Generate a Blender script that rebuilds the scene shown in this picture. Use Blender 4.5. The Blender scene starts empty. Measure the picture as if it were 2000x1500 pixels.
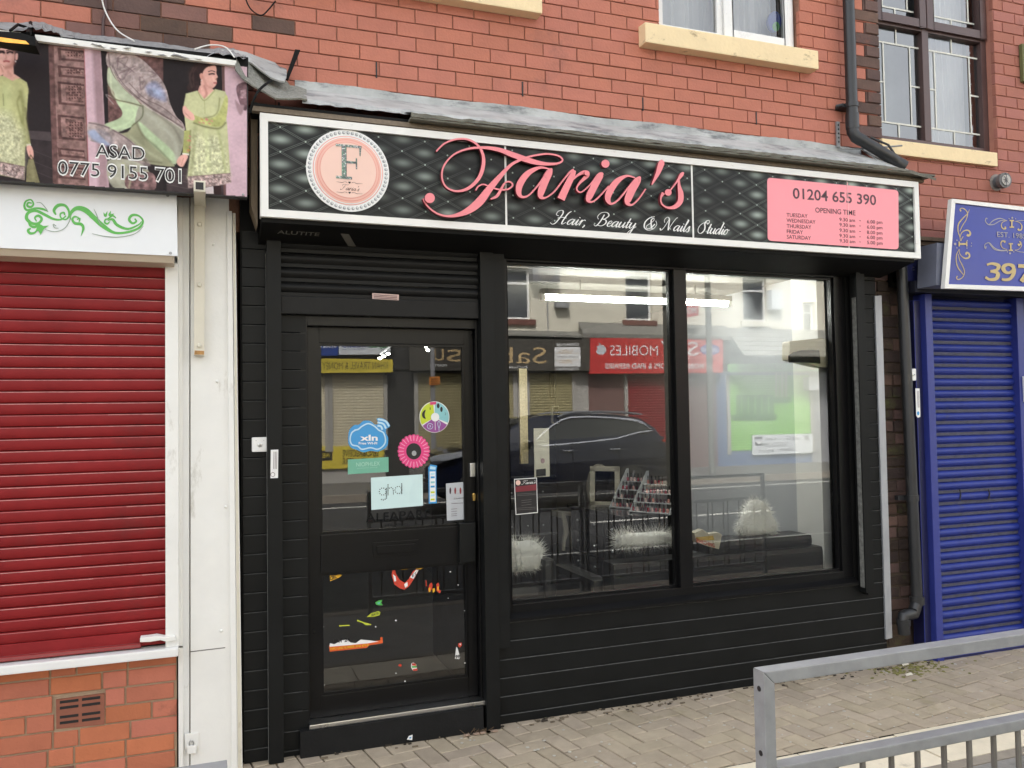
import bpy, bmesh, math, random
from mathutils import Vector, Matrix
random.seed(7)
sc = bpy.context.scene
col = sc.collection
# ------------------------------------------------------------------ camera
YAW, PITCH, ROLL = math.radians(20.2), math.radians(2.07), math.radians(.94)
FPX = 1618.0
CAM = Vector((0, -4.3, 1.68))
fwd = Vector((math.sin(YAW)*math.cos(PITCH), math.cos(YAW)*math.cos(PITCH), math.sin(PITCH)))
rgt0 = Vector((math.cos(YAW), -math.sin(YAW), 0)); up0 = rgt0.cross(fwd)
RGT = rgt0*math.cos(ROLL) - up0*math.sin(ROLL)
UPV = up0*math.cos(ROLL) + rgt0*math.sin(ROLL)
cd = bpy.data.cameras.new('camera'); cam = bpy.data.objects.new('camera', cd); col.objects.link(cam)
cd.sensor_width = 36; cd.lens = FPX/2000*36; cd.clip_start = .05; cd.clip_end = 500
M4 = Matrix.Identity(4)
for i, a in enumerate((RGT, UPV, -fwd)):
    for j in range(3): M4[j][i] = a[j]
for j in range(3): M4[j][3] = CAM[j]
cam.matrix_world = M4
sc.camera = cam
# ------------------------------------------------------------------ sky, sun, exposure
SUN_EL, SUN_AZ = math.radians(52), math.radians(-25)     # sun stands behind the terrace, over the roofs
sd = Vector((math.sin(SUN_AZ)*math.cos(SUN_EL), math.cos(SUN_AZ)*math.cos(SUN_EL), math.sin(SUN_EL)))
w = bpy.data.worlds.new('World'); sc.world = w; w.use_nodes = True
nt = w.node_tree; N = nt.nodes; L = nt.links
bg = N['Background']
sky = N.new('ShaderNodeTexSky'); sky.sky_type = 'NISHITA'; sky.sun_disc = False
sky.sun_elevation = SUN_EL; sky.sun_rotation = SUN_AZ
sky.air_density = 1.2; sky.dust_density = 4.0
hs = N.new('ShaderNodeHueSaturation'); hs.inputs['Saturation'].default_value = .22
L.new(sky.outputs[0], hs.inputs['Color'])
tc = N.new('ShaderNodeTexCoord'); nz = N.new('ShaderNodeTexNoise'); nz.inputs['Scale'].default_value = 2.2; nz.inputs['Detail'].default_value = 6
mr = N.new('ShaderNodeMapRange'); mr.inputs['From Min'].default_value = .35; mr.inputs['From Max'].default_value = .7
mr.inputs['To Min'].default_value = .8; mr.inputs['To Max'].default_value = 1.75
mx = N.new('ShaderNodeMix'); mx.data_type = 'RGBA'; mx.blend_type = 'MULTIPLY'; mx.inputs['Factor'].default_value = 1
L.new(tc.outputs['Generated'], nz.inputs['Vector']); L.new(nz.outputs['Fac'], mr.inputs['Value'])
L.new(hs.outputs[0], mx.inputs['A']); L.new(mr.outputs[0], mx.inputs['B']); L.new(mx.outputs['Result'], bg.inputs['Color'])
bg.inputs['Strength'].default_value = .15
sl = bpy.data.lights.new('sun', 'SUN'); sl.energy = 5.0; sl.angle = math.radians(8); sl.color = (1, .975, .94)
so = bpy.data.objects.new('sun', sl); col.objects.link(so); so.rotation_euler = (-sd).to_track_quat('-Z', 'Y').to_euler(); so.location = sd*40
sc.view_settings.view_transform = 'Standard'; sc.view_settings.look = 'None'; sc.view_settings.gamma = 1
sc.view_settings.exposure = 1.67
sc.render.engine = 'CYCLES'
cy = sc.cycles; cy.max_bounces = 10; cy.diffuse_bounces = 4; cy.glossy_bounces = 5; cy.transparent_max_bounces = 24; cy.transmission_bounces = 6
cy.use_denoising = True; cy.caustics_reflective = False; cy.caustics_refractive = False; cy.sample_clamp_indirect = 6
# ------------------------------------------------------------------ helpers
GY = .075                                   # plane of the shop glass
def at(px, py, Y):
    d = fwd + RGT*((px-1000)/FPX) + UPV*((750-py)/FPX)
    return CAM + d*((Y-CAM.y)/d.y)
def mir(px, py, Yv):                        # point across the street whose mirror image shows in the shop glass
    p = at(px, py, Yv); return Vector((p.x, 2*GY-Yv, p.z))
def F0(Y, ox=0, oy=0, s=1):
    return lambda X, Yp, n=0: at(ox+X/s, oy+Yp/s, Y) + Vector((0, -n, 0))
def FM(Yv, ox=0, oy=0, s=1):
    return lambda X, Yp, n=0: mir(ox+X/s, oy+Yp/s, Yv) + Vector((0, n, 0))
def lin(c): c /= 255; return c/12.92 if c <= .04045 else ((c+.055)/1.055)**2.4
def S(r, g, b, k=.84): return (min(.92, lin(r)*k), min(.92, lin(g)*k), min(.92, lin(b)*k), 1)
MC = {}
def mk(name, rgb, rough=.5, k=.84, metal=0, var=.1, vs=5, isl=0, bump=0, bs=60, dirt=None, spec=.5, coat=0, emit=0, rv=.1, stretch=None):
    if name in MC: return MC[name]
    m = bpy.data.materials.new(name); m.use_nodes = True; MC[name] = m
    nt = m.node_tree; N = nt.nodes; L = nt.links; p = N['Principled BSDF']
    c = S(*rgb, k); tc = N.new('ShaderNodeTexCoord'); src = tc.outputs['Object']
    if stretch:
        mp = N.new('ShaderNodeMapping'); mp.inputs['Scale'].default_value = stretch; L.new(src, mp.inputs['Vector']); src = mp.outputs[0]
    n1 = N.new('ShaderNodeTexNoise'); n1.inputs['Scale'].default_value = vs; n1.inputs['Detail'].default_value = 6; n1.inputs['Roughness'].default_value = .65
    L.new(src, n1.inputs['Vector'])
    r1 = N.new('ShaderNodeMapRange'); r1.inputs['From Min'].default_value = .3; r1.inputs['From Max'].default_value = .7
    r1.inputs['To Min'].default_value = 1-var; r1.inputs['To Max'].default_value = 1+var; L.new(n1.outputs['Fac'], r1.inputs['Value'])
    val = r1.outputs[0]
    h = N.new('ShaderNodeHueSaturation'); h.inputs['Color'].default_value = c
    if isl:
        g = N.new('ShaderNodeNewGeometry')
        r2 = N.new('ShaderNodeMapRange'); r2.inputs['To Min'].default_value = 1-isl; r2.inputs['To Max'].default_value = 1+isl; L.new(g.outputs['Random Per Island'], r2.inputs['Value'])
        mm = N.new('ShaderNodeMath'); mm.operation = 'MULTIPLY'; L.new(val, mm.inputs[0]); L.new(r2.outputs[0], mm.inputs[1]); val = mm.outputs[0]
        wn = N.new('ShaderNodeTexWhiteNoise'); wn.noise_dimensions = '1D'; L.new(g.outputs['Random Per Island'], wn.inputs['W'])
        r3 = N.new('ShaderNodeMapRange'); r3.inputs['To Min'].default_value = .5-isl*.06; r3.inputs['To Max'].default_value = .5+isl*.06; L.new(wn.outputs['Value'], r3.inputs['Value']); L.new(r3.outputs[0], h.inputs['Hue'])
        r4 = N.new('ShaderNodeMapRange'); r4.inputs['To Min'].default_value = 1-isl*.7; r4.inputs['To Max'].default_value = 1+isl*.3; L.new(wn.outputs['Value'], r4.inputs['Value']); L.new(r4.outputs[0], h.inputs['Saturation'])
    L.new(val, h.inputs['Value']); out = h.outputs[0]
    if dirt:
        dc, amt, ds = dirt[:3]
        n2 = N.new('ShaderNodeTexNoise'); n2.inputs['Scale'].default_value = ds; n2.inputs['Detail'].default_value = 8; n2.inputs['Roughness'].default_value = .7
        mp2 = N.new('ShaderNodeMapping'); mp2.inputs['Location'].default_value = (3.1, 7.7, 1.3)
        if len(dirt) > 3: mp2.inputs['Scale'].default_value = dirt[3]
        L.new(tc.outputs['Object'], mp2.inputs['Vector']); L.new(mp2.outputs[0], n2.inputs['Vector'])
        r5 = N.new('ShaderNodeMapRange'); r5.inputs['From Min'].default_value = .74-amt*.35; r5.inputs['From Max'].default_value = .86-amt*.25; L.new(n2.outputs['Fac'], r5.inputs['Value'])
        mx = N.new('ShaderNodeMix'); mx.data_type = 'RGBA'; L.new(r5.outputs[0], mx.inputs['Factor']); L.new(out, mx.inputs['A']); mx.inputs['B'].default_value = S(*dc, k); out = mx.outputs['Result']
    L.new(out, p.inputs['Base Color'])
    r6 = N.new('ShaderNodeMapRange'); r6.inputs['To Min'].default_value = max(.02, rough-rv); r6.inputs['To Max'].default_value = min(1, rough+rv); L.new(n1.outputs['Fac'], r6.inputs['Value']); L.new(r6.outputs[0], p.inputs['Roughness'])
    p.inputs['Metallic'].default_value = metal; p.inputs['Specular IOR Level'].default_value = spec; p.inputs['Coat Weight'].default_value = coat
    if bump:
        n3 = N.new('ShaderNodeTexNoise'); n3.inputs['Scale'].default_value = bs; n3.inputs['Detail'].default_value = 5; L.new(src, n3.inputs['Vector'])
        b = N.new('ShaderNodeBump'); b.inputs['Strength'].default_value = bump; b.inputs['Distance'].default_value = .006; L.new(n3.outputs['Fac'], b.inputs['Height']); L.new(b.outputs[0], p.inputs['Normal'])
    if emit:
        p.inputs['Emission Color'].default_value = c; p.inputs['Emission Strength'].default_value = emit
    return m
def mk_glass(name, refl=2.6, base=.03, tint=(.92, .95, .93), rough=0):
    m = bpy.data.materials.new(name); m.use_nodes = True; nt = m.node_tree; N = nt.nodes; L = nt.links
    N.remove(N['Principled BSDF']); o = N['Material Output']
    t = N.new('ShaderNodeBsdfTransparent'); t.inputs['Color'].default_value = (*tint, 1)
    g = N.new('ShaderNodeBsdfGlossy'); g.inputs['Roughness'].default_value = rough
    f = N.new('ShaderNodeFresnel'); f.inputs['IOR'].default_value = 1.5
    a = N.new('ShaderNodeMath'); a.operation = 'MULTIPLY_ADD'; a.inputs[1].default_value = refl; a.inputs[2].default_value = base; a.use_clamp = True
    x = N.new('ShaderNodeMixShader'); L.new(f.outputs[0], a.inputs[0]); L.new(a.outputs[0], x.inputs[0]); L.new(t.outputs[0], x.inputs[1]); L.new(g.outputs[0], x.inputs[2]); L.new(x.outputs[0], o.inputs[0])
    return m
class B:
    def __init__(s): s.v = []; s.f = []; s.mi = []; s.mats = []; s.sm = []
    def m(s, mat):
        if mat not in s.mats: s.mats.append(mat)
        return s.mats.index(mat)
    def add(s, vs, fs, mat, smooth=False):
        o = len(s.v); s.v += [Vector(v) for v in vs]; k = s.m(mat)
        for f in fs: s.f.append([o+i for i in f]); s.mi.append(k); s.sm.append(smooth)
    def box(s, x0, x1, y0, y1, z0, z1, mat, ch=0):
        if ch:
            c = min(ch, abs(x1-x0)*.45, abs(z1-z0)*.45)
            vs = [(x0, y0+c, z0), (x1, y0+c, z0), (x1, y0+c, z1), (x0, y0+c, z1), (x0+c, y0, z0+c), (x1-c, y0, z0+c), (x1-c, y0, z1-c), (x0+c, y0, z1-c), (x0, y1, z0), (x1, y1, z0), (x1, y1, z1), (x0, y1, z1)]
            fs = [(4, 5, 6, 7), (0, 1, 5, 4), (1, 2, 6, 5), (2, 3, 7, 6), (3, 0, 4, 7), (8, 9, 1, 0), (9, 10, 2, 1), (10, 11, 3, 2), (11, 8, 0, 3), (11, 10, 9, 8)]
            s.add(vs, fs, mat); return
        vs = [(x, y, z) for x in (x0, x1) for y in (y0, y1) for z in (z0, z1)]
        s.add(vs, [(0, 1, 3, 2), (4, 6, 7, 5), (0, 4, 5, 1), (2, 3, 7, 6), (0, 2, 6, 4), (1, 5, 7, 3)], mat)
    def obox(s, c, u, v, n, du, dv, dn, mat):
        c = Vector(c); vs = [c+u*(a*du)+v*(b*dv)+n*(e*dn) for a in (-1, 1) for b in (-1, 1) for e in (-1, 1)]
        s.add(vs, [(0, 1, 3, 2), (4, 6, 7, 5), (0, 4, 5, 1), (2, 3, 7, 6), (0, 2, 6, 4), (1, 5, 7, 3)], mat)
    def prism(s, pts, dv, mat, smooth=False):
        n = len(pts); dv = Vector(dv); a = [Vector(p) for p in pts]
        s.add(a+[p+dv for p in a], [tuple(range(n)), tuple(range(2*n-1, n-1, -1))]+[(i, n+i, n+(i+1) % n, (i+1) % n) for i in range(n)], mat, smooth)
    def poly(s, pts, mat): s.add(pts, [tuple(range(len(pts)))], mat)
    def plate(s, cv, pts, t, mat, n=0):         # outline traced on a plane, given real thickness t
        q = [cv(x, y, n) for x, y in pts]; d = cv(0, 0, 1)-cv(0, 0, 0); s.prism(q, -d*t, mat)
    def art(s, cv, pts, mat, n=.001): s.poly([cv(x, y, n) for x, y in pts], mat)
    def tube(s, pts, r, mat, n=8, rs=None, closed=False, caps=True):
        pts = [Vector(p) for p in pts]; N_ = len(pts); o = []; ref = None
        for i, p in enumerate(pts):
            a = pts[(i-1) % N_] if (i > 0 or closed) else p; b = pts[(i+1) % N_] if (i < N_-1 or closed) else p
            t = (b-a); t = t.normalized() if t.length > 1e-9 else Vector((0, 0, 1))
            if ref is None: ref = Vector((0, 0, 1)) if abs(t.z) < .9 else Vector((1, 0, 0))
            u = ref-t*ref.dot(t); u = u.normalized() if u.length > 1e-6 else t.orthogonal().normalized(); ref = u; v = t.cross(u)
            R_ = rs[i] if rs else r
            o += [p+u*(R_*math.cos(2*math.pi*k/n))+v*(R_*math.sin(2*math.pi*k/n)) for k in range(n)]
        fs = []
        for i in range(N_ if closed else N_-1):
            j = (i+1) % N_
            for k in range(n): fs.append((i*n+k, i*n+(k+1) % n, j*n+(k+1) % n, j*n+k))
        if caps and not closed: fs += [tuple(range(n-1, -1, -1)), tuple(range((N_-1)*n, N_*n))]
        s.add(o, fs, mat, True)
    def lathe(s, c, axis, prof, mat, n=24, caps=True):   # prof: (radius, distance along axis)
        axis = Vector(axis).normalized(); s.tube([Vector(c)+axis*d for r, d in prof], 0, mat, n, rs=[max(r, 1e-4) for r, d in prof], caps=caps)
    def ball(s, c, rx, ry, rz, mat, n=12, m=8):
        c = Vector(c); vs = [c+Vector((0, 0, rz))]
        for i in range(1, m):
            a = math.pi*i/m
            vs += [c+Vector((rx*math.sin(a)*math.cos(2*math.pi*k/n), ry*math.sin(a)*math.sin(2*math.pi*k/n), rz*math.cos(a))) for k in range(n)]
        vs.append(c-Vector((0, 0, rz))); fs = [(0, 1+k, 1+(k+1) % n) for k in range(n)]
        for i in range(m-2):
            for k in range(n): fs.append((1+i*n+k, 1+(i+1)*n+k, 1+(i+1)*n+(k+1) % n, 1+i*n+(k+1) % n))
        e = len(vs)-1; fs += [(e, 1+(m-2)*n+(k+1) % n, 1+(m-2)*n+k) for k in range(n)]
        s.add(vs, fs, mat, True)
    def extr(s, prof, ax, a0, a1, mat):          # profile of the other two coordinates swept along an axis
        mkp = {'x': lambda p, a: (a, p[0], p[1]), 'y': lambda p, a: (p[0], a, p[1]), 'z': lambda p, a: (p[0], p[1], a)}[ax]
        q = [Vector(mkp(p, a0)) for p in prof]; s.prism(q, Vector(mkp(prof[0], a1))-q[0], mat)
    def ribbon(s, cv, pts, mat, thick=0, n=.001, dn=.0015, w=None, sub=8):
        P = spline(pts if w is None else [(x, y, w) for x, y in pts], sub)
        d = cv(0, 0, 1)-cv(0, 0, 0); a = []; m_ = len(P)
        for i, (x, y, ww) in enumerate(P):
            x0, y0 = P[max(0, i-1)][:2]; x1, y1 = P[min(m_-1, i+1)][:2]; l = math.hypot(x1-x0, y1-y0) or 1
            nx, ny = -(y1-y0)/l*ww/2, (x1-x0)/l*ww/2; nn = n+dn*i/m_
            a += [cv(x+nx, y+ny, nn), cv(x-nx, y-ny, nn)]
        fs = [(2*i, 2*i+1, 2*i+3, 2*i+2) for i in range(m_-1)]
        if thick:
            k = len(a); a += [p-d*thick for p in a]
            fs += [(k+2*i+2, k+2*i+3, k+2*i+1, k+2*i) for i in range(m_-1)]
            fs += [(2*i, 2*i+2, k+2*i+2, k+2*i) for i in range(m_-1)]+[(2*i+3, 2*i+1, k+2*i+1, k+2*i+3) for i in range(m_-1)]
            fs += [(0, k, k+1, 1), (2*m_-2, 2*m_-1, k+2*m_-1, k+2*m_-2)]
        s.add(a, fs, mat)
    def disc(s, cv, x, y, rx, ry, mat, thick=0, n=.001, seg=28):
        pts = [(x+rx*math.cos(2*math.pi*k/seg), y+ry*math.sin(2*math.pi*k/seg)) for k in range(seg)]
        if thick: s.plate(cv, pts, thick, mat, n)
        else: s.art(cv, pts, mat, n)
    def build(s, name, parent=None, bevel=0, loc=None, angle=None):
        if loc is None: loc = parent.matrix_world.translation.copy() if parent else Vector((sum(v.x for v in s.v)/len(s.v), sum(v.y for v in s.v)/len(s.v), min(v.z for v in s.v)))
        L0 = Vector(LOC[parent.name] if parent else loc)
        me = bpy.data.meshes.new(name); me.from_pydata([v-L0 for v in s.v], [], s.f)
        for m_ in s.mats: me.materials.append(m_)
        for p, k, q in zip(me.polygons, s.mi, s.sm): p.material_index = k; p.use_smooth = q
        if bevel:
            bm = bmesh.new(); bm.from_mesh(me); bmesh.ops.remove_doubles(bm, verts=bm.verts, dist=1e-5)
            ed = [e for e in bm.edges if len(e.link_faces) == 2 and e.calc_face_angle(0) > .6]
            bmesh.ops.bevel(bm, geom=ed, offset=bevel, segments=2, profile=.7, affect='EDGES', clamp_overlap=True); bm.to_mesh(me); bm.free()
        me.update()
        if any(s.sm): me.set_sharp_from_angle(angle=math.radians(38 if angle is None else angle))
        o = bpy.data.objects.new(name, me); col.objects.link(o)
        if parent: o.parent = parent; LOC[o.name] = L0
        else: o.location = L0; LOC[o.name] = L0
        return o
LOC = {}
def spline(P, sub):
    if len(P) < 3 or sub < 2: return list(P)
    out = []
    for i in range(len(P)-1):
        p0 = P[max(0, i-1)]; p1 = P[i]; p2 = P[i+1]; p3 = P[min(len(P)-1, i+2)]
        for k in range(sub):
            t = k/sub
            out.append(tuple(.5*(2*b+(c-a)*t+(2*a-5*b+4*c-d)*t*t+(3*b-a-3*c+d)*t**3) for a, b, c, d in zip(p0, p1, p2, p3)))
    out.append(tuple(P[-1])); return out
def tag(o, label=None, cat=None, group=None, kind=None):
    if label: o['label'] = label
    if cat: o['category'] = cat
    if group: o['group'] = group
    if kind: o['kind'] = kind
    return o
def thing(name, label, cat, loc, group=None):
    o = bpy.data.objects.new(name, None); col.objects.link(o); o.location = loc; o.empty_display_size = .1; LOC[o.name] = Vector(loc)
    return tag(o, label, cat, group)
TX = {}
def tmesh(s, bold):
    if (s, bold) in TX: return TX[(s, bold)]
    cu = bpy.data.curves.new('t', 'FONT'); cu.body = s; cu.size = 1; cu.offset = bold; cu.resolution_u = 3
    o = bpy.data.objects.new('t', cu); col.objects.link(o); bpy.context.view_layer.update()
    me = bpy.data.meshes.new_from_object(o.evaluated_get(bpy.context.evaluated_depsgraph_get()))
    r = ([v.co.copy() for v in me.vertices], [tuple(p.vertices) for p in me.polygons])
    bpy.data.objects.remove(o); bpy.data.curves.remove(cu); bpy.data.meshes.remove(me)
    TX[(s, bold)] = r; return r
def capH(bold=0):
    v = tmesh('H', 0)[0]; return max(p.y for p in v)
def text(b, s, cv, p0, p1, h, mat, n=.0015, bold=0, shear=0):   # lettering from p0 to p1 along its baseline, capital height h
    v, f = tmesh(s, bold)
    if not v: return
    x0 = min(p.x for p in v); x1 = max(p.x for p in v); H = capH()
    a = cv(*p0, n); u = cv(*p1, n)-a; hv = cv(p0[0], p0[1]-h, n)-a; hv = Vector((0, 0, hv.length if hv.z > 0 else -hv.length))
    b.add([a+u*((p.x-x0)/(x1-x0)+shear*p.y/H)+hv*(p.y/H) for p in v], f, mat)
# ------------------------------------------------------------------ materials
brick = mk('brick_red', (196, 125, 105), .78, var=.07, vs=7, isl=.035, bump=.4, bs=70, dirt=((152, 104, 94), .5, 1.8), spec=.3)
brick2 = mk('brick_pinkish', (178, 116, 102), .8, var=.06, vs=8, isl=.06, spec=.3, bump=.3, bs=80, dirt=((140, 95, 85), .4, 4))
brickd = mk('brick_sooty', (102, 78, 70), .85, var=.25, vs=7, isl=.22, bump=.4, bs=70, dirt=((140, 85, 70), .4, 5))
brickm = mk('brick_smoky', (132, 92, 80), .8, var=.15, vs=8, isl=.15, bump=.35, bs=80, dirt=((84, 66, 60), .5, 4))
bricko = mk('brick_orange', (198, 118, 88), .7, var=.08, vs=8, isl=.1, spec=.3, bump=.25, bs=80, dirt=((110, 75, 60), .35, 4))
mossb = mk('brick_mossy', (70, 55, 48), .9, var=.3, vs=9, isl=.25, bump=.6, bs=50, dirt=((88, 92, 50), .6, 6))
mort = mk('mortar', (158, 116, 96), .95, var=.2, vs=14, bump=.4, bs=120, dirt=((84, 58, 48), .6, 4))
mort2 = mk('mortar_pink', (192, 132, 114), .95, var=.1, vs=14, bump=.3, bs=120)
mortd = mk('mortar_dark', (88, 74, 62), .95, var=.25, vs=12, bump=.4, bs=90)
sillm = mk('cream_stone_paint', (252, 228, 182), .7, var=.05, vs=6, bump=.35, bs=40, dirt=((110, 85, 60), .42, 7, (1, 1, 2)))
black = mk('black_cladding', (27, 28, 28), .42, var=.15, vs=5, bump=.05, bs=200, dirt=((46, 46, 45), .2, 6, (1, 1, .5)), rv=.12, spec=.14)
lit_dust = mk('lit_dusty_edge', (72, 72, 70), .8, var=.5, vs=25)  # pale tone stands for sky light caught on groove ledges, with dust
blackg = mk('black_gloss_frame', (18, 18, 19), .3, var=.1, vs=4, rv=.08, spec=.22)
blackm = mk('black_matt', (20, 20, 20), .6, var=.2, vs=6, spec=.15)
worn = mk('worn_edge', (120, 120, 116), .6, var=.5, vs=40)
shutb = mk('black_shutter', (28, 28, 28), .45, var=.25, vs=9, bump=.12, bs=120, dirt=((70, 66, 62), .22, 24, (1, 1, 4)), spec=.18)
alu = mk('white_aluminium', (246, 245, 240), .4, var=.04, vs=6, dirt=((150, 135, 110), .3, 9, (1, 1, 6)))
galv = mk('galvanised_steel', (150, 152, 154), .45, metal=.35, k=1, var=.12, vs=18, bump=.05, bs=60, dirt=((186, 186, 184), .3, 40), rv=.12)
steel = mk('steel', (190, 192, 194), .3, metal=1, k=1, var=.1)
whitep = mk('white_paint', (246, 245, 240), .5, var=.05, vs=3, bump=.12, bs=60, dirt=((176, 170, 156), .36, 5, (1, 1, .35)))
creamp = mk('cream_paint', (228, 222, 204), .55, var=.06, vs=4, bump=.12, bs=50, dirt=((140, 118, 88), .3, 7, (1, 1, .5)))
whites = mk('white_sign', (244, 247, 250), .35, var=.02)
upvc = mk('white_upvc', (244, 244, 242), .3, var=.03, dirt=((170, 165, 155), .22, 8))
redsh = mk('red_shutter', (142, 37, 40), .5, var=.16, vs=3, bump=.05, bs=120, dirt=((116, 46, 46), .5, 1.7), rv=.1, spec=.22)
redsh2 = mk('red_shutter_edge', (196, 138, 132), .6, var=.4, vs=30)
bluesh = mk('blue_shutter', (38, 54, 138), .4, var=.16, vs=5, bump=.08, bs=120, dirt=((64, 66, 100), .42, 9), rv=.1, spec=.3)
bluesp = mk('blue_shutter_spatter', (74, 74, 92), .7, var=.35, vs=35, dirt=((40, 44, 100), .5, 14))
bluep = mk('blue_paint', (50, 60, 138), .4, var=.1, vs=4)
navy = mk('navy_paint', (26, 30, 74), .4, var=.15, vs=4)
lead = mk('lead_flashing', (184, 186, 184), .65, metal=.05, var=.25, vs=5, bump=.35, bs=14, dirt=((98, 100, 104), .66, 5, (1, 1, 3)))
felt = mk('roofing_felt', (122, 120, 110), .95, var=.2, vs=12, bump=.8, bs=160, dirt=((205, 200, 188), .26, 9, (1, 3, 1)))
feltd = mk('mineral_felt', (150, 150, 142), .95, var=.35, vs=60, bump=1, bs=220)
wood = mk('weathered_wood', (120, 106, 88), .8, var=.25, vs=6, stretch=(8, 8, 1), bump=.3, bs=30)
plastic = mk('black_downpipe', (44, 45, 47), .36, var=.2, vs=6, dirt=((90, 88, 84), .35, 6, (1, 1, .4)))
brown = mk('brown_frame', (88, 66, 64), .42, var=.1, vs=5)
paving = mk('block_paving', (178, 163, 142), .88, var=.12, vs=10, isl=.09, bump=.5, bs=110, dirt=((146, 136, 104), .4, 2), spec=.25)
jointm = mk('paving_joint', (44, 38, 32), .95, var=.3, vs=30)
flagm = mk('concrete_flag', (234, 221, 196), .85, var=.1, vs=8, isl=.05, bump=.3, bs=90, dirt=((150, 138, 120), .4, 5))
kerbm = mk('kerb_stone', (150, 140, 126), .85, var=.15, vs=12, bump=.4, bs=80)
tarmac = mk('tarmac', (146, 142, 136), .9, var=.15, vs=40, bump=.8, bs=260, dirt=((90, 88, 86), .5, 3))
roadm = mk('road_asphalt', (60, 60, 60), .85, k=.7, var=.15, vs=20, bump=.6, bs=220, dirt=((92, 92, 92), .5, 1.2))
linem = mk('road_paint', (225, 224, 215), .7, var=.12, vs=20)
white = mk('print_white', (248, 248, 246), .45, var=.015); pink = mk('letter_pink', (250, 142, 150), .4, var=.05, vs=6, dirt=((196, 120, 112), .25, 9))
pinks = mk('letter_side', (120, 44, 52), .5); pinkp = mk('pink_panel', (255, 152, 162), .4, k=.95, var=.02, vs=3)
ink = mk('ink_black', (26, 24, 26), .5, var=.05); mauve = mk('ink_mauve', (84, 52, 62), .5, var=.3, vs=30)
glass = mk_glass('shop_glass', 2.8, .02); glassu = mk_glass('upper_glass', 3.2, .03); clear = mk_glass('clear_edge', 0, 0, (1, 1, 1)); glassd = mk_glass('door_glass', 2.1, .015)
lit_dust_faint = mk('lit_dusty_edge_faint', (66, 66, 64), .7, var=.4, vs=25, spec=.2)
# ------------------------------------------------------------------ wall helpers
def cut(iv, holes, z):
    segs = [iv]
    for hx0, hx1, hz0, hz1 in holes:
        hx0 += .004; hx1 -= .004
        if hz0 < z < hz1:
            ns = []
            for a, b in segs:
                if hx1 <= a or hx0 >= b: ns.append((a, b)); continue
                if hx0 > a: ns.append((a, hx0))
                if hx1 < b: ns.append((hx1, b))
            segs = ns
    return segs
def bricks(b, x0, x1, z0, z1, yf, Lb, Hb, j, mat, holes=(), special=None, jit=.0012, bond=.5, headers=0):
    rows = int(round((z1-z0)/Hb))
    for r in range(rows):
        za = z0+r*Hb+j/2; zb = z0+(r+1)*Hb-j/2
        for a, c in cut((x0, x1), holes, (za+zb)/2):
            x = x0-Lb+(Lb*bond if r % 2 else 0)+random.uniform(-.012, .012)
            while x < c:
                l = Lb*(.5 if headers and random.random() < headers else 1)
                xa, xb = max(a, x+j/2), min(c, x+l-j/2); x += l
                if xb-xa < .005: continue
                d = random.uniform(-jit, jit); m_ = special((xa+xb)/2, (za+zb)/2) if special else mat
                b.box(xa, xb, yf+d, yf+.03, za+random.uniform(-jit, jit), zb+random.uniform(-jit, jit), m_ or mat, ch=.0022)
def slab(b, x0, x1, z0, z1, y0, y1, holes, mat):      # wall slab with openings
    xs = sorted({x0, x1, *[h for q in holes for h in q[:2] if x0 < h < x1]})
    for a, c in zip(xs, xs[1:]):
        zs = [(z0, z1)]
        for hx0, hx1, h0, h1 in holes:
            if hx0 < (a+c)/2 < hx1:
                ns = []
                for p, q in zs:
                    if h0 > p: ns.append((p, min(q, h0)))
                    if h1 < q: ns.append((max(p, h1), q))
                zs = ns
        for p, q in zs: b.box(a, c, y0, y1, p, q, mat)
def planks(b, x0, x1, z0, z1, yf, pitch, mat, g=.007):
    z = z1
    while z > z0+.01:
        lo = max(z0, z-pitch)
        b.extr([(yf+.016, lo), (yf+.016, z), (yf+g, z-.001), (yf, z-g), (yf, lo+.002), (yf+.003, lo)], 'x', x0, x1, mat)
        b.add([(x0+.001, yf-.0006, z-g), (x1-.001, yf-.0006, z-g), (x1-.001, yf+g*.55, z-g*.4), (x0+.001, yf+g*.55, z-g*.4)], [(0, 1, 2, 3)], lit_dust if z < .56 and x1 > 3 else lit_dust_faint)  # chamfer strip with caught sky light in its colour, paler on low boards
        z -= pitch
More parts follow.
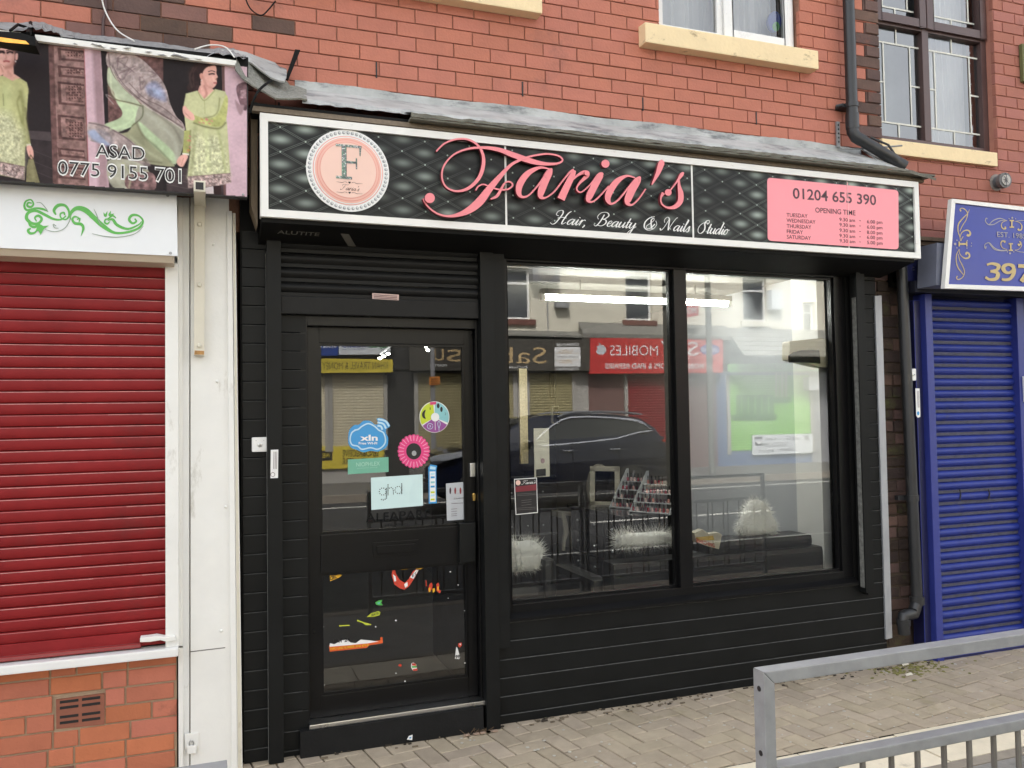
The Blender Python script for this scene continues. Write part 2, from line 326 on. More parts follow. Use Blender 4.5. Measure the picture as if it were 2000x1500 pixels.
# ------------------------------------------------------------------ ground
b = B()
b.box(-60, 90, -60, 60, -.6, -.16, roadm)
tag(b.build('road'), kind='structure')
b = B(); b.box(-40, 60, -2.85, .2, -.15, -.016, jointm); tag(b.build('pavement_base'), kind='structure')
bm = bmesh.new(); W = .105; ang = math.radians(9); ca, sa = math.cos(ang), math.sin(ang)
for i in range(-60, 120):
    for j in range(-50, 60):
        k = (i-j) % 4
        if k == 0: q = (i, j, 2, 1)
        elif k == 3: q = (i, j, 1, 2)
        else: continue
        cx_, cy_ = (q[0]+q[2]/2)*W, (q[1]+q[3]/2)*W
        X, Y = cx_*ca-cy_*sa+.03, cx_*sa+cy_*ca-.3
        if not (-4.8 < X < 9 and -1.1 < Y < .2): continue
        g = .0036; hx, hy = q[2]*W/2-g, q[3]*W/2-g; c = .004
        dz = random.uniform(-.003, .0015); tx, ty = random.uniform(-.012, .012), random.uniform(-.012, .012)
        P = [(-hx, -hy, -.03), (hx, -hy, -.03), (hx, hy, -.03), (-hx, hy, -.03), (-hx, -hy, -c), (hx, -hy, -c), (hx, hy, -c), (-hx, hy, -c), (-hx+c, -hy+c, 0), (hx-c, -hy+c, 0), (hx-c, hy-c, 0), (-hx+c, hy-c, 0)]
        vs = [bm.verts.new((X+x*ca-y*sa, Y+x*sa+y*ca, z+dz+x*tx+y*ty)) for x, y, z in P]
        for f in [(8, 9, 10, 11), (4, 5, 9, 8), (5, 6, 10, 9), (6, 7, 11, 10), (7, 4, 8, 11), (0, 1, 5, 4), (1, 2, 6, 5), (2, 3, 7, 6), (3, 0, 4, 7)]: bm.faces.new([vs[t] for t in f])
for co, no in (((0, -.905, 0), (0, -1, 0)), ((0, .1, 0), (0, 1, 0))):
    bmesh.ops.bisect_plane(bm, geom=bm.verts[:]+bm.edges[:]+bm.faces[:], plane_co=co, plane_no=no, clear_outer=True)
me = bpy.data.meshes.new('block_pavement'); bm.to_mesh(me); bm.free(); me.materials.append(paving)
o = bpy.data.objects.new('block_pavement', me); col.objects.link(o); tag(o, kind='structure')
b = B(); x = -6.3
while x < 12:
    b.box(x+.003, x+.597, -1.262, -.912, -.04, random.uniform(-.002, .002), flagm); x += .6
tag(b.build('flagstone_strip', bevel=.003), kind='structure')
b = B(); x = -6.3
while x < 12:
    b.box(x+.003, x+.91, -1.335, -1.268, -.04, .001, kerbm); x += .915
tag(b.build('edging_strip', bevel=.003), kind='structure')
b = B(); b.box(-40, 60, -2.7, -1.34, -.14, -.002, tarmac); tag(b.build('footway'), kind='structure')
b = B(); x = -12
while x < 26:
    b.box(x+.003, x+.91, -2.85, -2.703, -.2, .002, kerbm); x += .915
tag(b.build('kerb', bevel=.01), kind='structure')
b = B()
for yy, wd in ((-3.15, .1), (-3.35, .1)): b.box(-20, 40, yy-wd/2, yy+wd/2, -.165, -.156, mk('yellow_line', (214, 180, 60), .7, var=.15, vs=12))
for k in range(-3, 12): b.box(k*6, k*6+3.6, -8.25, -8.13, -.165, -.156, linem)
b.box(-20, 40, -12.6, -12.5, -.165, -.156, linem); b.box(-20, 40, -5.6, -5.52, -.165, -.156, linem)
tag(b.build('road_marking'), kind='structure')
b = B(); b.box(-40, 60, -17, -13.6, -.2, 0, mk('far_flags', (104, 101, 96), .85, var=.15, vs=3)); tag(b.build('far_pavement'), kind='structure')
b = B(); x = -12
while x < 30:
    b.box(x+.003, x+.91, -13.597, -13.45, -.2, .004, kerbm); x += .915
tag(b.build('far_kerb'), kind='structure')
# ------------------------------------------------------------------ the salon building
SB = thing('salon_building', 'red brick terrace building with black clad salon shopfront between white pier and blue shop', 'building', (2.1, 2, 0))
WX0, WX1 = -.05, 4.16
h_win1 = (2.60, 3.66, 4.0, 5.3); h_win0 = (.55, 1.6, 4.1, 5.3)
def sp(x, z):
    if x < .12 and z < 3.72-.9*max(0, x): return random.choice((brickd, brickd, brickm, None))
    if x < .36 and z > 3.6 and random.random() < .3: return brickd
    if x > 4.225 or (x > 4.1 and int(z/.0795) % 2): return brickd
    return None
b = B(); bricks(b, -4.6, 4.312, 2.95, 5.3, .06, .2145, .0795, .0055, brick, (h_win1, h_win0), lambda x, z: sp(x, z) if x > -.05 else random.choice((brickd, brickd, brickd, brickm, brickm, brick)))
slab(b, -4.6, 4.31, 2.62, 8.4, .0685, .3, (h_win1, h_win0), mort)
for k in range(12):    # quoin bricks, every other one sooty and proud, by the pipe
    z = 3.43+k*.159
    b.box(4.205, 4.318, .052, .1, z+.004, z+.075, brickd, ch=.004); b.box(4.11, 4.318, .053, .1, z+.0835, z+.1545, brickd, ch=.004)
b.build('brick_wall', SB)
b = B()
for x, y0, y1 in ((735.5, 121, 152), (1021, 160, 188), (1256, 190, 216), (1477.5, 218, 243), (545, 200, 222)):
    p, q = at(x, y1, .058), at(x, y0, .058); b.box(p.x-.004, p.x+.004, .0565, .075, p.z, q.z, ink)
b.build('open_joint', SB)
random.seed(77); b = B()
for k in range(170):
    x, y = random.uniform(.5, 4.6), -abs(random.gauss(0, .025))-(.062 if .42 < x < 1.47 else .004); l = random.uniform(.004, .02); a = random.uniform(0, 3.1); b.box(x-l*abs(math.cos(a)), x+l*abs(math.cos(a)), y-.004-l*.4*abs(math.sin(a)), y+.002, .0005, .003+l*.25, mk('grit', (120, 108, 90), .95, var=.4, vs=90) if k % 3 else mk('grit_dark', (60, 52, 42), .95))
tag(b.build('grit'), 'loose grit and dead leaf bits gathered along foot of the shopfront', 'grit', kind='stuff')
b = B(); b.box(-4.6, .24, .3, 8, 0, 8.4, mort); b.box(4.02, 4.3, .3, 8, 0, 8.4, mort); b.box(.24, 4.02, 5.2, 8, 0, 8.4, mort)
b.box(.24, 4.02, 1.1, 5.2, 2.75, 8.4, mort); b.box(.24, 4.02, .3, 1.1, 5.4, 8.4, mort)
b.build('wall_core', SB)
b = B(); b.prism([(-4.6, -.2, 8.4), (-4.6, 8.2, 8.4), (-4.6, 4, 10.6)], (8.9, 0, 0), mk('roof_slate', (82, 84, 92), .6, var=.2, vs=10)); b.build('roof', SB)
for (x0, x1, zs, nm) in ((2.46, 3.735, 3.885, 'a'), (.3, 1.797, 3.955, 'b')):
    b = B(); n = 28; top = []
    pr = [(-.02, zs), (-.02, zs+.122), (.17, zs+.14), (.17, zs)]
    b.extr(pr, 'x', x0, x1, sillm); s_ = b.build('window_sill', SB, bevel=.008)
def window_upvc(x0, x1, z0, z1, y, parent):
    f = B(); fw = .055
    f.box(x0, x0+fw, y, y+.06, z0, z1, upvc); f.box(x1-fw, x1, y, y+.06, z0, z1, upvc); f.box(x0+fw, x1-fw, y, y+.06, z0, z0+fw, upvc); f.box(x0+fw, x1-fw, y, y+.06, z1-fw, z1, upvc)
    xm = x0+(x1-x0)*.46; f.box(xm-.03, xm+.03, y+.002, y+.06, z0+fw, z1-fw, upvc)
    w_ = f.build('window', parent, bevel=.004)
    s = B(); sx0, sx1, sz0, sz1 = xm+.012, x1-.02, z0+.025, z1-.03; t = .062; yy = y-.018
    s.box(sx0, sx0+t, yy, y-.001, sz0, sz1, upvc); s.box(sx1-t, sx1, yy, y-.001, sz0, sz1, upvc); s.box(sx0+t, sx1-t, yy, y-.001, sz0, sz0+t, upvc); s.box(sx0+t, sx1-t, yy, y-.001, sz1-t, sz1, upvc)
    s.build('sash', w_, bevel=.008)
    for a, c in ((x0+fw, xm-.03), (sx0+t, sx1-t)):
        g = B(); g.add([(a, y+.02, z0+fw), (c, y+.02, z0+fw), (c, y+.02, z1-fw), (a, y+.02, z1-fw)], [(0, 1, 2, 3)], glassu); g.build('pane', w_)
    c = B(); n = 60
    P = [Vector((x0+.06+(x1-x0-.12)*i/n, y+.16+.009*math.sin(i*1.15)+.006*math.sin(i*2.7), 0)) for i in range(n+1)]
    cm = mk('net_curtain', (214, 214, 222), .8, var=.05); q = [v for p in P for v in ((p.x, p.y, z0), (p.x, p.y, z1))]
    c.add(q, [(2*i, 2*i+2, 2*i+3, 2*i+1) for i in range(n)], cm, True); c.build('curtain', w_)
    return w_
w1 = window_upvc(2.606, 3.654, 4.03, 5.25, .115, SB); window_upvc(.6, 1.55, 4.13, 5.25, .115, SB)
b = B(); b.disc(F0(.17), 1513, 42, 13, 20, mk('toy_blue', (60, 90, 190), .5), thick=.02); b.disc(F0(.168), 1516, 52, 7, 9, mk('toy_green', (90, 190, 90), .5), thick=.02)
tag(b.build('toy'), 'blue and green toy behind the white upstairs window', 'toy')
# cladding
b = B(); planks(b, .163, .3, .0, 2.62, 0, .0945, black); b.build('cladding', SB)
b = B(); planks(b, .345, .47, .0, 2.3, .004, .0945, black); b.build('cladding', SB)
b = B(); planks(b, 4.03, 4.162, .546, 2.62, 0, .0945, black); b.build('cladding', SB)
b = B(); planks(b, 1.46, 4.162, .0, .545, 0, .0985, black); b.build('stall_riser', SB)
b = B(); b.box(.155, 4.165, .017, .3, 2.57, 2.8, blackm); b.box(.155, .47, .02, .3, 0, 2.57, blackm); b.box(3.93, 4.165, .024, .3, 0, 2.57, blackm); b.box(1.4, 3.93, .021, .3, 0, .53, blackm); b.box(1.41, 1.49, .022, .2, .53, 2.57, blackm)
b.build('shopfront_carcass', SB)
# shop window frame
f = B(); y0, y1 = .018, .1
f.box(1.487, 1.567, y0, y1, .585, 2.57, blackg); f.box(3.845, 3.93, y0+.01, y1, .585, 2.57, blackg)
f.box(1.567, 3.845, y0, y1, .585, .632, blackg); f.box(1.567, 3.845, y0, y1, 2.535, 2.57, blackg); f.box(2.63, 2.716, y0-.012, y1, .632, 2.535, blackg)
sw = f.build('shop_window', SB, bevel=.004)
f = B(); f.extr([(-.018, .548), (-.018, .562), (.02, .588), (.1, .588), (.1, .548)], 'x', 1.487, 3.935, blackg); f.build('sill', sw)
f = B()
for a, c in ((1.567, 2.63), (2.716, 3.845)):
    for k, (t, yy) in enumerate(((.014, .045), (.007, .055))):
        f.box(a, a+t, yy, GY-.001, .632, 2.535, blackg); f.box(c-t, c, yy, GY-.001, .632, 2.535, blackg); f.box(a+t, c-t, yy, GY-.001, .632, .632+t, blackg); f.box(a+t, c-t, yy, GY-.001, 2.535-t, 2.535, blackg)
f.build('glazing_bead', sw)
for a, c in ((1.567, 2.63), (2.716, 3.845)):
    g = B(); g.box(a, c, GY+.002, GY+.008, .632, 2.535, clear); g.add([(a, GY, .632), (c, GY, .632), (c, GY, 2.535), (a, GY, 2.535)], [(0, 1, 2, 3)], glass); g.build('pane', sw)
# door
DX0, DX1, DZ0, DZ1, DY = .478, 1.378, .155, 2.145, .052
f = B(); f.box(.44, .478, .005, .12, .13, 2.2, blackg); f.box(1.378, 1.41, .01, .12, .13, 2.2, blackg); f.box(.478, 1.378, .008, .12, 2.147, 2.2, blackg)
f.build('door_frame', SB, bevel=.004)
GX0, GX1 = .541, 1.325
f = B(); f.box(DX0+.002, GX0, DY, DY+.05, DZ0, DZ1, blackg); f.box(GX1, DX1-.002, DY, DY+.05, DZ0, DZ1, blackg)
f.box(GX0, GX1, DY, DY+.05, DZ0, .262, blackg); f.box(GX0, GX1, DY-.008, DY+.05, .878, 1.077, blackg); f.box(GX0, GX1, DY, DY+.05, 2.062, DZ1, blackg)
door = f.build('door', SB, bevel=.004)
for z0, z1 in ((.262, .878), (1.077, 2.062)):
    g = B(); g.box(GX0, GX1, DY+.021, DY+.027, z0, z1, clear); g.add([(GX0, DY+.018, z0), (GX1, DY+.018, z0), (GX1, DY+.018, z1), (GX0, DY+.018, z1)], [(0, 1, 2, 3)], glassd); g.build('pane', door)
    f = B()
    for bx in ((GX0, GX0+.012, z0, z1), (GX1-.012, GX1, z0, z1), (GX0+.012, GX1-.012, z0, z0+.012), (GX0+.012, GX1-.012, z1-.012, z1)): f.box(bx[0], bx[1], DY+.004, DY+.0175, bx[2], bx[3], blackg)
    f.build('glazing_bead', door)
f = B(); cvd = F0(DY-.012)
f.plate(cvd, [(728, 1060), (818, 1054), (818, 1083), (729, 1089)], .006, blackg); f.plate(F0(DY-.02), [(736, 1067), (812, 1062), (812, 1077), (737, 1082)], .01, blackg)
f.build('letter_plate', door, bevel=.002)
f = B(); f.plate(F0(DY-.045), [(898, 1023), (929, 1020), (929, 1096), (898, 1101)], .05, black); f.build('push_plate', door, bevel=.004)
f = B(); f.plate(F0(DY-.02), [(918, 905), (929, 904), (929, 931), (919, 932)], .022, steel); f.build('latch', door, bevel=.004)
f = B(); f.lathe(at(926, 966, DY-.012), (0, -1, 0), [(.008, -.02), (.008, 0), (.004, .001)], mk('brass', (214, 180, 110), .3, metal=1, k=1)); f.plate(F0(DY-.012), [(923, 966), (929, 966), (928, 978), (924, 978)], .014, MC['brass']); f.build('lock', door)
f = B(); f.box(.47, 1.41, -.032, .06, .128, .152, steel); f.build('threshold', SB, bevel=.005)
f = B(); f.prism([(.425, -.042, 0), (1.37, -.055, 0), (1.37, -.055, .128), (.425, -.042, .128)], (0, .16, 0), mk('step_black', (32, 32, 32), .7, var=.2, vs=8, bump=.3, bs=60, dirt=((66, 62, 56), .22, 7), spec=.15)); f.build('door_step', SB)
# salon interior shell
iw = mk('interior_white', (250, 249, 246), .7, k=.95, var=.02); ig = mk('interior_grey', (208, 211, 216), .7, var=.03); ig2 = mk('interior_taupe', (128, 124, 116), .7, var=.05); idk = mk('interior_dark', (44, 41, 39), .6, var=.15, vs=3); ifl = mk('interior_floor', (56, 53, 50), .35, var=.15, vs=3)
b = B(); b.box(.25, 4.02, .12, 5.19, .06, .1, ifl); b.build('shop_floor', SB)
b = B(); b.box(.25, 4.02, .12, 5.19, 2.62, 2.66, mk('ceiling_grey', (142, 140, 132), .8, var=.03)); b.build('shop_ceiling', SB)
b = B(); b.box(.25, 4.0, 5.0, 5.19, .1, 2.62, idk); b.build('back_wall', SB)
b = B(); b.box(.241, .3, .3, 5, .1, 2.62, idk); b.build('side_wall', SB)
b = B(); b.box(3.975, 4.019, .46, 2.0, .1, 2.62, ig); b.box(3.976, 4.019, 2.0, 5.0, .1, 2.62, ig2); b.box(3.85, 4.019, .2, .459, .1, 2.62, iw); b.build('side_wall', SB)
b = B(); b.box(1.4, 1.48, .13, 1.1, .1, 2.62, blackm); b.build('draught_screen', SB)
# ------------------------------------------------------------------ black roller shutters
def lathcurtain(b, x0, x1, z0, z1, y, pitch, mat, depth=.014, mat2=None, fl=.16):
    z = z0; n = 6
    while z < z1-.005:
        h = min(pitch, z1-z); P = []
        for i in range(n+1):
            t = i/n; P.append((y-depth*math.sin(math.pi*t)**.7*.9, z+h*fl+h*(.96-fl)*t))
        pr = [(y+.01, z), (y-.002, z), (y-.002, z+h*(fl-.02))]+P+[(y+.01, z+h*.97)]
        o = len(b.v); vs = [(x0, p[0], p[1]) for p in pr]+[(x1, p[0], p[1]) for p in pr]; k = len(pr)
        b.add(vs, [(i, k+i, k+i+1, i+1) for i in range(k-1)], mat, True)
        if mat2: b.box(x0, x1, y-.003, y-.0025, z+.001, z+h*(fl-.03), mat2)
        z += pitch
RS = thing('roller_shutter', 'black roller shutter rolled up above the salon door', 'shutter', (.87, -.02, 2.2))
b = B(); lathcurtain(b, .345, 1.385, 2.292, 2.6, -.016, .074, shutb, .018, fl=.26); b.build('shutter_curtain', RS)
b = B(); b.box(.345, 1.385, -.036, .0, 2.2, 2.289, shutb); b.build('bottom_bar', RS, bevel=.005)
for x0, x1 in ((.277, .345), (1.387, 1.462)):
    b = B(); b.box(x0, x1, -.062, .0, .003, 2.6, black); b.box(x0-.003, x0, -.058, -.01, .003, 2.5, worn) if x0 < 1 else b.box(x1, x1+.0025, -.06, -.05, .003, 2.5, worn); b.build('guide_rail', RS, bevel=.004)
RS2 = thing('roller_shutter', 'black shutter box and side rails framing the salon window', 'shutter', (2.7, -.03, 2.55))
b = B(); b.prism([(.24, -.275, 2.60), (.24, .016, 2.545), (.24, .016, 2.9), (.24, -.275, 2.9)], (3.98, 0, 0), blackm); bx = b.build('shutter_box', RS2, bevel=.006)
b = B(); b.box(1.49, 3.93, -.03, .016, 2.575, 2.6, blackg); b.build('bottom_bar', RS2, bevel=.004)
b = B(); b.box(1.465, 1.53, -.048, .0, .42, 2.57, black); b.box(1.531, 1.533, -.045, -.03, .43, 2.5, worn); b.build('guide_rail', RS2, bevel=.004)
b = B(); b.box(3.945, 3.975, -.065, .0, .5, 2.57, black); b.box(3.978, 4.03, -.045, .0, .48, 2.57, black); b.box(3.942, 3.9445, -.06, -.02, .53, 2.4, worn); b.build('guide_rail', RS2, bevel=.004)
b = B(); cv = F0(-.2, 400, 430, 3.333); b.art(F0(-.28), [(0, 0), (1, 0), (1, 1)], black)
b = B()
for i in range(6):  # pale printed letters and mark on the underside of the shutter box
    pass
def under(x, y): return Vector((x, y, 2.6-(y+.275)*.189-.002))
def utext(b, s, x0, x1, yb, h, mat):
    v, f = tmesh(s, .01); a0 = min(p.x for p in v); a1 = max(p.x for p in v); H = capH()
    b.add([under(x0+(p.x-a0)/(a1-a0)*(x1-x0), yb-p.y/H*h) for p in v], f, mat)
# ------------------------------------------------------------------ the salon sign
SG = thing('shop_sign', "black quilted fascia sign with raised pink Faria's lettering in white frame", 'sign', (2.24, -.28, 2.62))
SY = -.285; x0s, x1s, z0s, z1s = .235, 4.25, 2.622, 3.112
b = B(); b.box(x0s+.01, x1s-.01, SY+.03, .05, z0s+.006, z1s-.004, blackm); b.build('sign_box', SG)
qm = bpy.data.materials.new('quilt_print'); qm.use_nodes = True; nt = qm.node_tree; N = nt.nodes; L = nt.links
def MATH(op, a, c=None, d=None):
    n = N.new('ShaderNodeMath'); n.operation = op
    for i, q in enumerate((a, c, d)):
        if q is None: continue
        if isinstance(q, (int, float)): n.inputs[i].default_value = q
        else: L.new(q, n.inputs[i])
    return n.outputs[0]
tc = N.new('ShaderNodeTexCoord'); sx = N.new('ShaderNodeSeparateXYZ'); L.new(tc.outputs['Object'], sx.inputs[0])
pa, pb = at(786, 364, SY), at(786, 318, SY); qh = (pb-pa).length; pc = at(830, 300, SY); qw = 2*abs(pc.x-pa.x)
U_ = MATH('DIVIDE', MATH('SUBTRACT', sx.outputs[0], pa.x-2.24), qw); V_ = MATH('DIVIDE', MATH('SUBTRACT', sx.outputs[2], pa.z-2.62), qh)
def cell(o):
    fu = MATH('SUBTRACT', MATH('FRACT', MATH('ADD', U_, .5+o)), .5); fv = MATH('SUBTRACT', MATH('FRACT', MATH('ADD', V_, .5+o)), .5)
    d2 = MATH('ADD', MATH('POWER', MATH('MULTIPLY', fu, 1.0), 2), MATH('POWER', MATH('MULTIPLY', fv, 1.15), 2))
    return d2, fu, fv
d0, fu0, fv0 = cell(0); d1, fu1, fv1 = cell(.5)
g0 = MATH('EXPONENT', MATH('MULTIPLY', d0, -34)); g1 = MATH('EXPONENT', MATH('MULTIPLY', d1, -34)); gl = MATH('MAXIMUM', g0, g1)
ln = MATH('ABSOLUTE', MATH('SUBTRACT', MATH('ADD', MATH('ABSOLUTE', fu0), MATH('ABSOLUTE', fv0)), .5))
seam = MATH('LESS_THAN', ln, .018); glint = MATH('MULTIPLY', MATH('LESS_THAN', MATH('ABSOLUTE', MATH('SUBTRACT', ln, .03)), .014), .28)
# studs where the seams cross
def stud(ou, ov):
    a = MATH('SUBTRACT', MATH('FRACT', MATH('ADD', U_, ou)), .5); c = MATH('SUBTRACT', MATH('FRACT', MATH('ADD', V_, ov)), .5)
    return MATH('LESS_THAN', MATH('ADD', MATH('POWER', MATH('MULTIPLY', a, 1.8), 2), MATH('POWER', c, 2)), .0012)
st = MATH('MAXIMUM', stud(0, .5), stud(.5, 0))
nz = N.new('ShaderNodeTexNoise'); nz.inputs['Scale'].default_value = 1.1; L.new(tc.outputs['Object'], nz.inputs['Vector'])
amp = N.new('ShaderNodeMapRange'); amp.inputs['From Min'].default_value = .38; amp.inputs['From Max'].default_value = .62; amp.inputs['To Min'].default_value = .05; amp.inputs['To Max'].default_value = .6; L.new(nz.outputs['Fac'], amp.inputs['Value'])
# the print fades to flat black at both ends of the joined panels, as on the sign
f_ = MATH('MULTIPLY', MATH('ADD', gl, glint), amp.outputs[0]); f_ = MATH('MULTIPLY', f_, MATH('SUBTRACT', 1, MATH('MULTIPLY', seam, .8))); f_ = MATH('ADD', f_, MATH('MULTIPLY', st, .5))
mx = N.new('ShaderNodeMix'); mx.data_type = 'RGBA'; L.new(f_, mx.inputs['Factor']); mx.inputs['A'].default_value = S(30, 31, 32); mx.inputs['B'].default_value = S(222, 238, 226)
L.new(mx.outputs['Result'], N['Principled BSDF'].inputs['Base Color']); N['Principled BSDF'].inputs['Roughness'].default_value = .35; N['Principled BSDF'].inputs['Specular IOR Level'].default_value = .2
fw = .036
b = B(); b.box(x0s+fw*.7, x1s-fw*.7, SY, SY+.028, z0s+fw*.7, z1s-fw*.7, qm)
sj = [at(x, 390, SY).x for x in (988, 1352, 1655)]
b.build('sign_panel', SG)
b = B()
for k, x in enumerate(sj):
    b = B(); b.box(x-(.005 if k < 2 else .002), x+(.005 if k < 2 else .002), SY-.003, SY, z0s+fw, z1s-fw, alu); b.build('joint_strip', SG)
b = B(); e = SY-.014
b.prism([(x0s, e, z0s), (x1s, e, z0s), (x1s-fw, e, z0s+fw), (x0s+fw, e, z0s+fw)], (0, .06, 0), alu); b.prism([(x0s, e, z1s), (x0s+fw, e, z1s-fw), (x1s-fw, e, z1s-fw), (x1s, e, z1s)], (0, .06, 0), alu)
b.prism([(x0s, e+.0008, z0s), (x0s+fw, e+.0008, z0s+fw), (x0s+fw, e+.0008, z1s-fw), (x0s, e+.0008, z1s)], (0, .06, 0), alu); b.prism([(x1s, e+.0008, z0s), (x1s, e+.0008, z1s), (x1s-fw, e+.0008, z1s-fw), (x1s-fw, e+.0008, z0s+fw)], (0, .06, 0), alu)
b.build('sign_frame', SG)
# raised lettering, traced in strokes
cvL = F0(SY, 800, 250, 3.077)
FW = [
 [(150,152,9),(200,105,10),(270,80,10),(340,82,11),(400,118,13),(430,180,18),(428,250,22),(400,318,21),(340,373,18),(270,390,12),(210,366,10),(184,310,10),(195,240,10),(250,175,10),(330,140,12),(420,130,15),(520,142,24),(620,178,32),(720,212,30),(800,227,20),(870,225,13),(903,206,10),(880,180,10),(820,168,10),(760,173,11),(700,186,12),(640,208,16),(590,238,18),(530,302,28),(470,372,40),(410,450,50),(350,500,42),(290,528,26),(220,540,13),(150,522,10),(95,478,10),(72,435,14)],
 [(385,386,8),(400,362,8),(430,350,8),(470,364,9),(520,380,10),(575,379,10),(604,356,10),(590,336,9),(560,340,10),(535,380,15),(510,420,17),(472,438,8)],
 [(825,258,8),(765,250,16),(695,285,34),(650,345,40),(640,395,32),(658,425,16),(700,415,10),(760,350,10),(815,268,10)],
 [(838,255,10),(822,280,40),(798,330,44),(775,390,42),(772,425,26),(800,430,10),(850,395,9),(900,332,9),(945,278,12),(968,268,22)],
 [(975,268,14),(958,300,34),(930,355,40),(890,440,46)],
 [(905,400,6),(960,325,9),(1010,285,18),(1040,283,30),(1045,300,26),(1005,340,14),(985,370,9),(990,392,9),(1015,396,8),(1065,352,8),(1110,292,10)],
 [(1142,285,10),(1124,300,38),(1090,360,42),(1060,420,40),(1052,448,22),(1075,456,10),(1110,432,9),(1175,362,8)],
 [(1330,312,8),(1280,302,14),(1222,335,34),(1180,395,40),(1168,440,32),(1188,468,14),(1230,445,10),(1290,372,10),(1335,315,10)],
 [(1362,306,10),(1345,330,40),(1312,385,46),(1288,440,42),(1285,466,24),(1312,474,10),(1350,440,9),(1392,380,8)],
 [(1498,212,20),(1486,228,36),(1465,285,26),(1428,355,7)],
 [(1620,282,6),(1606,295,22),(1575,340,10),(1535,392,8)],
 [(1590,320,8),(1590,360,18),(1600,410,32),(1596,455,32),(1565,487,24),(1520,492,12),(1486,470,9),(1480,435,10),(1495,405,22)],
]
b = B()
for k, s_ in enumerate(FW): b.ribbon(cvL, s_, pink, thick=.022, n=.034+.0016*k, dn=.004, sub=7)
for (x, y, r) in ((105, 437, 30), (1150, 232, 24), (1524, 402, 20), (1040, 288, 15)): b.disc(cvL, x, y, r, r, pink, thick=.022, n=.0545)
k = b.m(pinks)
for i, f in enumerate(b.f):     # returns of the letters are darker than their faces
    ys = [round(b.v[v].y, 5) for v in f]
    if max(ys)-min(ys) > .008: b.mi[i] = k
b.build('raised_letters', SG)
GL = {'a': (1.0, [[(.78,.85),(.5,1),(.15,.7),(.05,.25),(.25,0),(.55,.3),(.82,1),(.72,.35),(.8,0),(.95,.1),(1.1,.35)]]),
 'i': (.55, [[(.1,.4),(.3,1),(.22,.3),(.35,0),(.6,.35)], [(.38,1.42),(.36,1.3)]]), 'r': (.72, [[(.05,.5),(.28,1),(.18,0)], [(.22,.4),(.5,.98),(.75,.88)]]),
 'e': (.75, [[(.1,.42),(.5,.58),(.6,.85),(.42,1),(.14,.65),(.14,.15),(.42,0),(.85,.4)]]), 'u': (1.05, [[(0,.5),(.22,1),(.14,.3),(.3,0),(.6,.35),(.82,1),(.74,.3),(.85,0),(1.1,.4)]]),
 't': (.55, [[(.38,1.75),(.2,.4),(.3,0),(.6,.35)], [(.05,1.02),(.62,1.06)]]), 'y': (1.0, [[(0,.5),(.22,1),(.14,.3),(.3,0),(.6,.35),(.82,1),(.66,-.5),(.42,-1),(.2,-.9),(.42,-.4),(1.1,.4)]]),
 'l': (.5, [[(0,.4),(.42,1.55),(.46,2.1),(.32,1.9),(.18,.5),(.3,0),(.55,.35)]]), 's': (.7, [[(0,.1),(.42,1.05),(.5,.6),(.55,.2),(.35,0),(.12,.12)]]),
 'd': (1.0, [[(.78,.85),(.5,1),(.15,.7),(.05,.25),(.25,0),(.55,.3),(.82,1),(1.02,2.1),(.9,1.4),(.76,.35),(.82,0),(1.1,.35)]]), 'o': (.85, [[(.5,1),(.15,.75),(.05,.25),(.3,0),(.6,.3),(.65,.8),(.5,1),(.66,.82),(.95,.9)]]),
 'H': (2.0, [[(.45,1.4),(.05,1.6),(.1,2.2),(.6,2.4),(.85,1.9),(.7,1.0),(.45,.1),(.1,-.15),(-.25,.1)], [(1.85,2.35),(1.55,1.9),(1.35,.9),(1.3,.2),(1.45,0),(1.8,.35)], [(.45,1.0),(1,1.2),(1.6,1.1)]]),
 'B': (1.9, [[(.95,2.0),(.75,.7),(.4,-.1),(0,.1)], [(.35,1.1),(.05,1.6),(.4,2.3),(1.2,2.4),(1.65,1.9),(1.3,1.3),(.95,1.2),(1.5,1.05),(1.65,.5),(1.2,0),(.6,.05)]]),
 'N': (2.2, [[(-.1,.25),(.15,-.1),(.5,.5),(.85,2.0)], [(.3,1.3),(.1,1.8),(.4,2.3),(.85,2.0),(1.1,1.0),(1.35,0)], [(1.35,0),(1.6,1.2),(1.95,2.2),(2.2,2.35)]]),
 'S': (1.7, [[(1.35,1.6),(1.6,2.0),(1.4,2.35),(1.0,2.2),(.85,1.7),(1.1,1.1),(1.15,.5),(.75,-.05),(.2,.1),(-.05,.8),(.2,1.5),(.8,1.9),(1.5,1.75)]]),
 '&': (2.0, [[(1.6,1.0),(1.2,.25),(.7,.1),(.45,.5),(.8,1.0),(1.2,1.6),(1.05,2.0),(.8,1.7),(1.0,1.0),(1.4,.2),(1.75,.15)], [(1.1,2.3),(.4,2.0),(0,1.2),(.2,.3),(.9,-.15),(1.6,.1),(1.9,.9),(1.5,1.6)]]),
 ',': (.3, [[(.15,.15),(.18,-.1),(.02,-.35)]]), "'": (.4, [[(.4,2.1),(.3,1.6)]]), 'F': (1.7, [[(-.1,.3),(.2,-.1),(.6,.5),(1.0,2.0)], [(.2,1.5),(.1,2.1),(.8,2.3),(1.4,2.1),(2.0,2.3)], [(.5,1.1),(1.1,1.2)]])}
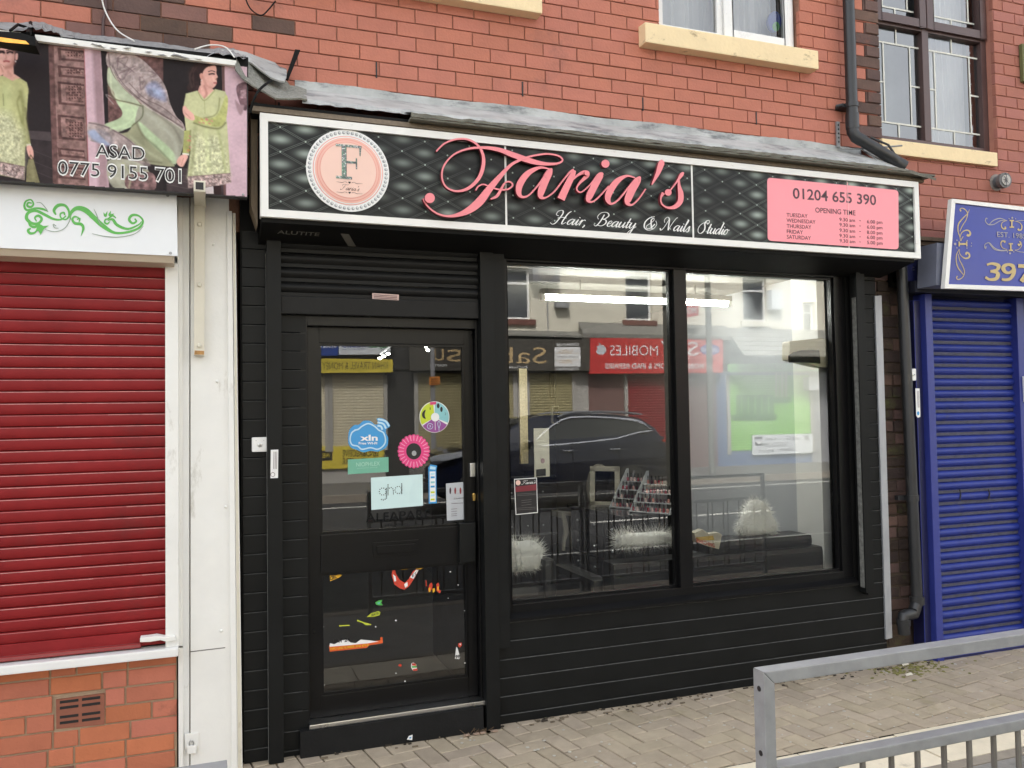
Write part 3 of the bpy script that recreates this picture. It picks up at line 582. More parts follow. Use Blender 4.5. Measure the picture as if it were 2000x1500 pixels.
def script(b, s, cv, p0, p1, xh, mat, wmin, wmax, n=.0015, slant=.45):
    W_ = sum(GL[c][0] if c in GL else .6 for c in s); ux, uy = (p1[0]-p0[0])/W_, (p1[1]-p0[1])/W_; x = 0
    for c in s:
        if c == ' ': x += .6; continue
        for st_ in GL[c][1]:
            P = [(p0[0]+(x+q[0]+slant*(q[1]-.5)*.8)*ux, p0[1]+(x+q[0])*uy-q[1]*xh) for q in st_]; P = spline(P, 5); R = []
            for i, (a, e) in enumerate(P):
                x0, y0 = P[max(0, i-1)]; x1, y1 = P[min(len(P)-1, i+1)]; l = math.hypot(x1-x0, y1-y0) or 1
                R.append((a, e, wmin+(wmax-wmin)*max(0, (y1-y0)/l)**1.5))
            b.ribbon(cv, R, mat, n=n, dn=.0006, sub=1)
        x += GL[c][0]
b = B()
for s_, p0, p1 in (('Hair,', (862, 573), (1062, 588)), ('Beauty', (1112, 584), (1358, 606)), ('&', (1405, 606), (1482, 612)), ('Nails', (1512, 611), (1684, 627)), ('Studio', (1732, 630), (1915, 643))):
    script(b, s_, cvL, p0, p1, 33, white, 3.4, 8)
b.build('tagline', SG)
# round badge
bc = at(680, 334, SY); br = (at(761, 340, SY)-at(599, 325, SY)).length/2
cvB = lambda X, Yp, n=0: Vector((bc.x+X*br, SY-n, bc.z-Yp*br))
b = B(); ps = [mk('badge_peach', (252, 196, 180), .4, var=.02), mk('badge_salmon', (246, 168, 156), .4, var=.02), mk('badge_pale', (252, 212, 196), .4, var=.02)]
b.disc(cvB, 0, 0, 1, 1, white, thick=.005, n=.006, seg=72)
for r, m_, n in ((.845, ps[1], .0072), (.825, white, .0084), (.80, ps[0], .0096), (.755, ps[1], .0108), (.735, ps[0], .012), (.69, ps[1], .0132), (.672, ps[2], .0144)): b.disc(cvB, 0, 0, r, r, m_, n=n, seg=64)
gem = mk('gem_grey', (150, 154, 158), .25, var=.4, vs=60); gemw = mk('gem_white', (236, 238, 236), .2); gemg = mk('gem_green', (150, 186, 166), .2, var=.5, vs=90)
for k in range(56):
    a = 2*math.pi*k/56; X, Y = .925*math.cos(a), .925*math.sin(a)
    b.disc(cvB, X, Y, .04, .04, gem, n=.0072, seg=10); b.disc(cvB, X+.004, Y-.004, .028, .028, gemw, n=.0082, seg=8); b.disc(cvB, X-.006, Y+.006, .013, .013, gem, n=.0092, seg=6)
fx = lambda X, Y: ((X-620)/254, (Y-474)/251)       # crop pixels to badge units
for q in ([(562, 320), (612, 320), (612, 526), (562, 526)], ):
    pass
for q in ([(578,322),(608,322),(608,528),(578,528)], [(543,319),(700,319),(700,333),(543,333)], [(685,319),(700,319),(694,382),(688,382)], [(608,418),(672,418),(672,432),(608,432)], [(664,396),(672,396),(672,464),(664,464)], [(543,514),(640,514),(640,530),(543,530)]):
    b.art(cvB, [fx(*p) for p in q], mk('gem_dark', (70, 84, 78), .4, var=.5, vs=120), n=.0156)
random.seed(3)
def gems(x0, x1, y0, y1, st_, r):
    y = y0
    while y <= y1:
        x = x0
        while x <= x1: b.disc(cvB, *fx(x+random.uniform(-1, 1), y+random.uniform(-1, 1)), r/254, r/254, random.choice((gemw, gemg, gemg, gem)), n=.0166, seg=7); x += st_
        y += st_
gems(583, 604, 328, 524, 9, 4.2); gems(548, 698, 323, 331, 8, 3.6); gems(612, 668, 422, 430, 8, 3.4); gems(668, 669, 400, 462, 8, 3); gems(690, 696, 336, 376, 8, 2.8); gems(548, 636, 518, 527, 8, 3.6)
script(b, "Faria's", lambda X, Y, n=0: cvB(*fx(X, Y), n), (572, 597), (684, 599), 15, mk('ink_brown', (96, 66, 64), .5), 1.6, 3.6, n=.0156)
for y in (550, 612):
    b.disc(lambda X, Y, n=0: cvB(*fx(X, Y), n), 621, y-2, 4, 4, ink, n=.0156, seg=8); b.disc(lambda X, Y, n=0: cvB(*fx(X, Y), n), 628, y-2, 4, 4, ink, n=.0158, seg=8); b.art(lambda X, Y, n=0: cvB(*fx(X, Y), n), [(617, y-1), (632, y-1), (624.5, y+8)], ink, n=.016)
    for sgn in (-1, 1): b.ribbon(lambda X, Y, n=0: cvB(*fx(X, Y), n), [(624+sgn*14, y, 3), (624+sgn*30, y-3, 1.6), (624+sgn*45, y+3, 2.4), (624+sgn*80, y+1, 1)], mk('ink_brown', (96, 66, 64)), n=.0156)
b.build('badge', SG)
# hours panel
cvH = F0(SY, 1350, 250, 4); b = B()
C = [(592, 388), (1616, 487), (1618, 950), (596, 880)]
def rr(C, r):
    out = []
    for i in range(4):
        p, a, c = Vector(C[i]), Vector(C[i-1]), Vector(C[(i+1) % 4]); da = (a-p).normalized()*r; dc = (c-p).normalized()*r
        for k in range(6):
            t = k/5; q = (p+da)*(1-t)**2+p*2*t*(1-t)+(p+dc)*t*t; out.append((q.x, q.y))
    return out
b.plate(cvH, rr(C, 30), .002, pinkp, n=.003)
text(b, '01204 655 390', cvH, (792, 550), (1442, 604), 80, mauve, n=.0042, bold=.012)
text(b, 'OPENING TIME', cvH, (966, 660), (1280, 684), 38, mauve, n=.0042, bold=.006)
for k, (d, p0, p1, a0, a1, e) in enumerate((('TUESDAY', (742, 694), (906, 703), (1154, 728), (1370, 745), '6.00 pm'), ('WEDNESDAY', (742, 736), (968, 750), (1155, 769), (1370, 787), '6.00 pm'), ('THURSDAY', (743, 780), (935, 791), (1155, 812), (1370, 828), '8.00 pm'), ('FRIDAY', (744, 823), (870, 831), (1155, 854), (1370, 867), '6.00 pm'), ('SATURDAY', (744, 865), (932, 876), (1156, 894), (1371, 908), '5.00 pm'))):
    text(b, d, cvH, p0, p1, 29, mauve, n=.0042, bold=.004); text(b, '9.30 am', cvH, a0, (a0[0]+122, a0[1]+8), 26, mauve, n=.0042, bold=.004)
    text(b, e, cvH, a1, (a1[0]+120, a1[1]+6), 26, mauve, n=.0042, bold=.004); text(b, '-', cvH, (1310, a0[1]+8-2), (1321, a0[1]+9-2), 28, mauve, n=.0042, bold=.004)
x = sj[2]; b.box(x-.0025, x+.0025, SY-.0055, SY-.003, at(1655, 480, SY).z, at(1655, 357, SY).z, mk('pink_faded', (255, 190, 194), .5))
b.build('hours_panel', SG)
b = B(); utext(b, 'ALUTITE', .32, .52, -.155, .04, mk('grey_print', (108, 106, 100), .6))
tag(b.build('sticker'), 'grey printed letters on underside of the black shutter box', 'sticker')
b = B(); b.prism([under(.62, -.2), under(.66, -.2), under(.72, -.05), under(.68, -.05)], (0, 0, -.001), mk('grey_print', (108, 106, 100)))
tag(b.build('tape_strip'), 'slanting grey tape strip on underside of the black shutter box', 'tape')
# ------------------------------------------------------------------ canopy over the sign
CN = thing('sign_canopy', 'weathered lead flashing and felt roof running along above the black sign', 'canopy', (2.2, -.1, 3.12))
b = B(); b.box(.2, 4.27, -.275, .0, 3.112, 3.165, blackm); b.prism([(.2, -.30, 3.118), (.2, -.275, 3.15), (.2, -.275, 3.113)], (4.1, 0, 0), wood); b.build('fascia_board', CN)
b = B(); nx = 90; rows = [(-.335, 3.16), (-.335, 3.178), (-.2, 3.225), (-.05, 3.30)]
q = []
for i in range(nx+1):
    x = .95+(4.36-.95)*i/nx; cr = max(0, (x-4.1))*.15
    for (y, z) in rows: q.append((x+(.0 if y < -.3 else -.02), y+random.uniform(-.004, .004), z+random.uniform(-.004, .004)-cr))
k = len(rows); b.add(q, [(i*k+j, (i+1)*k+j, (i+1)*k+j+1, i*k+j+1) for i in range(nx) for j in range(k-1)], felt)
b.box(.95, 4.36, -.33, -.05, 3.15, 3.16, felt); b.build('felt_sheet', CN)
b = B(); q = []; nx = 140; random.seed(5); k = 6
for i in range(nx+1):
    x = .43+(4.13-.43)*i/nx; t = (x-.43)/3.7
    fr = -.30+.13*min(1, t*1.8); zf = 3.195+.06*min(1, t*1.8)*(1) ; wav = .003*math.sin(i*.37)+random.uniform(-.002, .002)
    fray = random.uniform(-.008, .008)+(.02*math.sin(i*.25) if .25 < t < .35 else 0)
    pts = [(fr+fray, zf-.015), (fr+.02, zf+.012), (fr*.5, zf*.5+3.355*.5+wav), (.01, 3.36+wav*.5), (.05, 3.385), (.055, 3.428+random.uniform(-.002, .002)+.005*math.sin(i*.17))]
    q += [(x, y, z) for y, z in pts]
b.add(q, [(i*k+j, (i+1)*k+j, (i+1)*k+j+1, i*k+j+1) for i in range(nx) for j in range(k-1)], lead, True)
b.prism([(4.13, -.17, 3.24), (4.13, .055, 3.43), (4.2, .055, 3.42), (4.40, -.2, 3.185)], (0, 0, -.012), lead)
b.build('lead_flashing', CN, angle=.9)
# lifted, torn corner where the two shops meet
cvT = lambda Y: F0(Y, 430, 80, 7.407)
b = B()
def sheet(b, rows, mat, thick=.006):       # rows of (x,y,Y) traced points, skinned into a sheet
    cvp = [[at(430+x/7.407, 80+y/7.407, Y) for x, y, Y in r] for r in rows]; n = len(rows[0]); q = [p for r in cvp for p in r]; o = len(q)
    q2 = [p+Vector((0, thick, -thick)) for p in q]
    fs = [(i*n+j, i*n+j+1, (i+1)*n+j+1, (i+1)*n+j) for i in range(len(rows)-1) for j in range(n-1)]
    b.add(q+q2, fs+[tuple(o+i for i in reversed(f)) for f in fs]+[(j, o+j, o+j+1, j+1) for j in range(n-1)]+[((len(rows)-1)*n+j+1, (len(rows)-1)*n+o+j+1, (len(rows)-1)*n+o+j, (len(rows)-1)*n+j) for j in range(n-1)], mat)
sheet(b, [[(235,245,-.3),(460,330,-.2),(620,430,-.14),(760,540,-.1),(960,575,-.05),(1010,640,-.02),(1130,655,.0),(1250,700,.0)], [(222,330,-.33),(400,450,-.27),(560,540,-.22),(700,640,-.18),(860,680,-.14),(960,720,-.12),(1100,740,-.12),(1250,790,-.15)], [(215,400,-.36),(330,540,-.33),(470,640,-.32),(640,730,-.32),(800,825,-.31),(1000,832,-.31),(1160,825,-.31),(1260,845,-.31)]], feltd)
b.build('torn_felt', CN)
b = B()
sheet(b, [[(0,125,-.12),(200,125,-.1),(380,160,-.06),(560,230,-.02),(790,310,.02),(860,370,.03),(960,400,.04)], [(0,150,-.16),(210,140,-.14),(400,190,-.11),(560,300,-.1),(760,390,-.08),(880,430,-.06),(965,440,-.04)], [(0,185,-.2),(205,165,-.2),(440,240,-.18),(600,400,-.18),(760,470,-.17),(900,520,-.15),(962,505,-.12)], [(0,235,-.24),(210,225,-.24),(455,315,-.23),(590,420,-.23),(740,530,-.22),(850,570,-.2),(930,585,-.18)]], lead)
b.build('torn_lead', CN, bevel=0)
b = B(); b.prism([at(430+x/7.407, 80+y/7.407, -.02) for x, y in ((1085, 120), (1160, 130), (985, 560), (940, 540))], (0, .02, 0), blackm); tag(b.build('batten'), 'black wooden batten sticking up from torn roof felt beside the salon sign', 'batten')
# ------------------------------------------------------------------ downpipe
DP = thing('downpipe', 'black plastic rainwater pipe with swan neck down to a boot by blue shutter', 'pipe', (4.1, 0, 0))
r = .037
b = B(); b.tube([(3.995, -.02, 5.6), (3.995, -.02, 3.56)], r, plastic, 16); b.build('pipe', DP)
b = B(); b.tube([(3.995, -.02, 3.62), (3.995, -.02, 3.52)], r+.006, plastic, 16); P = [(3.995, -.02, 3.56), (3.995, -.021, 3.50), (4.01, -.03, 3.465), (4.05, -.05, 3.435)]; b.tube(P, r+.003, plastic, 16); b.build('elbow', DP)
b = B(); p1 = at(1755, 320, -.12); b.tube([(4.03, -.04, 3.45), tuple(p1+Vector((-.05, 0, .03))), tuple(p1)], r, plastic, 16); b.tube([tuple(p1+Vector((-.03, .01, .02))), tuple(p1+Vector((.035, -.012, -.022)))], r+.006, plastic, 16); b.build('pipe', DP)
b = B(); pa, pb = at(1757, 440, -.03), at(1791, 1172, -.03); b.tube([pa, pb], .036, plastic, 16); b.build('pipe', DP)
b = B(); m_ = pa.lerp(pb, .73); b.tube([m_+Vector((0, 0, .02)), m_+Vector((0, 0, -.02))], .042, plastic, 16); b.box(m_.x-.09, m_.x, .0, .03, m_.z-.015, m_.z+.015, plastic); b.build('bracket', DP)
b = B(); e1 = at(1791, 1165, -.03); e2 = at(1785, 1198, -.04); e3 = at(1765, 1203, -.04); e4 = at(1766, 1238, -.04)
b.tube([e1, e1+Vector((0, 0, -.05))], .046, plastic, 16); b.tube([e1+Vector((0, 0, -.03)), e2+Vector((.005, 0, .02)), e2, e3+Vector((.03, 0, .005)), e3, e3+Vector((-.008, 0, -.03)), e4], .038, plastic, 16); b.tube([e3+Vector((-.004, 0, -.02)), e3+Vector((-.004, 0, -.06))], .044, plastic, 16); b.build('boot', DP)
b = B(); b.box(3.93, 4.06, -.005, .06, 3.665, 3.69, plastic); b.tube([(3.995, -.02, 3.662), (3.995, -.02, 3.692)], r+.006, plastic, 16); b.tube([(3.93, .0, 3.678), (3.90, .02, 3.672)], .012, plastic); b.build('bracket', DP)
b = B(); s_ = at(1632, 238, .045); b.box(s_.x, s_.x+.025, .035, .048, s_.z-.17, s_.z, galv); P = [s_+Vector((.012, -.006, -.16)), s_+Vector((.03, -.02, -.185)), s_+Vector((.2, -.06, -.178)), s_+Vector((.5, -.06, -.13))]; b.tube(P, .006, galv, 6)
for k in range(5): b.box(s_.x+.008, s_.x+.017, .033, .036, s_.z-.03-k*.028, s_.z-.018-k*.028, ink)
tag(b.build('strap_bracket'), 'perforated galvanised strap and stay rod fixed beside the black pipe bend', 'bracket')
b = B(); b.tube([at(1700, 268, -.02), at(1735, 283, -.06), at(1750, 305, -.1), at(1760, 325, -.12), at(1768, 338, -.12)], .008, plastic, 6); tag(b.build('cable'), 'black cable curving past the end of the rainwater pipe bend', 'cable')
b = B(); b.plate(F0(-.012), [(1709, 578), (1722, 577), (1743, 1246), (1731, 1249)], .02, mk('bare_strip', (176, 178, 182), .5, metal=.3, var=.2, vs=12, stretch=(1, 1, .2))); tag(b.build('metal_strip', bevel=.002), 'bare silver metal strip standing at the right edge of black cladding', 'strip')
# ------------------------------------------------------------------ things stuck on the door glass
DG = DY+.017
def sticker(name, label, cat, fn, thick=.0012, group=None):
    b = B(); fn(b); return tag(b.build(name), label, cat, group)
cvd = F0(DG, 560, 600, 3.334)
skyb = mk('sticker_blue', (60, 158, 222), .35, var=.04); skyp = mk('sticker_pale_blue', (196, 232, 250), .35, var=.02)
def wifi(b):
    out = [(400,850),(408,800),(440,768),(470,765),(500,740),(545,742),(575,765),(600,755),(585,728),(610,722),(645,735),(668,760),(670,780),(648,792),(645,820),(660,850),(655,900),(630,925),(590,940),(545,935),(500,945),(460,930),(420,915),(402,885)]
    b.plate(cvd, spline([(x, y, 0) for x, y in out+out[:1]], 3) and [(p[0], p[1]) for p in spline([(x, y, 0) for x, y in out+out[:1]], 3)][:-1], .001, skyb, n=.002)
    b.ribbon(cvd, [(462,795),(425,815),(412,860),(425,895),(462,905),(490,925),(545,915),(590,925),(625,905),(642,870),(630,820),(598,800),(570,775),(530,758),(490,775),(465,795),(440,800)], skyp, n=.0032, w=9)
    for k, P in enumerate(([(590,772),(612,776),(622,798)], [(590,750),(628,760),(645,790)], [(592,730),(642,742),(666,776)])): b.ribbon(cvd, P, skyp, n=.0032, w=12)
    text(b, 'xln', cvd, (478, 868), (592, 868), 36, white, n=.0034, bold=.03); text(b, 'Free WI-FI', cvd, (468, 893), (588, 893), 15, white, n=.0034, bold=.02)
sticker('sticker', 'blue cloud shaped Wi-Fi sticker on the upper door glass', 'sticker', wifi)
yl = mk('sticker_lime', (206, 222, 52), .4); aq = mk('sticker_aqua', (146, 208, 214), .4); vi = mk('sticker_violet', (156, 78, 156), .4)
def wheel(b):
    b.disc(cvd, 961, 715, 98, 102, white, thick=.001, n=.002, seg=40); r = (94, 98)
    def sec(a0, a1, m_):
        b.art(cvd, [(961, 718)]+[(961+r[0]*math.cos(math.radians(a)), 716+r[1]*math.sin(math.radians(a))) for a in range(a0, a1+1, 5)], m_, n=.0032)
    sec(150, 265, yl); sec(-88, 25, aq); sec(30, 147, vi)
    b.disc(cvd, 965, 716, 27, 28, white, n=.0044); b.art(cvd, [(932, 618), (972, 616), (972, 632), (932, 638)], mk('sticker_magenta', (220, 60, 120), .4), n=.0044)
    b.disc(cvd, 985, 642, 9, 16, ink, n=.0044); b.disc(cvd, 1006, 665, 8, 17, ink, n=.0044); b.ribbon(cvd, [(902, 668, 6), (890, 690, 17), (890, 710, 17), (902, 726, 6)], ink, n=.0044)
    b.ribbon(cvd, [(932+18*math.cos(k*.5), 775+18*math.sin(k*.5)) for k in range(13)], skyp, n=.0044, w=3); text(b, '3', cvd, (927, 782), (937, 782), 14, skyp, n=.0044)
    b.ribbon(cvd, [(990, 790), (982, 760), (990, 742), (998, 760), (990, 790), (991, 806)], skyp, n=.0044, w=3); b.ribbon(cvd, [(965, 740), (966, 800)], white, n=.0044, w=3)
    text(b, '2', cvd, (1028, 702), (1036, 702), 16, ink, n=.0044); text(b, '1', cvd, (930, 668), (935, 668), 16, ink, n=.0044)
sticker('sticker', 'round sticker in lime, aqua and violet thirds on the door glass', 'sticker', wheel)
pk = mk('sticker_pink', (240, 66, 140), .35, var=.05); pk2 = mk('sticker_rose', (252, 170, 205), .35)
def flower(b):
    for k in range(24):
        a = 2*math.pi*k/24; c, s = math.cos(a), math.sin(a)
        P = [(827+c*(55+x)-s*yy, 938+(s*(55+x)+c*yy)*1.05) for x, yy in ((0, 5), (18, 12), (40, 13), (50, 6), (50, -6), (40, -13), (18, -12), (0, -5))]
        b.plate(cvd, P, .001, pk, n=.002+.0003*(k % 2)); b.ribbon(cvd, [(827+c*66, 938+s*69), (827+c*98, 938+s*103)], pk2, n=.0032, w=5, sub=1)
    for k in range(24):
        a = 2*math.pi*(k+.5)/24
    b.disc(cvd, 827, 938, 62, 65, pk, n=.003, seg=40); b.disc(cvd, 826, 938, 49, 53, ink, n=.0042, seg=40); b.disc(cvd, 828, 951, 15, 17, mk('sticker_grey', (170, 172, 174), .3), n=.0054)
sticker('sticker', 'pink daisy shaped sticker of coiled loops with black centre on door glass', 'sticker', flower)
def niop(b):
    b.plate(cvd, [(398, 992), (662, 976), (663, 1072), (398, 1088)], .001, mk('sticker_jade', (116, 184, 158), .4, var=.03), n=.002)
    text(b, 'NIOPHLEX', cvd, (452, 1038), (606, 1030), 26, mk('sticker_jade_pale', (176, 222, 204), .4), n=.0032, bold=.004); text(b, 'SMOOTH SHINE', cvd, (456, 1052), (590, 1045), 5, MC['sticker_jade_pale'], n=.0032)
sticker('sticker', 'jade green rectangular sticker with pale capitals on door glass', 'sticker', niop)
def ghd(b):
    b.plate(cvd, [(548, 1110), (884, 1088), (887, 1292), (551, 1320)], .001, mk('sticker_mint', (214, 240, 240), .35, var=.02), n=.002)
    dots = []
    for cx_, cy_, r in ((624, 1200, 22), (726, 1190, 22)):
        dots += [(cx_+r*math.cos(k*.628), cy_+r*1.05*math.sin(k*.628)) for k in range(10)]
    dots += [(648, 1180+k*9) for k in range(8)]+[(640, 1250), (628, 1255), (616, 1252)]+[(659, 1156+k*9.3) for k in range(8)]+[(668, 1178), (680, 1174), (690, 1182), (693, 1193), (694, 1204), (694, 1215)]+[(748, 1150+k*9) for k in range(8)]
    for x, y in dots: b.disc(cvd, x, y, 3.6, 3.8, ink, n=.0032, seg=8)
sticker('sticker', 'pale mint rectangular sticker with dotted lowercase letters on door glass', 'sticker', ghd)
def loy(b):
    b.plate(cvd, [(922, 1064), (973, 1062), (976, 1277), (924, 1279)], .001, skyb, n=.002); b.plate(cvd, [(930, 1070), (967, 1069), (969, 1266), (931, 1268)], .0005, white, n=.0032)
    b.plate(cvd, [(920, 1048), (935, 1024), (978, 1032), (972, 1064), (925, 1068)], .001, skyb, n=.0028); b.art(cvd, [(934, 1034), (970, 1042), (966, 1058), (930, 1054)], skyp, n=.0042)
    for k, y in enumerate((1085, 1108, 1140, 1168, 1205, 1225, 1252)): b.art(cvd, [(936, y-6), (962, y-7), (962, y+5), (936, y+6)], (skyp, skyb, aq, skyb, yl, skyp, yl)[k], n=.0044)
sticker('sticker', 'narrow vertical blue and white sticker near right edge of door glass', 'sticker', loy)
def pricel(b):
    b.plate(cvd, [(1036, 1148), (1152, 1138), (1155, 1382), (1043, 1390)], .001, mk('paper_grey', (198, 202, 206), .6, var=.02), n=.002)
    nl = mk('nail_red', (150, 60, 64), .4)
    for k, x in enumerate((1064, 1096, 1130)): b.disc(cvd, x, 1195, 6, 22, (mk('nail_plum', (70, 44, 60), .4), nl, nl)[k], n=.0032, seg=12)
    text(b, 'SOLARIUM', cvd, (1088, 1250), (1150, 1246), 8, ink, n=.0032)
    for k, y in enumerate((1275, 1312, 1328, 1344, 1356)): b.ribbon(cvd, [(1070, y+3), (1148 if k == 0 else 1108, y-1)], mauve, n=.0032, w=2.2, sub=1)
sticker('price_list', 'grey paper price list with three painted nails in lower right of door glass', 'notice', pricel)
sticker('lettering', 'faint dark ALFAPARF lettering across foot of upper door glass', 'lettering', lambda b: (text(b, 'ALFAPARF', cvd, (515, 1400), (932, 1372), 56, mk('letter_dark', (24, 25, 26), .6, spec=.1), n=.002, bold=.006), text(b, 'MILANO', cvd, (640, 1428), (790, 1418), 12, MC['letter_dark'], n=.002)))
# torn remains of posters on the lower pane
cvp = F0(DG, 560, 1000, 3.125)
pye = mk('poster_yellow', (244, 186, 40), .5, var=.1, vs=30); pre = mk('poster_red', (212, 66, 44), .5, var=.25, vs=40); por = mk('poster_orange', (228, 96, 40), .5, var=.1, vs=20); pgr = mk('poster_green', (80, 176, 76), .5, var=.2, vs=40); pli = mk('poster_lime', (192, 204, 60), .5, var=.3, vs=60)
def scrap(label, polys, extra=None):
    b = B()
    for k, (P, m_) in enumerate(polys): b.plate(cvp, P, .0008, m_, n=.0015+.001*k)
    if extra: extra(b)
    tag(b.build('poster_scrap'), label, 'scrap')
scrap('yellow torn corner with CIRC letters at top left of lower door pane', [([(262, 378), (300, 374), (338, 386), (318, 400), (290, 412), (264, 422)], pye)], lambda b: (text(b, 'CIRC', cvp, (265, 416), (306, 402), 22, ink, n=.003, bold=.02), text(b, 'PLANET', cvp, (265, 388), (300, 384), 7, ink, n=.003, bold=.02)))
scrap('V shaped red and white torn strip at top middle of lower door pane', [([(645, 352), (660, 350), (668, 380), (690, 415), (720, 432), (745, 408), (770, 360), (790, 350), (805, 352), (796, 372), (775, 410), (745, 455), (718, 474), (690, 466), (655, 440), (640, 385)], pre), ([(648, 380), (664, 392), (668, 420), (656, 425)], white), ([(752, 398), (788, 352), (804, 354), (772, 408)], white), ([(715, 440), (735, 425), (738, 450), (722, 462)], white)], lambda b: text(b, 'ET', cvp, (765, 398), (792, 378), 16, ink, n=.0042, bold=.02))
scrap('yellow torn strip at top middle right of lower door pane', [([(786, 322), (855, 309), (856, 322), (818, 350), (788, 348)], pye)], lambda b: text(b, 'ROPE 01', cvp, (795, 340), (842, 330), 12, ink, n=.003, bold=.02))
scrap('small yellow fragment marked M below the letter plate', [([(702, 332), (738, 322), (740, 350), (700, 354)], pye)], lambda b: text(b, 'M', cvp, (706, 352), (728, 348), 22, ink, n=.003, bold=.03))
scrap('tiny yellow flake at top right corner of lower door pane', [([(926, 304), (946, 302), (960, 318), (952, 330), (936, 318)], pye)])
scrap('red and yellow flame like flakes at right of lower door pane', [([(848, 415), (853, 418), (854, 455), (848, 452)], pre), ([(872, 440), (882, 430), (890, 445), (886, 470), (866, 490), (862, 470)], pre), ([(912, 440), (924, 430), (930, 446), (928, 470), (940, 480), (934, 496), (914, 480)], pre), ([(888, 470), (900, 462), (904, 480), (892, 492)], pye), ([(866, 462), (874, 458), (876, 484), (866, 488)], pye), ([(916, 455), (926, 452), (926, 478), (918, 478)], pye)])
scrap('green leaf shaped flake in middle of lower door pane', [([(540, 552), (560, 540), (584, 536), (576, 552), (586, 568), (560, 570), (545, 564)], pgr), ([(552, 552), (570, 548), (568, 562), (555, 562)], mk('poster_aqua', (96, 190, 170), .5))])
scrap('lime flake with dark letters below the green flake', [([(488, 640), (515, 618), (560, 604), (572, 612), (566, 630), (530, 640)], pli)], lambda b: text(b, 'ZATE', cvp, (515, 636), (560, 622), 13, ink, n=.003, bold=.02))
scrap('thin lime shreds in left half of lower door pane', [([(430, 656), (470, 672), (515, 684), (512, 690), (480, 690), (466, 678), (428, 666)], pli), ([(318, 690), (384, 688), (384, 694), (320, 698)], pli)])
scrap('orange and white torn strip with phone number low on door pane', [([(258, 815), (500, 792), (572, 782), (570, 764), (584, 764), (586, 800), (500, 814), (490, 828), (262, 852)], por), ([(262, 800), (290, 806), (340, 782), (372, 778), (388, 796), (420, 800), (452, 778), (500, 782), (562, 790), (500, 800), (380, 812), (262, 822)], white)], lambda b: (text(b, 'INFO LINE NUMBER: 0743 479 81', cvp, (266, 842), (500, 818), 15, pye, n=.0036, bold=.02), text(b, 'SAT 24', cvp, (284, 800), (385, 788), 20, ink, n=.0036, bold=.03)))
scrap('white torn triangle numbered 99 at lower right of door pane', [([(1034, 822), (1042, 830), (1058, 885), (1052, 898), (1026, 895)], white)], lambda b: text(b, '99', cvp, (1028, 894), (1056, 890), 20, ink, n=.0036, bold=.03))
scrap('small red and white round flake above the torn 99 triangle', [([(1046, 802), (1066, 796), (1070, 812), (1056, 828), (1046, 818)], pre), ([(1052, 804), (1064, 802), (1060, 814)], white)])
scrap('red, white and green label scrap near bottom of door pane', [([(760, 924), (772, 918), (790, 930), (797, 964), (770, 968), (758, 948)], white), ([(764, 922), (786, 924), (790, 938), (764, 936)], pre), ([(762, 940), (792, 938), (793, 948), (764, 950)], pgr), ([(768, 958), (796, 954), (797, 966), (770, 968)], pre)])
scrap('tiny red flake left of red, white and green scrap on door pane', [([(682, 932), (694, 926), (702, 934), (696, 948), (690, 938), (684, 944)], pre)])
for x, y, r in ((222, 385, 7), (998, 365, 7), (1046, 445, 6), (986, 526, 4), (1084, 602, 5), (666, 662, 7), (224, 700, 6), (542, 700, 7), (1087, 922, 6), (666, 984, 6), (722, 1032, 8), (230, 1055, 4), (490, 358, 5), (545, 356, 6)):
    b = B(); b.plate(cvp, [(x+r*random.uniform(.6, 1)*math.cos(a), y+r*random.uniform(.4, .8)*math.sin(a)) for a in (0, 1.2, 2.3, 3.4, 4.6, 5.5)], .0008, white, n=.0015)
    tag(b.build('paper_fleck'), 'tiny white paper fleck stuck on the lower door glass', 'fleck', 'white paper flecks on the lower door glass')
b = B(); b.plate(F0(-.058, 560, 1000, 3.125), [(734, 1390), (745, 1368), (768, 1360), (766, 1392)], .002, white); b.art(F0(-.058, 560, 1000, 3.125), [(748, 1376), (760, 1372), (760, 1380), (750, 1384)], skyb, n=.001); tag(b.build('litter'), 'white torn paper scrap lying against the black door step', 'litter')
b = B()
for k in range(26):
    p = atz_ = Vector((1.33+random.uniform(-.07, .08), -.07+random.uniform(-.015, .02), .004)); a = random.uniform(0, 6.3); l = random.uniform(.02, .06)
    b.tube([p, p+Vector((l*math.cos(a), l*.3*math.sin(a), random.uniform(.0, .03)))], .0016, mk('dead_leaf', (96, 78, 58), .9, var=.4, vs=60), 4)
for k in range(6):
    p = Vector((1.33+random.uniform(-.1, .1), -.085, .005)); b.box(p.x, p.x+.03, p.y-.01, p.y+.01, .004, .009, mk('leaf_pale', (176, 150, 130), .9))
tag(b.build('leaf_litter'), 'small heap of dead leaves in the corner of door step and frame', 'litter')
# labels and key switch
b = B(); cv = F0(-.037, 400, 430, 3.333); b.plate(cv, [(1090, 474), (1264, 485), (1263, 522), (1090, 512)], .001, mk('label_pinkish', (222, 190, 180), .5, dirt=((120, 80, 70), .4, 60)))
for k in range(3): b.ribbon(cv, [(1100, 486+k*10), (1252, 495+k*10)], mauve, n=.001, w=4, sub=1)
tag(b.build('label_sticker'), 'small pinkish maker label on the black shutter above the door', 'sticker')
b = B(); cv = F0(-.064, 440, 650, 1.767); b.plate(cv, [(157, 404), (183, 403), (182, 501), (156, 502)], .001, white)
for k in range(3): b.ribbon(cv, [(178-k*5, 410), (177-k*5, 470)], mauve, n=.001, w=1.6, sub=1)
b.ribbon(cv, [(164+7*math.cos(t*.6), 489+7*math.sin(t*.6)) for t in range(12)], mauve, n=.001, w=1.5)
tag(b.build('label_sticker'), 'white vertical label on the black shutter rail left of door', 'sticker')
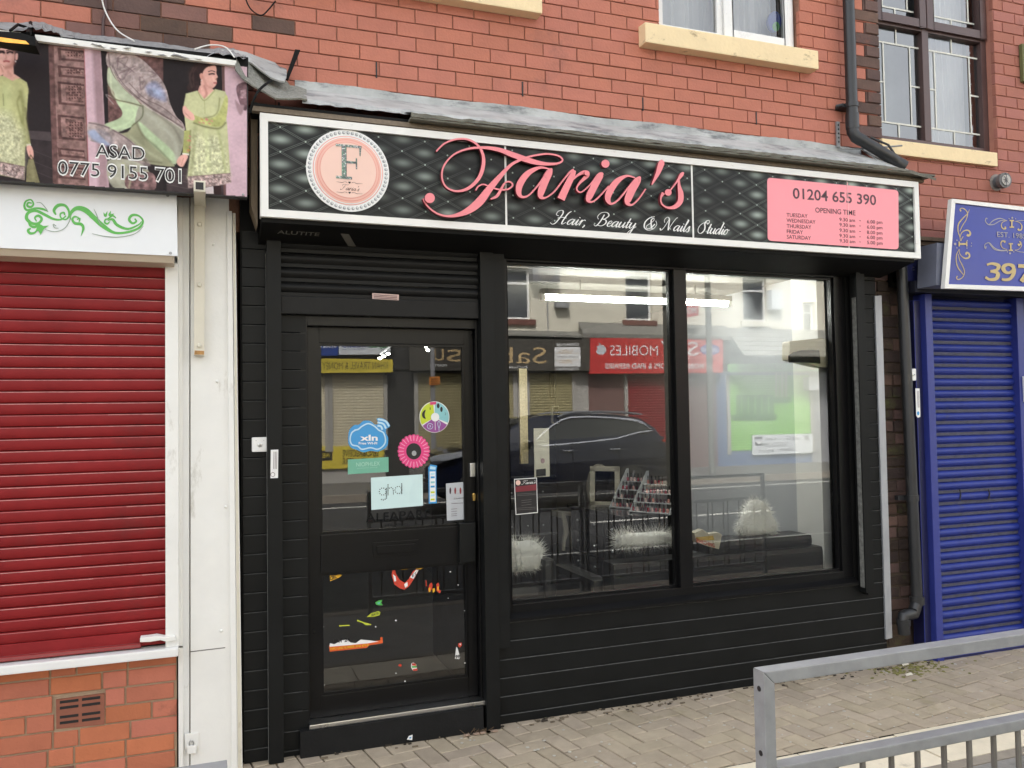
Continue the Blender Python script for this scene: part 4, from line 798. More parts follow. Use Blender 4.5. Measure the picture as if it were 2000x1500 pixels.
b = B(); b.plate(F0(-.0195, 1300, 480, 3.948), [(211, 92), (360, 98), (358, 134), (211, 124)], .001, mk('label_grey', (96, 96, 92), .5))
for k in range(3): b.ribbon(F0(-.021, 1300, 480, 3.948), [(218, 100+k*9), (350, 107+k*9)], mk('label_silver', (160, 160, 156), .5), n=.001, w=3, sub=1)
tag(b.build('label_sticker'), 'small grey label on the black header above window', 'sticker')
KS = thing('key_switch', 'square white key switch on black cladding left of the door', 'switch', tuple(at(505, 868, 0)))
b = B(); p = at(507, 868, 0); b.box(p.x-.038, p.x+.036, -.03, 0, p.z-.036, p.z+.036, upvc); b.build('housing', KS, bevel=.007)
b = B(); b.lathe((p.x, -.029, p.z-.002), (0, -1, 0), [(.011, 0), (.011, .004), (.008, .005)], steel, 16); b.box(p.x-.002, p.x+.002, -.0355, -.034, p.z-.008, p.z+.006, ink)
for dx, dz in ((-.018, .02), (.018, .02)): b.lathe((p.x+dx, -.0295, p.z+dz), (0, -1, 0), [(.003, 0), (.003, .001)], steel, 8)
b.build('key_barrel', KS)
# ------------------------------------------------------------------ left-hand shop
LB = thing('clothes_shop_building', 'brick shop building with shuttered window at left edge of photo', 'building', (-1.6, 3, 0))
b = B(); slab(b, -4.6, -.14, 0, .6, -.0215, .3, (), mk('mortar_light', (176, 152, 126), .95, var=.15, vs=14, bump=.4, bs=120))
ab = (-.775, -.54, .285, .475)
bricks(b, -4.6, -.14, .045, .605, -.03, .2125, .08, .009, bricko, ((at(103, 1350, -.03).x, at(208, 1350, -.03).x, at(103, 1424, -.03).z-.02, at(103, 1360, -.03).z+.0),), lambda x, z: random.choice((bricko, bricko, bricko, mk('brick_brown', (128, 84, 70), .8, var=.1, isl=.1, bump=.3, bs=80))) if z < .3 else None, jit=.0016, headers=.25)
x = -4.6
while x < -.145:
    b.box(x, min(-.145, x+.148), -.05, -.02, -.02, .042, mk('plinth_tile', (52, 56, 60), .35, var=.2), ch=.002); x += .15
b.build('stall_wall', LB)
b = B(); cv = F0(-.034, 0, 1000, 3); tm = mk('terracotta', (150, 92, 72), .75, var=.1, vs=14, bump=.2, bs=60)
Q = [(328, 1100), (612, 1062), (612, 1245), (330, 1272)]
b.plate(F0(-.026, 0, 1000, 3), [(318, 1088), (622, 1048), (622, 1262), (320, 1292)], .02, MC['mortar_light'])
b.plate(cv, Q, .02, tm)
for (xa, xb) in ((350, 460), (480, 588)):
    for k in range(4):
        ya = (1108, 1142, 1196, 1230)[k]-(xa-350)*.125; b.plate(F0(-.035, 0, 1000, 3), [(xa, ya), (xb, ya-14), (xb, ya+2), (xa, ya+16)], .001, ink)
b.build('air_brick', LB)
b = B(); b.box(-4.6, -.14, .06, .3, .6, 2.75, whitep); b.build('shop_wall', LB)
b = B(); b.box(-4.6, -.13, -.13, .05, .585, .625, upvc); b.build('window_sill', LB, bevel=.008)
PR = thing('pilaster', 'white painted metal pilaster between red shutter and black shopfront', 'pilaster', (.0, -.03, 0))
b = B(); cv = F0(-.04); b.plate(cv, [(372, 385), (447, 385), (453, 1520), (372, 1520)], .1, whitep); b.build('panel', PR, bevel=.002)
b = B(); b.plate(F0(-.055), [(346, 385), (357, 386), (357, 1262), (348, 1262)], .1, whitep); b.plate(F0(-.045), [(348, 1266), (358, 1266), (358, 1520), (349, 1520)], .09, whitep); b.plate(F0(-.03), [(357, 386), (370, 386), (370, 1520), (357, 1520)], .08, upvc); b.build('edge_trim', PR, bevel=.002)
b = B(); b.plate(F0(-.055), [(443, 412), (453, 412), (464, 1520), (452, 1520)], .12, whitep); b.plate(F0(-.045), [(454, 416), (460, 416), (474, 1520), (464, 1520)], .14, creamp); b.build('corner_trim', PR, bevel=.003)
b = B()
for x, y in ((417, 478), (424, 745), (432, 1232), (441, 990)): b.lathe(at(x, y, -.04), (0, -1, 0), [(.008, 0), (.007, .005), (.003, .008)], whitep, 10)
b.plate(F0(-.0405), [(372, 1272), (440, 1264), (440, 1266), (372, 1274)], .001, mk('seam_grey', (120, 116, 110), .8)); b.build('fixing_bolt', PR)
SBK = thing('steel_bracket', 'cream painted box section bracket with rusty foot bolted to white pilaster', 'bracket', tuple(at(390, 693, -.04)))
b = B(); b.plate(F0(-.09), [(379, 380), (400, 381), (399, 694), (379, 693)], .05, creamp); b.plate(F0(-.0905), [(380, 684), (399, 685), (399, 693), (379, 693)], .0015, mk('rust', (186, 140, 84), .8, var=.3, vs=40)); b.build('post', SBK, bevel=.003)
b = B(); a = at(390, 368, -.3); b.box(a.x-.025, a.x+.025, -.36, -.06, a.z-.03, a.z+.02, creamp); b.box(a.x-.02, a.x+.02, -.362, -.355, a.z-.025, a.z+.015, ink); b.build('arm', SBK, bevel=.003)
b = B()
for y in (438, 556, 675):
    b = B(); b.lathe(at(389.5, y, -.09), (0, -1, 0), [(.012, 0), (.012, .004), (.006, .009)], creamp, 12); b.build('bolt', SBK)
PL = thing('padlock', 'small white painted padlock and hasp low on white pilaster', 'padlock', tuple(at(373, 1470, -.045)))
cv = F0(-.05, 0, 1000, 3); b = B(); b.plate(F0(-.046, 0, 1000, 3), [(1082, 1300), (1165, 1294), (1165, 1380), (1084, 1386)], .005, whitep); b.build('hasp', PL, bevel=.002)
b = B(); b.plate(F0(-.06, 0, 1000, 3), [(1097, 1372), (1152, 1368), (1152, 1414), (1098, 1420)], .014, whitep); b.build('lock_body', PL, bevel=.003)
b = B(); b.tube([at(x/3, 1000+y/3, -.054) for x, y in ((1110, 1372), (1110, 1350), (1116, 1338), (1126, 1338), (1134, 1350), (1134, 1370))], .003, steel, 8); b.build('shackle', PL)
# red shutter
RR = thing('roller_shutter', 'closed red roller shutter with white side guide at left edge', 'shutter', (-.9, -.05, .62))
redsh3 = mk('red_shutter_edge_dull', (170, 92, 90), .6, var=.4, vs=30); b = B(); z = .70; x0 = -4.6; x1 = -.178; P = .0533; random.seed(11)
while z < 2.37:
    yy = -.05
    pr = [(yy+.006, z), (yy-.003, z+.0008), (yy-.0062, z+.004), (yy-.0085, z+.020), (yy-.0135, z+.0455), (yy-.0125, z+.0482), (yy-.003, z+.0512), (yy+.006, z+.0512)]
    k = len(pr); b.add([(x0, *p) for p in pr]+[(x1, *p) for p in pr], [(i, k+i, k+i+1, i+1) for i in range(k-1)], redsh, True)
    x = x0
    while x < x1:   # pale lip along each lath: caught light and dust painted in, broken up
        l = random.uniform(.2, .7); b.add([(x, yy-.0141, z+.0456), (min(x1, x+l), yy-.0141, z+.0456), (min(x1, x+l), yy-.0130, z+.0486), (x, yy-.0130, z+.0486)], [(0, 1, 2, 3)], random.choice((redsh2, redsh2, redsh3))); x += l
    z += P
b.box(x0, x1, -.044, -.02, .62, 2.5, blackm); b.build('shutter_curtain', RR)
b = B(); b.box(-4.6, x1+.002, -.062, -.045, .635, .70, redsh); b.box(-4.6, -.29, -.085, -.062, .632, .652, mk('bar_faded_red', (150, 70, 68), .5)); b.build('bottom_bar', RR, bevel=.003)
b = B(); b.box(-.186, -.128, -.095, .03, .622, 2.42, whitep); b.build('guide_rail', RR, bevel=.004)
b = B(); b.plate(F0(-.12, 0, 1000, 3), [(820, 738), (880, 732), (915, 726), (960, 734), (1025, 728), (1032, 752), (980, 762), (940, 752), (880, 762), (820, 764)], .05, whitep); b.build('end_stop', RR, bevel=.004)
b = B(); b.prism([(-4.6, -.22, 2.432), (-4.6, -.20, 2.40), (-4.6, -.05, 2.40), (-4.6, -.05, 2.70), (-4.6, -.22, 2.70)], (4.455, 0, 0), mk('box_cream', (210, 196, 176), .5, var=.06, vs=5)); b.build('shutter_box', RR, bevel=.004)
WS = thing('sign_board', 'white sign board with green scrolling flourish above red shutter', 'sign', tuple(at(170, 485, -.226)))
b = B(); b.plate(F0(-.226), [(-400, 321), (345, 380), (347, 500), (-400, 466)], .008, whites); b.build('board', WS, bevel=.001)
cvG = F0(-.2265, 0, 350, 2.728); gr = mk('vinyl_green', (96, 192, 84), .4, var=.02); gk = mk('vinyl_grey', (150, 168, 150), .5)
b = B()
for k, (P, m_) in enumerate((
 ([(170,128,7),(150,126,10),(146,142,12),(165,148,12),(178,132,10),(165,110,8),(138,118,10),(130,145,12),(145,165,12),(190,155,10),(230,160,12),(258,175,2)], gr),
 ([(195,225,6),(186,205,10),(205,195,14),(222,212,14),(205,235,14),(170,235,16),(142,210,18),(150,180,16),(190,168,15),(240,190,15),(285,212,12),(325,215,9),(352,195,7)], gr),
 ([(298,190,8),(288,165,16),(310,140,18),(345,140,14),(365,165,12),(368,195,10),(350,215,8),(325,205,8),(322,185,9),(340,178,10),(345,192,8)], gr),
 ([(150,215,6),(160,245,12),(185,255,14),(205,240,10)], gr), ([(165,262,8),(150,272,14),(160,288,14),(185,285,10),(200,265,6)], gr),
 ([(375,215,6),(378,180,16),(410,155,22),(455,165,28),(500,205,26),(550,250,24),(610,285,14),(680,282,12),(740,260,12),(762,225,10),(740,196,10),(705,192,14),(688,215,14),(706,235,12),(726,225,10),(718,210,8)], gr),
 ([(420,205,6),(398,200,10),(386,215,12),(400,235,14),(432,240,16),(444,262,14),(432,302,2)], gr), ([(410,215,7),(425,210,9),(422,228,7)], gr),
 ([(575,220,5),(600,215,14),(625,245,16),(680,265,12),(735,245,8),(755,225,5)], gr), ([(585,225,5),(572,238,9),(558,230,9),(562,215,8),(575,212,8),(600,195,9),(618,208,6)], gr),
 ([(552,178,2),(562,195,14),(572,172,2)], gr), ([(590,170,2),(585,192,14),(608,185,3)], gr),
 ([(195,125,3),(220,128,4),(248,160,5),(255,172,2)], gk), ([(500,158,2),(515,190,5),(530,230,5),(548,250,2)], gk), ([(490,290,2),(560,305,4),(640,308,4),(720,290,4),(765,250,2)], gk), ([(240,268,2),(290,280,4),(340,265,4),(370,225,4),(375,190,2)], gk), ([(300,250,3),(284,240,4),(290,258,4),(312,262,3)], gk)), 1): b.ribbon(cvG, P, m_, n=.0004+.0001*k, dn=.0002)
b.art(cvG, [(205, 235), (232, 250), (262, 248), (235, 265), (216, 298), (205, 275), (188, 280)], gr, n=.003)
b.build('flourish', WS)
b = B()
for x, y in ((894, 86), (908, 394)): b.lathe(cvG(x, y), (0, -1, 0), [(.007, 0), (.005, .003)], mk('screw_grey', (170, 172, 174), .4, metal=.6), 10)
b.build('screw', WS)
# ------------------------------------------------------------------ fashion banner
ppd = mk('print_plaster_shade', (164, 136, 140), .45, var=.08, vs=4)
BN = thing('banner_sign', 'printed fashion banner with two women in lime tunics and ASAD phone number', 'sign', tuple(at(240, 360, -.305)))
b = B(); a = at(485, 135, -.3); c = at(484, 386, -.3)
b.plate(F0(-.302), [(-420, 22), (485, 130), (483, 386), (-420, 325)], .05, mk('banner_side', (40, 36, 36), .6)); b.build('panel', BN)
b = B(); b.plate(F0(-.325), [(68, 67), (462, 118), (461, 128), (68, 79)], .022, alu); b.plate(F0(-.325), [(-420, 4), (40, 63), (40, 75), (-420, 16)], .022, alu); b.build('batten', BN, bevel=.002)
cv = F0(-.3025, 0, 0, 3.3333); cw = F0(-.3025, 0, 60, 5)
# the print is a photograph on vinyl: painted as soft layers of colour on a fine grid of the flat panel
import numpy as np
rs = np.random.RandomState(5)
GX = np.arange(-60, 1618, 4.4); GYr = np.arange(225, 1292, 4.4); PX, PY = np.meshgrid(GX, GYr)
IMG = np.zeros(PX.shape+(3,)); IMG[:] = (50, 43, 45)
def vnoise(sc_, oct_=3):
    out = np.zeros(PX.shape); amp = 1; tot = 0
    for k in range(oct_):
        s_ = sc_/2**k; nx_, ny_ = int(1800/s_)+3, int(1200/s_)+3; g = rs.rand(ny_, nx_); fx_, fy_ = (PX+60)/s_, (PY-200)/s_
        ix, iy = fx_.astype(int), fy_.astype(int); tx, ty = fx_-ix, fy_-iy; tx = tx*tx*(3-2*tx); ty = ty*ty*(3-2*ty)
        out += amp*((g[iy, ix]*(1-tx)+g[iy, ix+1]*tx)*(1-ty)+(g[iy+1, ix]*(1-tx)+g[iy+1, ix+1]*tx)*ty); tot += amp; amp *= .55
    return out/tot-.5
NS = {s_: vnoise(s_) for s_ in (14, 28, 60, 140)}
def segd(P, closed):
    d = np.full(PX.shape, 1e9)
    for i in range(len(P)-(0 if closed else 1)):
        (x0, y0), (x1, y1) = P[i][:2], P[(i+1) % len(P)][:2]; dx, dy = x1-x0, y1-y0; q = dx*dx+dy*dy or 1e-9
        t = np.clip(((PX-x0)*dx+(PY-y0)*dy)/q, 0, 1); d = np.minimum(d, (PX-x0-t*dx)**2+(PY-y0-t*dy)**2)
    return np.sqrt(d)
def blend(m, rgb): IMG[:] = IMG*(1-m[..., None])+np.asarray(rgb, float).reshape((1, 1, 3) if np.ndim(rgb) == 1 else PX.shape+(3,))*m[..., None]
def conv(P, k): return [((x/5)*3.3333, (60+y/5)*3.3333) for x, y in P] if k else list(P)
def inside(P):
    c = np.zeros(PX.shape, bool)
    for i in range(len(P)):
        (x0, y0), (x1, y1) = P[i], P[i-1]
        if y0 == y1: continue
        c ^= ((y0 > PY) != (y1 > PY)) & (PX < (x1-x0)*(PY-y0)/(y1-y0)+x0)
    return c
def A(P, rgb, var=.06, ns=60, k=0, sm=0, f=4, op=1):       # soft edged patch
    P = conv(P, k)
    if sm: P = [p[:2] for p in spline([P[-1]]+P+P[:2], 4)[4:-4]]
    d = segd(P, True); d = np.where(inside(P), d, -d); m = np.clip(d/f+.5, 0, 1)*op
    blend(m, np.asarray(rgb, float)[None, None]*(1+var*3*NS[ns])[..., None])
def St(P, w, rgb, op=.5, k=0):                              # soft stroke
    P = conv(P, k); P = [p[:2] for p in spline(P, 5)]; d = segd(P, False); blend(np.exp(-(d/(w*.6))**2)*op, rgb)
pdb, pdl, ppk, ppq, pgd = (112, 84, 82), (146, 116, 112), (210, 180, 190), (168, 140, 146), (70, 60, 62)
plm, pls, psk, pss, pha, plp, pla = (200, 201, 158), (150, 152, 100), (226, 176, 164), (182, 128, 120), (58, 42, 42), (176, 96, 98), (178, 156, 152)
psc, psg, psb, psv, psl = (170, 154, 152), (182, 190, 164), (166, 174, 200), (168, 166, 150), (194, 210, 174)
A([(1062, 370), (1448, 418), (1460, 1270), (1062, 1245)], (44, 38, 40)); A([(1085, 1085), (1460, 1120), (1460, 1270), (1085, 1245)], pgd, .2)
for y in (1120, 1160, 1200): St([(1085, y), (1230, y+30)], 5, (110, 100, 100), .5)
A([(180, 850), (330, 860), (340, 960), (180, 930)], (84, 74, 76)); A([(160, 900), (340, 920), (345, 1210), (160, 1190)], (58, 50, 52), .15)
for y in (1010, 1080, 1140): St([(190, y-40), (340, y+20)], 4, (96, 86, 86), .5)
A([(315, 290), (545, 312), (580, 1215), (345, 1200)], pdb, .2, 28); A([(350, 300), (548, 318), (572, 1212), (380, 1200)], pdl, .2, 28)
for y0, y1 in ((312, 392), (425, 500), (530, 680), (745, 905), (960, 1020), (1075, 1160)):
    A([(375, y0), (548, y0+18), (556, y1+14), (382, y1)], (98, 72, 70), .2, 28); A([(395, y0+14), (545, y0+30), (552, y1), (402, y1-14)], pdl, .25, 28); A([(425, y0+26), (540, y0+40), (546, y1-10), (432, y1-24)], (132, 102, 98), .3, 14); St([(395, y0+12), (545, y0+28)], 6, (70, 50, 50), .7)
for (x0, x1, y0, y1) in ((445, 545, 540, 660), (450, 555, 790, 905), (440, 540, 450, 490), (440, 540, 335, 380)):
    for i in range(int((x1-x0)/18)):
        for j in range(int((y1-y0)/18)):
            x, y = x0+i*18+rs.rand()*5, y0+j*18+rs.rand()*5; A([(x, y), (x+9, y+3), (x+7, y+11), (x-2, y+8)], (84, 56, 56))
A([(548, 308), (660, 320), (680, 800), (710, 1225), (580, 1212)], ppk, .05, 140); A([(600, 312), (660, 320), (682, 800), (705, 1222), (640, 1216), (625, 800)], ppq, .08, 140, f=26); St([(548, 310), (565, 800), (580, 1212)], 5, (200, 110, 110), .6)
A([(655, 320), (697, 324), (706, 800), (684, 800)], (44, 38, 40)); A([(697, 324), (1030, 355), (1062, 370), (1062, 800), (706, 800)], pdb, .25, 28)
A([(1445, 416), (1615, 436), (1611, 1284), (1458, 1272)], ppk, .05, 140); A([(1445, 416), (1462, 420), (1472, 1272), (1456, 1272)], pdb)
A([(1540, 560), (1612, 545), (1614, 690), (1590, 720), (1556, 660)], (120, 94, 100), .2, 28, sm=1); A([(1530, 650), (1560, 680), (1590, 690), (1570, 750), (1545, 720)], ppq, f=12, sm=1); A([(1565, 590), (1600, 580), (1602, 640), (1566, 640)], (170, 140, 146), .2, 14)
# blown scarf between the two figures
A([(700, 345), (780, 335), (900, 370), (1010, 470), (1075, 560), (1110, 680), (1150, 760), (1190, 800), (1200, 850), (1120, 800), (980, 720), (890, 640), (800, 560), (740, 470), (695, 420)], psc, .2, 28, sm=1)
for k in range(46):
    x, y = 720+rs.rand()*330, 350+rs.rand()*330
    if y < 350+(x-720)*.1 or x-720 > (y-330)*1.6+120: continue
    St([(x, y), (x+rs.randn()*30, y+rs.randn()*26), (x+rs.randn()*40, y+rs.randn()*40)], 7, (112, 92, 96) if rs.rand() < .6 else (206, 192, 190), .5)
A([(950, 560), (1010, 530), (1070, 590), (1080, 660), (1010, 640), (960, 610)], (150, 150, 172), .2, 28, sm=1, f=24); A([(985, 570), (1040, 590), (1060, 630), (1010, 615)], psb, .1, 28, sm=1, f=16)
A([(705, 440), (745, 480), (800, 570), (900, 660), (930, 720), (890, 790), (770, 860), (680, 815), (780, 770), (795, 720), (760, 670), (740, 600), (700, 540)], psg, .1, 60, sm=1, f=8)
A([(760, 650), (840, 680), (925, 715), (900, 790), (820, 840), (700, 840), (680, 812), (760, 780), (800, 740)], psl, .08, 60, sm=1, f=6)
A([(915, 680), (1000, 730), (1120, 800), (1200, 850), (1190, 960), (1140, 1070), (1060, 1010), (960, 930), (880, 820)], psv, .1, 140, sm=1, f=6); A([(880, 800), (960, 910), (1060, 1000), (1130, 1065), (1110, 1085), (900, 1050), (760, 960), (720, 880), (830, 860)], (160, 160, 132), .1, 140, sm=1, f=8)
A([(900, 790), (1010, 880), (1120, 980), (1150, 1045), (1130, 1066), (1040, 990), (950, 900)], (190, 208, 170), .08, 60, sm=1, f=14)
A([(575, 800), (680, 815), (780, 870), (880, 950), (860, 1000), (760, 960), (640, 930), (578, 905)], psc, .2, 28, sm=1); A([(580, 850), (680, 850), (740, 920), (700, 950), (600, 905)], psb, .08, 60, sm=1, f=20); A([(600, 800), (700, 825), (850, 910), (930, 1000), (980, 1080), (860, 1060), (740, 960), (640, 870)], psc, .22, 28, sm=1, f=14, op=.8)
A([(700, 1050), (840, 1040), (960, 1100), (980, 1230), (740, 1225)], psv, .15, 60, sm=1, f=10); A([(830, 1140), (960, 1120), (1010, 1150), (1000, 1240), (830, 1228)], (132, 104, 104), .3, 28, sm=1)
for P, w_, c, o_ in (([(705, 350), (730, 470), (800, 560), (900, 640), (1050, 740), (1190, 830)], 8, (110, 92, 92), .7), ([(720, 430), (770, 530), (860, 620), (960, 700), (1110, 790), (1195, 850)], 6, (206, 198, 186), .7), ([(735, 430), (790, 530), (870, 610), (980, 700), (1120, 785)], 5, (96, 80, 80), .6), ([(840, 540), (940, 640), (1060, 700), (1180, 800)], 6, (104, 86, 86), .6), ([(580, 800), (700, 830), (860, 930), (950, 1060)], 7, (110, 92, 96), .7), ([(720, 480), (730, 600), (790, 660), (880, 690)], 12, (214, 222, 188), .7), ([(700, 560), (740, 640), (850, 670), (920, 690)], 8, (96, 92, 70), .7), ([(930, 690), (925, 760), (860, 820)], 8, (92, 96, 72), .7), ([(860, 700), (880, 750), (820, 810), (720, 840)], 14, (212, 230, 190), .6),
    ([(890, 800), (930, 880), (1020, 960), (1110, 1050)], 14, (112, 112, 88), .5), ([(960, 740), (1060, 830), (1140, 920), (1150, 1040)], 26, (190, 190, 176), .5), ([(1000, 730), (1130, 830), (1180, 930)], 16, (120, 116, 104), .45), ([(850, 890), (950, 980), (1050, 1040)], 18, (186, 188, 160), .5), ([(760, 960), (880, 1030), (1050, 1060)], 12, (112, 110, 90), .5), ([(800, 1060), (850, 1140), (840, 1220)], 12, (190, 190, 156), .6)): St(P, w_, c, o_)
# right-hand figure
A([(1225, 470), (1270, 415), (1340, 405), (1400, 415), (1412, 440), (1360, 470), (1310, 520), (1280, 600), (1215, 580), (1240, 520)], pha, .2, 28, sm=1, f=10); St([(1250, 430), (1225, 480), (1240, 560)], 26, (54, 46, 46), .5)
St([(1260, 440), (1235, 500), (1250, 570)], 10, (96, 72, 66), .5); St([(1300, 420), (1260, 470), (1262, 560)], 8, (86, 64, 60), .5); A([(1300, 560), (1345, 530), (1376, 574), (1400, 590), (1330, 650), (1285, 605)], psk, f=5); A([(1318, 480), (1345, 440), (1396, 424), (1410, 450), (1408, 475), (1418, 502), (1408, 512), (1412, 532), (1404, 556), (1385, 574), (1350, 590), (1308, 560)], psk, .02, sm=1, f=5)
A([(1300, 485), (1312, 475), (1322, 490), (1318, 515), (1304, 510)], (214, 156, 142), sm=1, f=5); St([(1320, 500), (1345, 555), (1380, 572)], 14, (196, 142, 130), .55); St([(1330, 560), (1345, 610), (1330, 640)], 14, (176, 120, 112), .6); St([(1300, 575), (1300, 600)], 10, (190, 136, 124), .5); St([(1385, 500), (1395, 530)], 10, (240, 200, 186), .5)
A([(1298, 480), (1316, 466), (1345, 436), (1402, 424), (1398, 408), (1340, 400), (1285, 430)], pha, sm=1, f=6); St([(1362, 484), (1380, 480), (1394, 482)], 8, (40, 26, 28), 1); St([(1358, 467), (1378, 461), (1400, 468)], 5, (50, 34, 34), .9); St([(1394, 540), (1408, 541)], 8, (170, 84, 88), .95); St([(1402, 516), (1412, 514)], 5, (176, 116, 106), .9); St([(1311, 522), (1311, 522.5)], 5, (244, 240, 236), .9)
A([(1210, 610), (1285, 590), (1330, 645), (1400, 580), (1465, 595), (1484, 640), (1470, 720), (1478, 800), (1500, 1140), (1220, 1160), (1240, 980), (1215, 900), (1195, 690)], plm, .05, 60, sm=0, f=7)
A([(1260, 850), (1330, 900), (1430, 880), (1500, 1140), (1225, 1158)], (206, 206, 172), .22, 14, f=40, op=.75); St([(1270, 830), (1262, 980), (1240, 1150)], 22, (150, 152, 112), .5); St([(1420, 850), (1450, 1000), (1470, 1120)], 18, (170, 174, 122), .5); St([(1340, 850), (1360, 1100)], 26, (216, 222, 170), .4); St([(1290, 600), (1330, 655), (1398, 590)], 6, (150, 150, 104), .7); St([(1330, 655), (1335, 740)], 4, (160, 160, 112), .6)
A([(1245, 745), (1330, 770), (1400, 760), (1440, 700), (1470, 620), (1484, 660), (1470, 780), (1425, 826), (1330, 812), (1262, 792)], (190, 192, 128), .12, 28, sm=1, f=7); St([(1262, 800), (1340, 826), (1425, 836), (1468, 800)], 12, (122, 122, 84), .75); St([(1430, 640), (1420, 720), (1390, 755), (1330, 768)], 9, (140, 142, 96), .65)
A([(1190, 700), (1205, 690), (1225, 712), (1262, 748), (1265, 782), (1230, 778), (1195, 745)], psk, sm=1, f=5); St([(1205, 735), (1240, 770)], 6, (196, 140, 130), .6); A([(1200, 850), (1240, 850), (1232, 1000), (1188, 1000)], (176, 178, 116), .1, 28, f=6); St([(1240, 850), (1234, 1000)], 10, (120, 120, 84), .6); A([(1188, 996), (1232, 1000), (1230, 1012), (1186, 1010)], (226, 222, 206)); A([(1180, 1010), (1224, 1014), (1206, 1060), (1190, 1085), (1165, 1080), (1150, 1052)], psk, sm=1, f=5); St([(1195, 1030), (1180, 1075)], 5, (190, 136, 126), .6)
for k in range(16):
    x, y = (1200+rs.rand()*34, 870+rs.rand()*120) if k % 2 else (1290+rs.rand()*130, 762+rs.rand()*50); St([(x, y), (x+8, y+4)], 8, (208, 132, 130) if rs.rand() < .7 else (200, 150, 90), .75)
A([(1222, 1150), (1500, 1128), (1508, 1190), (1470, 1200), (1440, 1206), (1380, 1212), (1320, 1222), (1225, 1225)], pla, .3, 14, f=5); St([(1224, 1150), (1500, 1128)], 5, (130, 108, 104), .8)
for k in range(40): x = 1232+rs.rand()*265; y = 1150+rs.rand()*50-(x-1232)*.06; St([(x, y), (x+5, y+3)], 4, (96, 74, 78) if k % 2 else (226, 210, 206), .7)
A([(1335, 1222), (1390, 1212), (1395, 1262), (1340, 1262)], (216, 206, 208)); A([(1388, 1212), (1440, 1206), (1442, 1265), (1392, 1265)], pha)
# left-hand figure
A([(-40, 120), (20, 100), (110, 130), (160, 190), (172, 240), (160, 300), (120, 350), (-40, 340)], pha, .2, 28, 1, 1, 10)
A([(-30, 150), (60, 132), (120, 165), (142, 235), (134, 300), (108, 345), (62, 362), (10, 330), (-30, 330)], psk, .02, 60, 1, 1, 6); A([(150, 230), (174, 224), (172, 275), (152, 285)], psk, .02, 60, 1, 1, 5)
A([(40, 340), (128, 310), (136, 420), (200, 462), (140, 495), (20, 480), (30, 420)], psk, .03, 60, 1, 0, 6); St([(60, 362), (112, 345), (132, 310)], 22, (178, 124, 114), .65, 1); St([(80, 400), (110, 440)], 16, (196, 144, 132), .5, 1); St([(134, 200), (134, 290), (110, 335)], 18, (200, 146, 132), .6, 1)
A([(-30, 150), (60, 132), (120, 165), (138, 200), (120, 180), (60, 158), (-30, 178)], pha, .1, 60, 1, 1, 10); St([(-10, 214), (20, 208), (42, 216)], 12, (34, 22, 24), 1, 1); St([(72, 216), (98, 206), (124, 214)], 12, (34, 22, 24), 1, 1); St([(64, 196), (100, 184), (130, 196)], 7, (44, 30, 30), .9, 1); St([(-10, 196), (40, 198)], 7, (44, 30, 30), .9, 1); St([(40, 300), (62, 296), (90, 302)], 10, (168, 84, 86), .95, 1); St([(54, 228), (62, 262), (52, 276)], 9, (196, 142, 128), .7, 1); St([(152, 298), (152, 302)], 7, (244, 236, 230), .95, 1)
A([(-60, 440), (30, 440), (120, 490), (200, 465), (262, 505), (278, 570), (265, 760), (255, 860), (300, 1110), (260, 1130), (245, 1130), (240, 1455), (-60, 1400)], (192, 192, 142), .06, 60, 1, 0, 8)
St([(200, 600), (230, 760), (225, 900), (262, 1110)], 26, (132, 132, 86), .6, 1); St([(190, 640), (170, 700), (190, 800), (215, 900)], 16, (134, 134, 88), .55, 1); St([(160, 480), (230, 520), (262, 600)], 24, (206, 206, 148), .55, 1); St([(250, 760), (262, 900), (285, 1080)], 14, (122, 118, 84), .55, 1); St([(60, 560), (60, 900), (70, 1250)], 60, (206, 214, 160), .5, 1); St([(30, 620), (36, 730)], 7, (130, 130, 90), .6, 1)
A([(-60, 760), (100, 820), (235, 1000), (240, 1340), (-60, 1290)], (196, 194, 168), .22, 14, 1, 0, 70, .7); A([(-60, 330), (30, 340), (36, 420), (-20, 450), (-60, 450)], psk, .03, 60, 1, 1, 6); St([(0, 340), (30, 400)], 10, (190, 136, 126), .6, 1)
A([(-60, 1270), (240, 1330), (240, 1460), (-60, 1390)], pla, .3, 14, 1); St([(-60, 1270), (240, 1330)], 8, (120, 100, 96), .8, 1)
for k in range(40): x, y = rs.rand()*235, 1300+rs.rand()*110; St([(x, y), (x+6, y+4)], 6, (88, 70, 72) if k % 2 else (222, 206, 204), .65, 1)
A([(258, 1108), (300, 1104), (304, 1126), (262, 1132)], (214, 208, 190), .05, 60, 1); A([(262, 1130), (305, 1125), (328, 1190), (322, 1250), (290, 1240), (268, 1190)], psk, .03, 60, 1, 1, 6); St([(290, 1180), (300, 1240)], 7, (190, 136, 126), .6, 1); A([(280, 1255), (325, 1255), (390, 1490), (255, 1480), (262, 1330)], (128, 122, 92), .12, 28, 1); St([(285, 1260), (300, 1215), (325, 1258)], 6, (100, 92, 70), .9, 1); St([(310, 1280), (330, 1480)], 22, (160, 154, 120), .5, 1)
IMG[:] = np.clip((IMG-110)*1.08+108+IMG*.10*NS[14][..., None], 0, 255)
H_, W_n = PX.shape; vs = [cv(x, y, .0004) for x, y in zip(PX.ravel(), PY.ravel())]
def topedge(x): return 76+(433-76)*(x+1400)/3015
b = B(); pm = bpy.data.materials.new('banner_print'); pm.use_nodes = True; pa_ = pm.node_tree.nodes.new('ShaderNodeVertexColor'); pa_.layer_name = 'print'
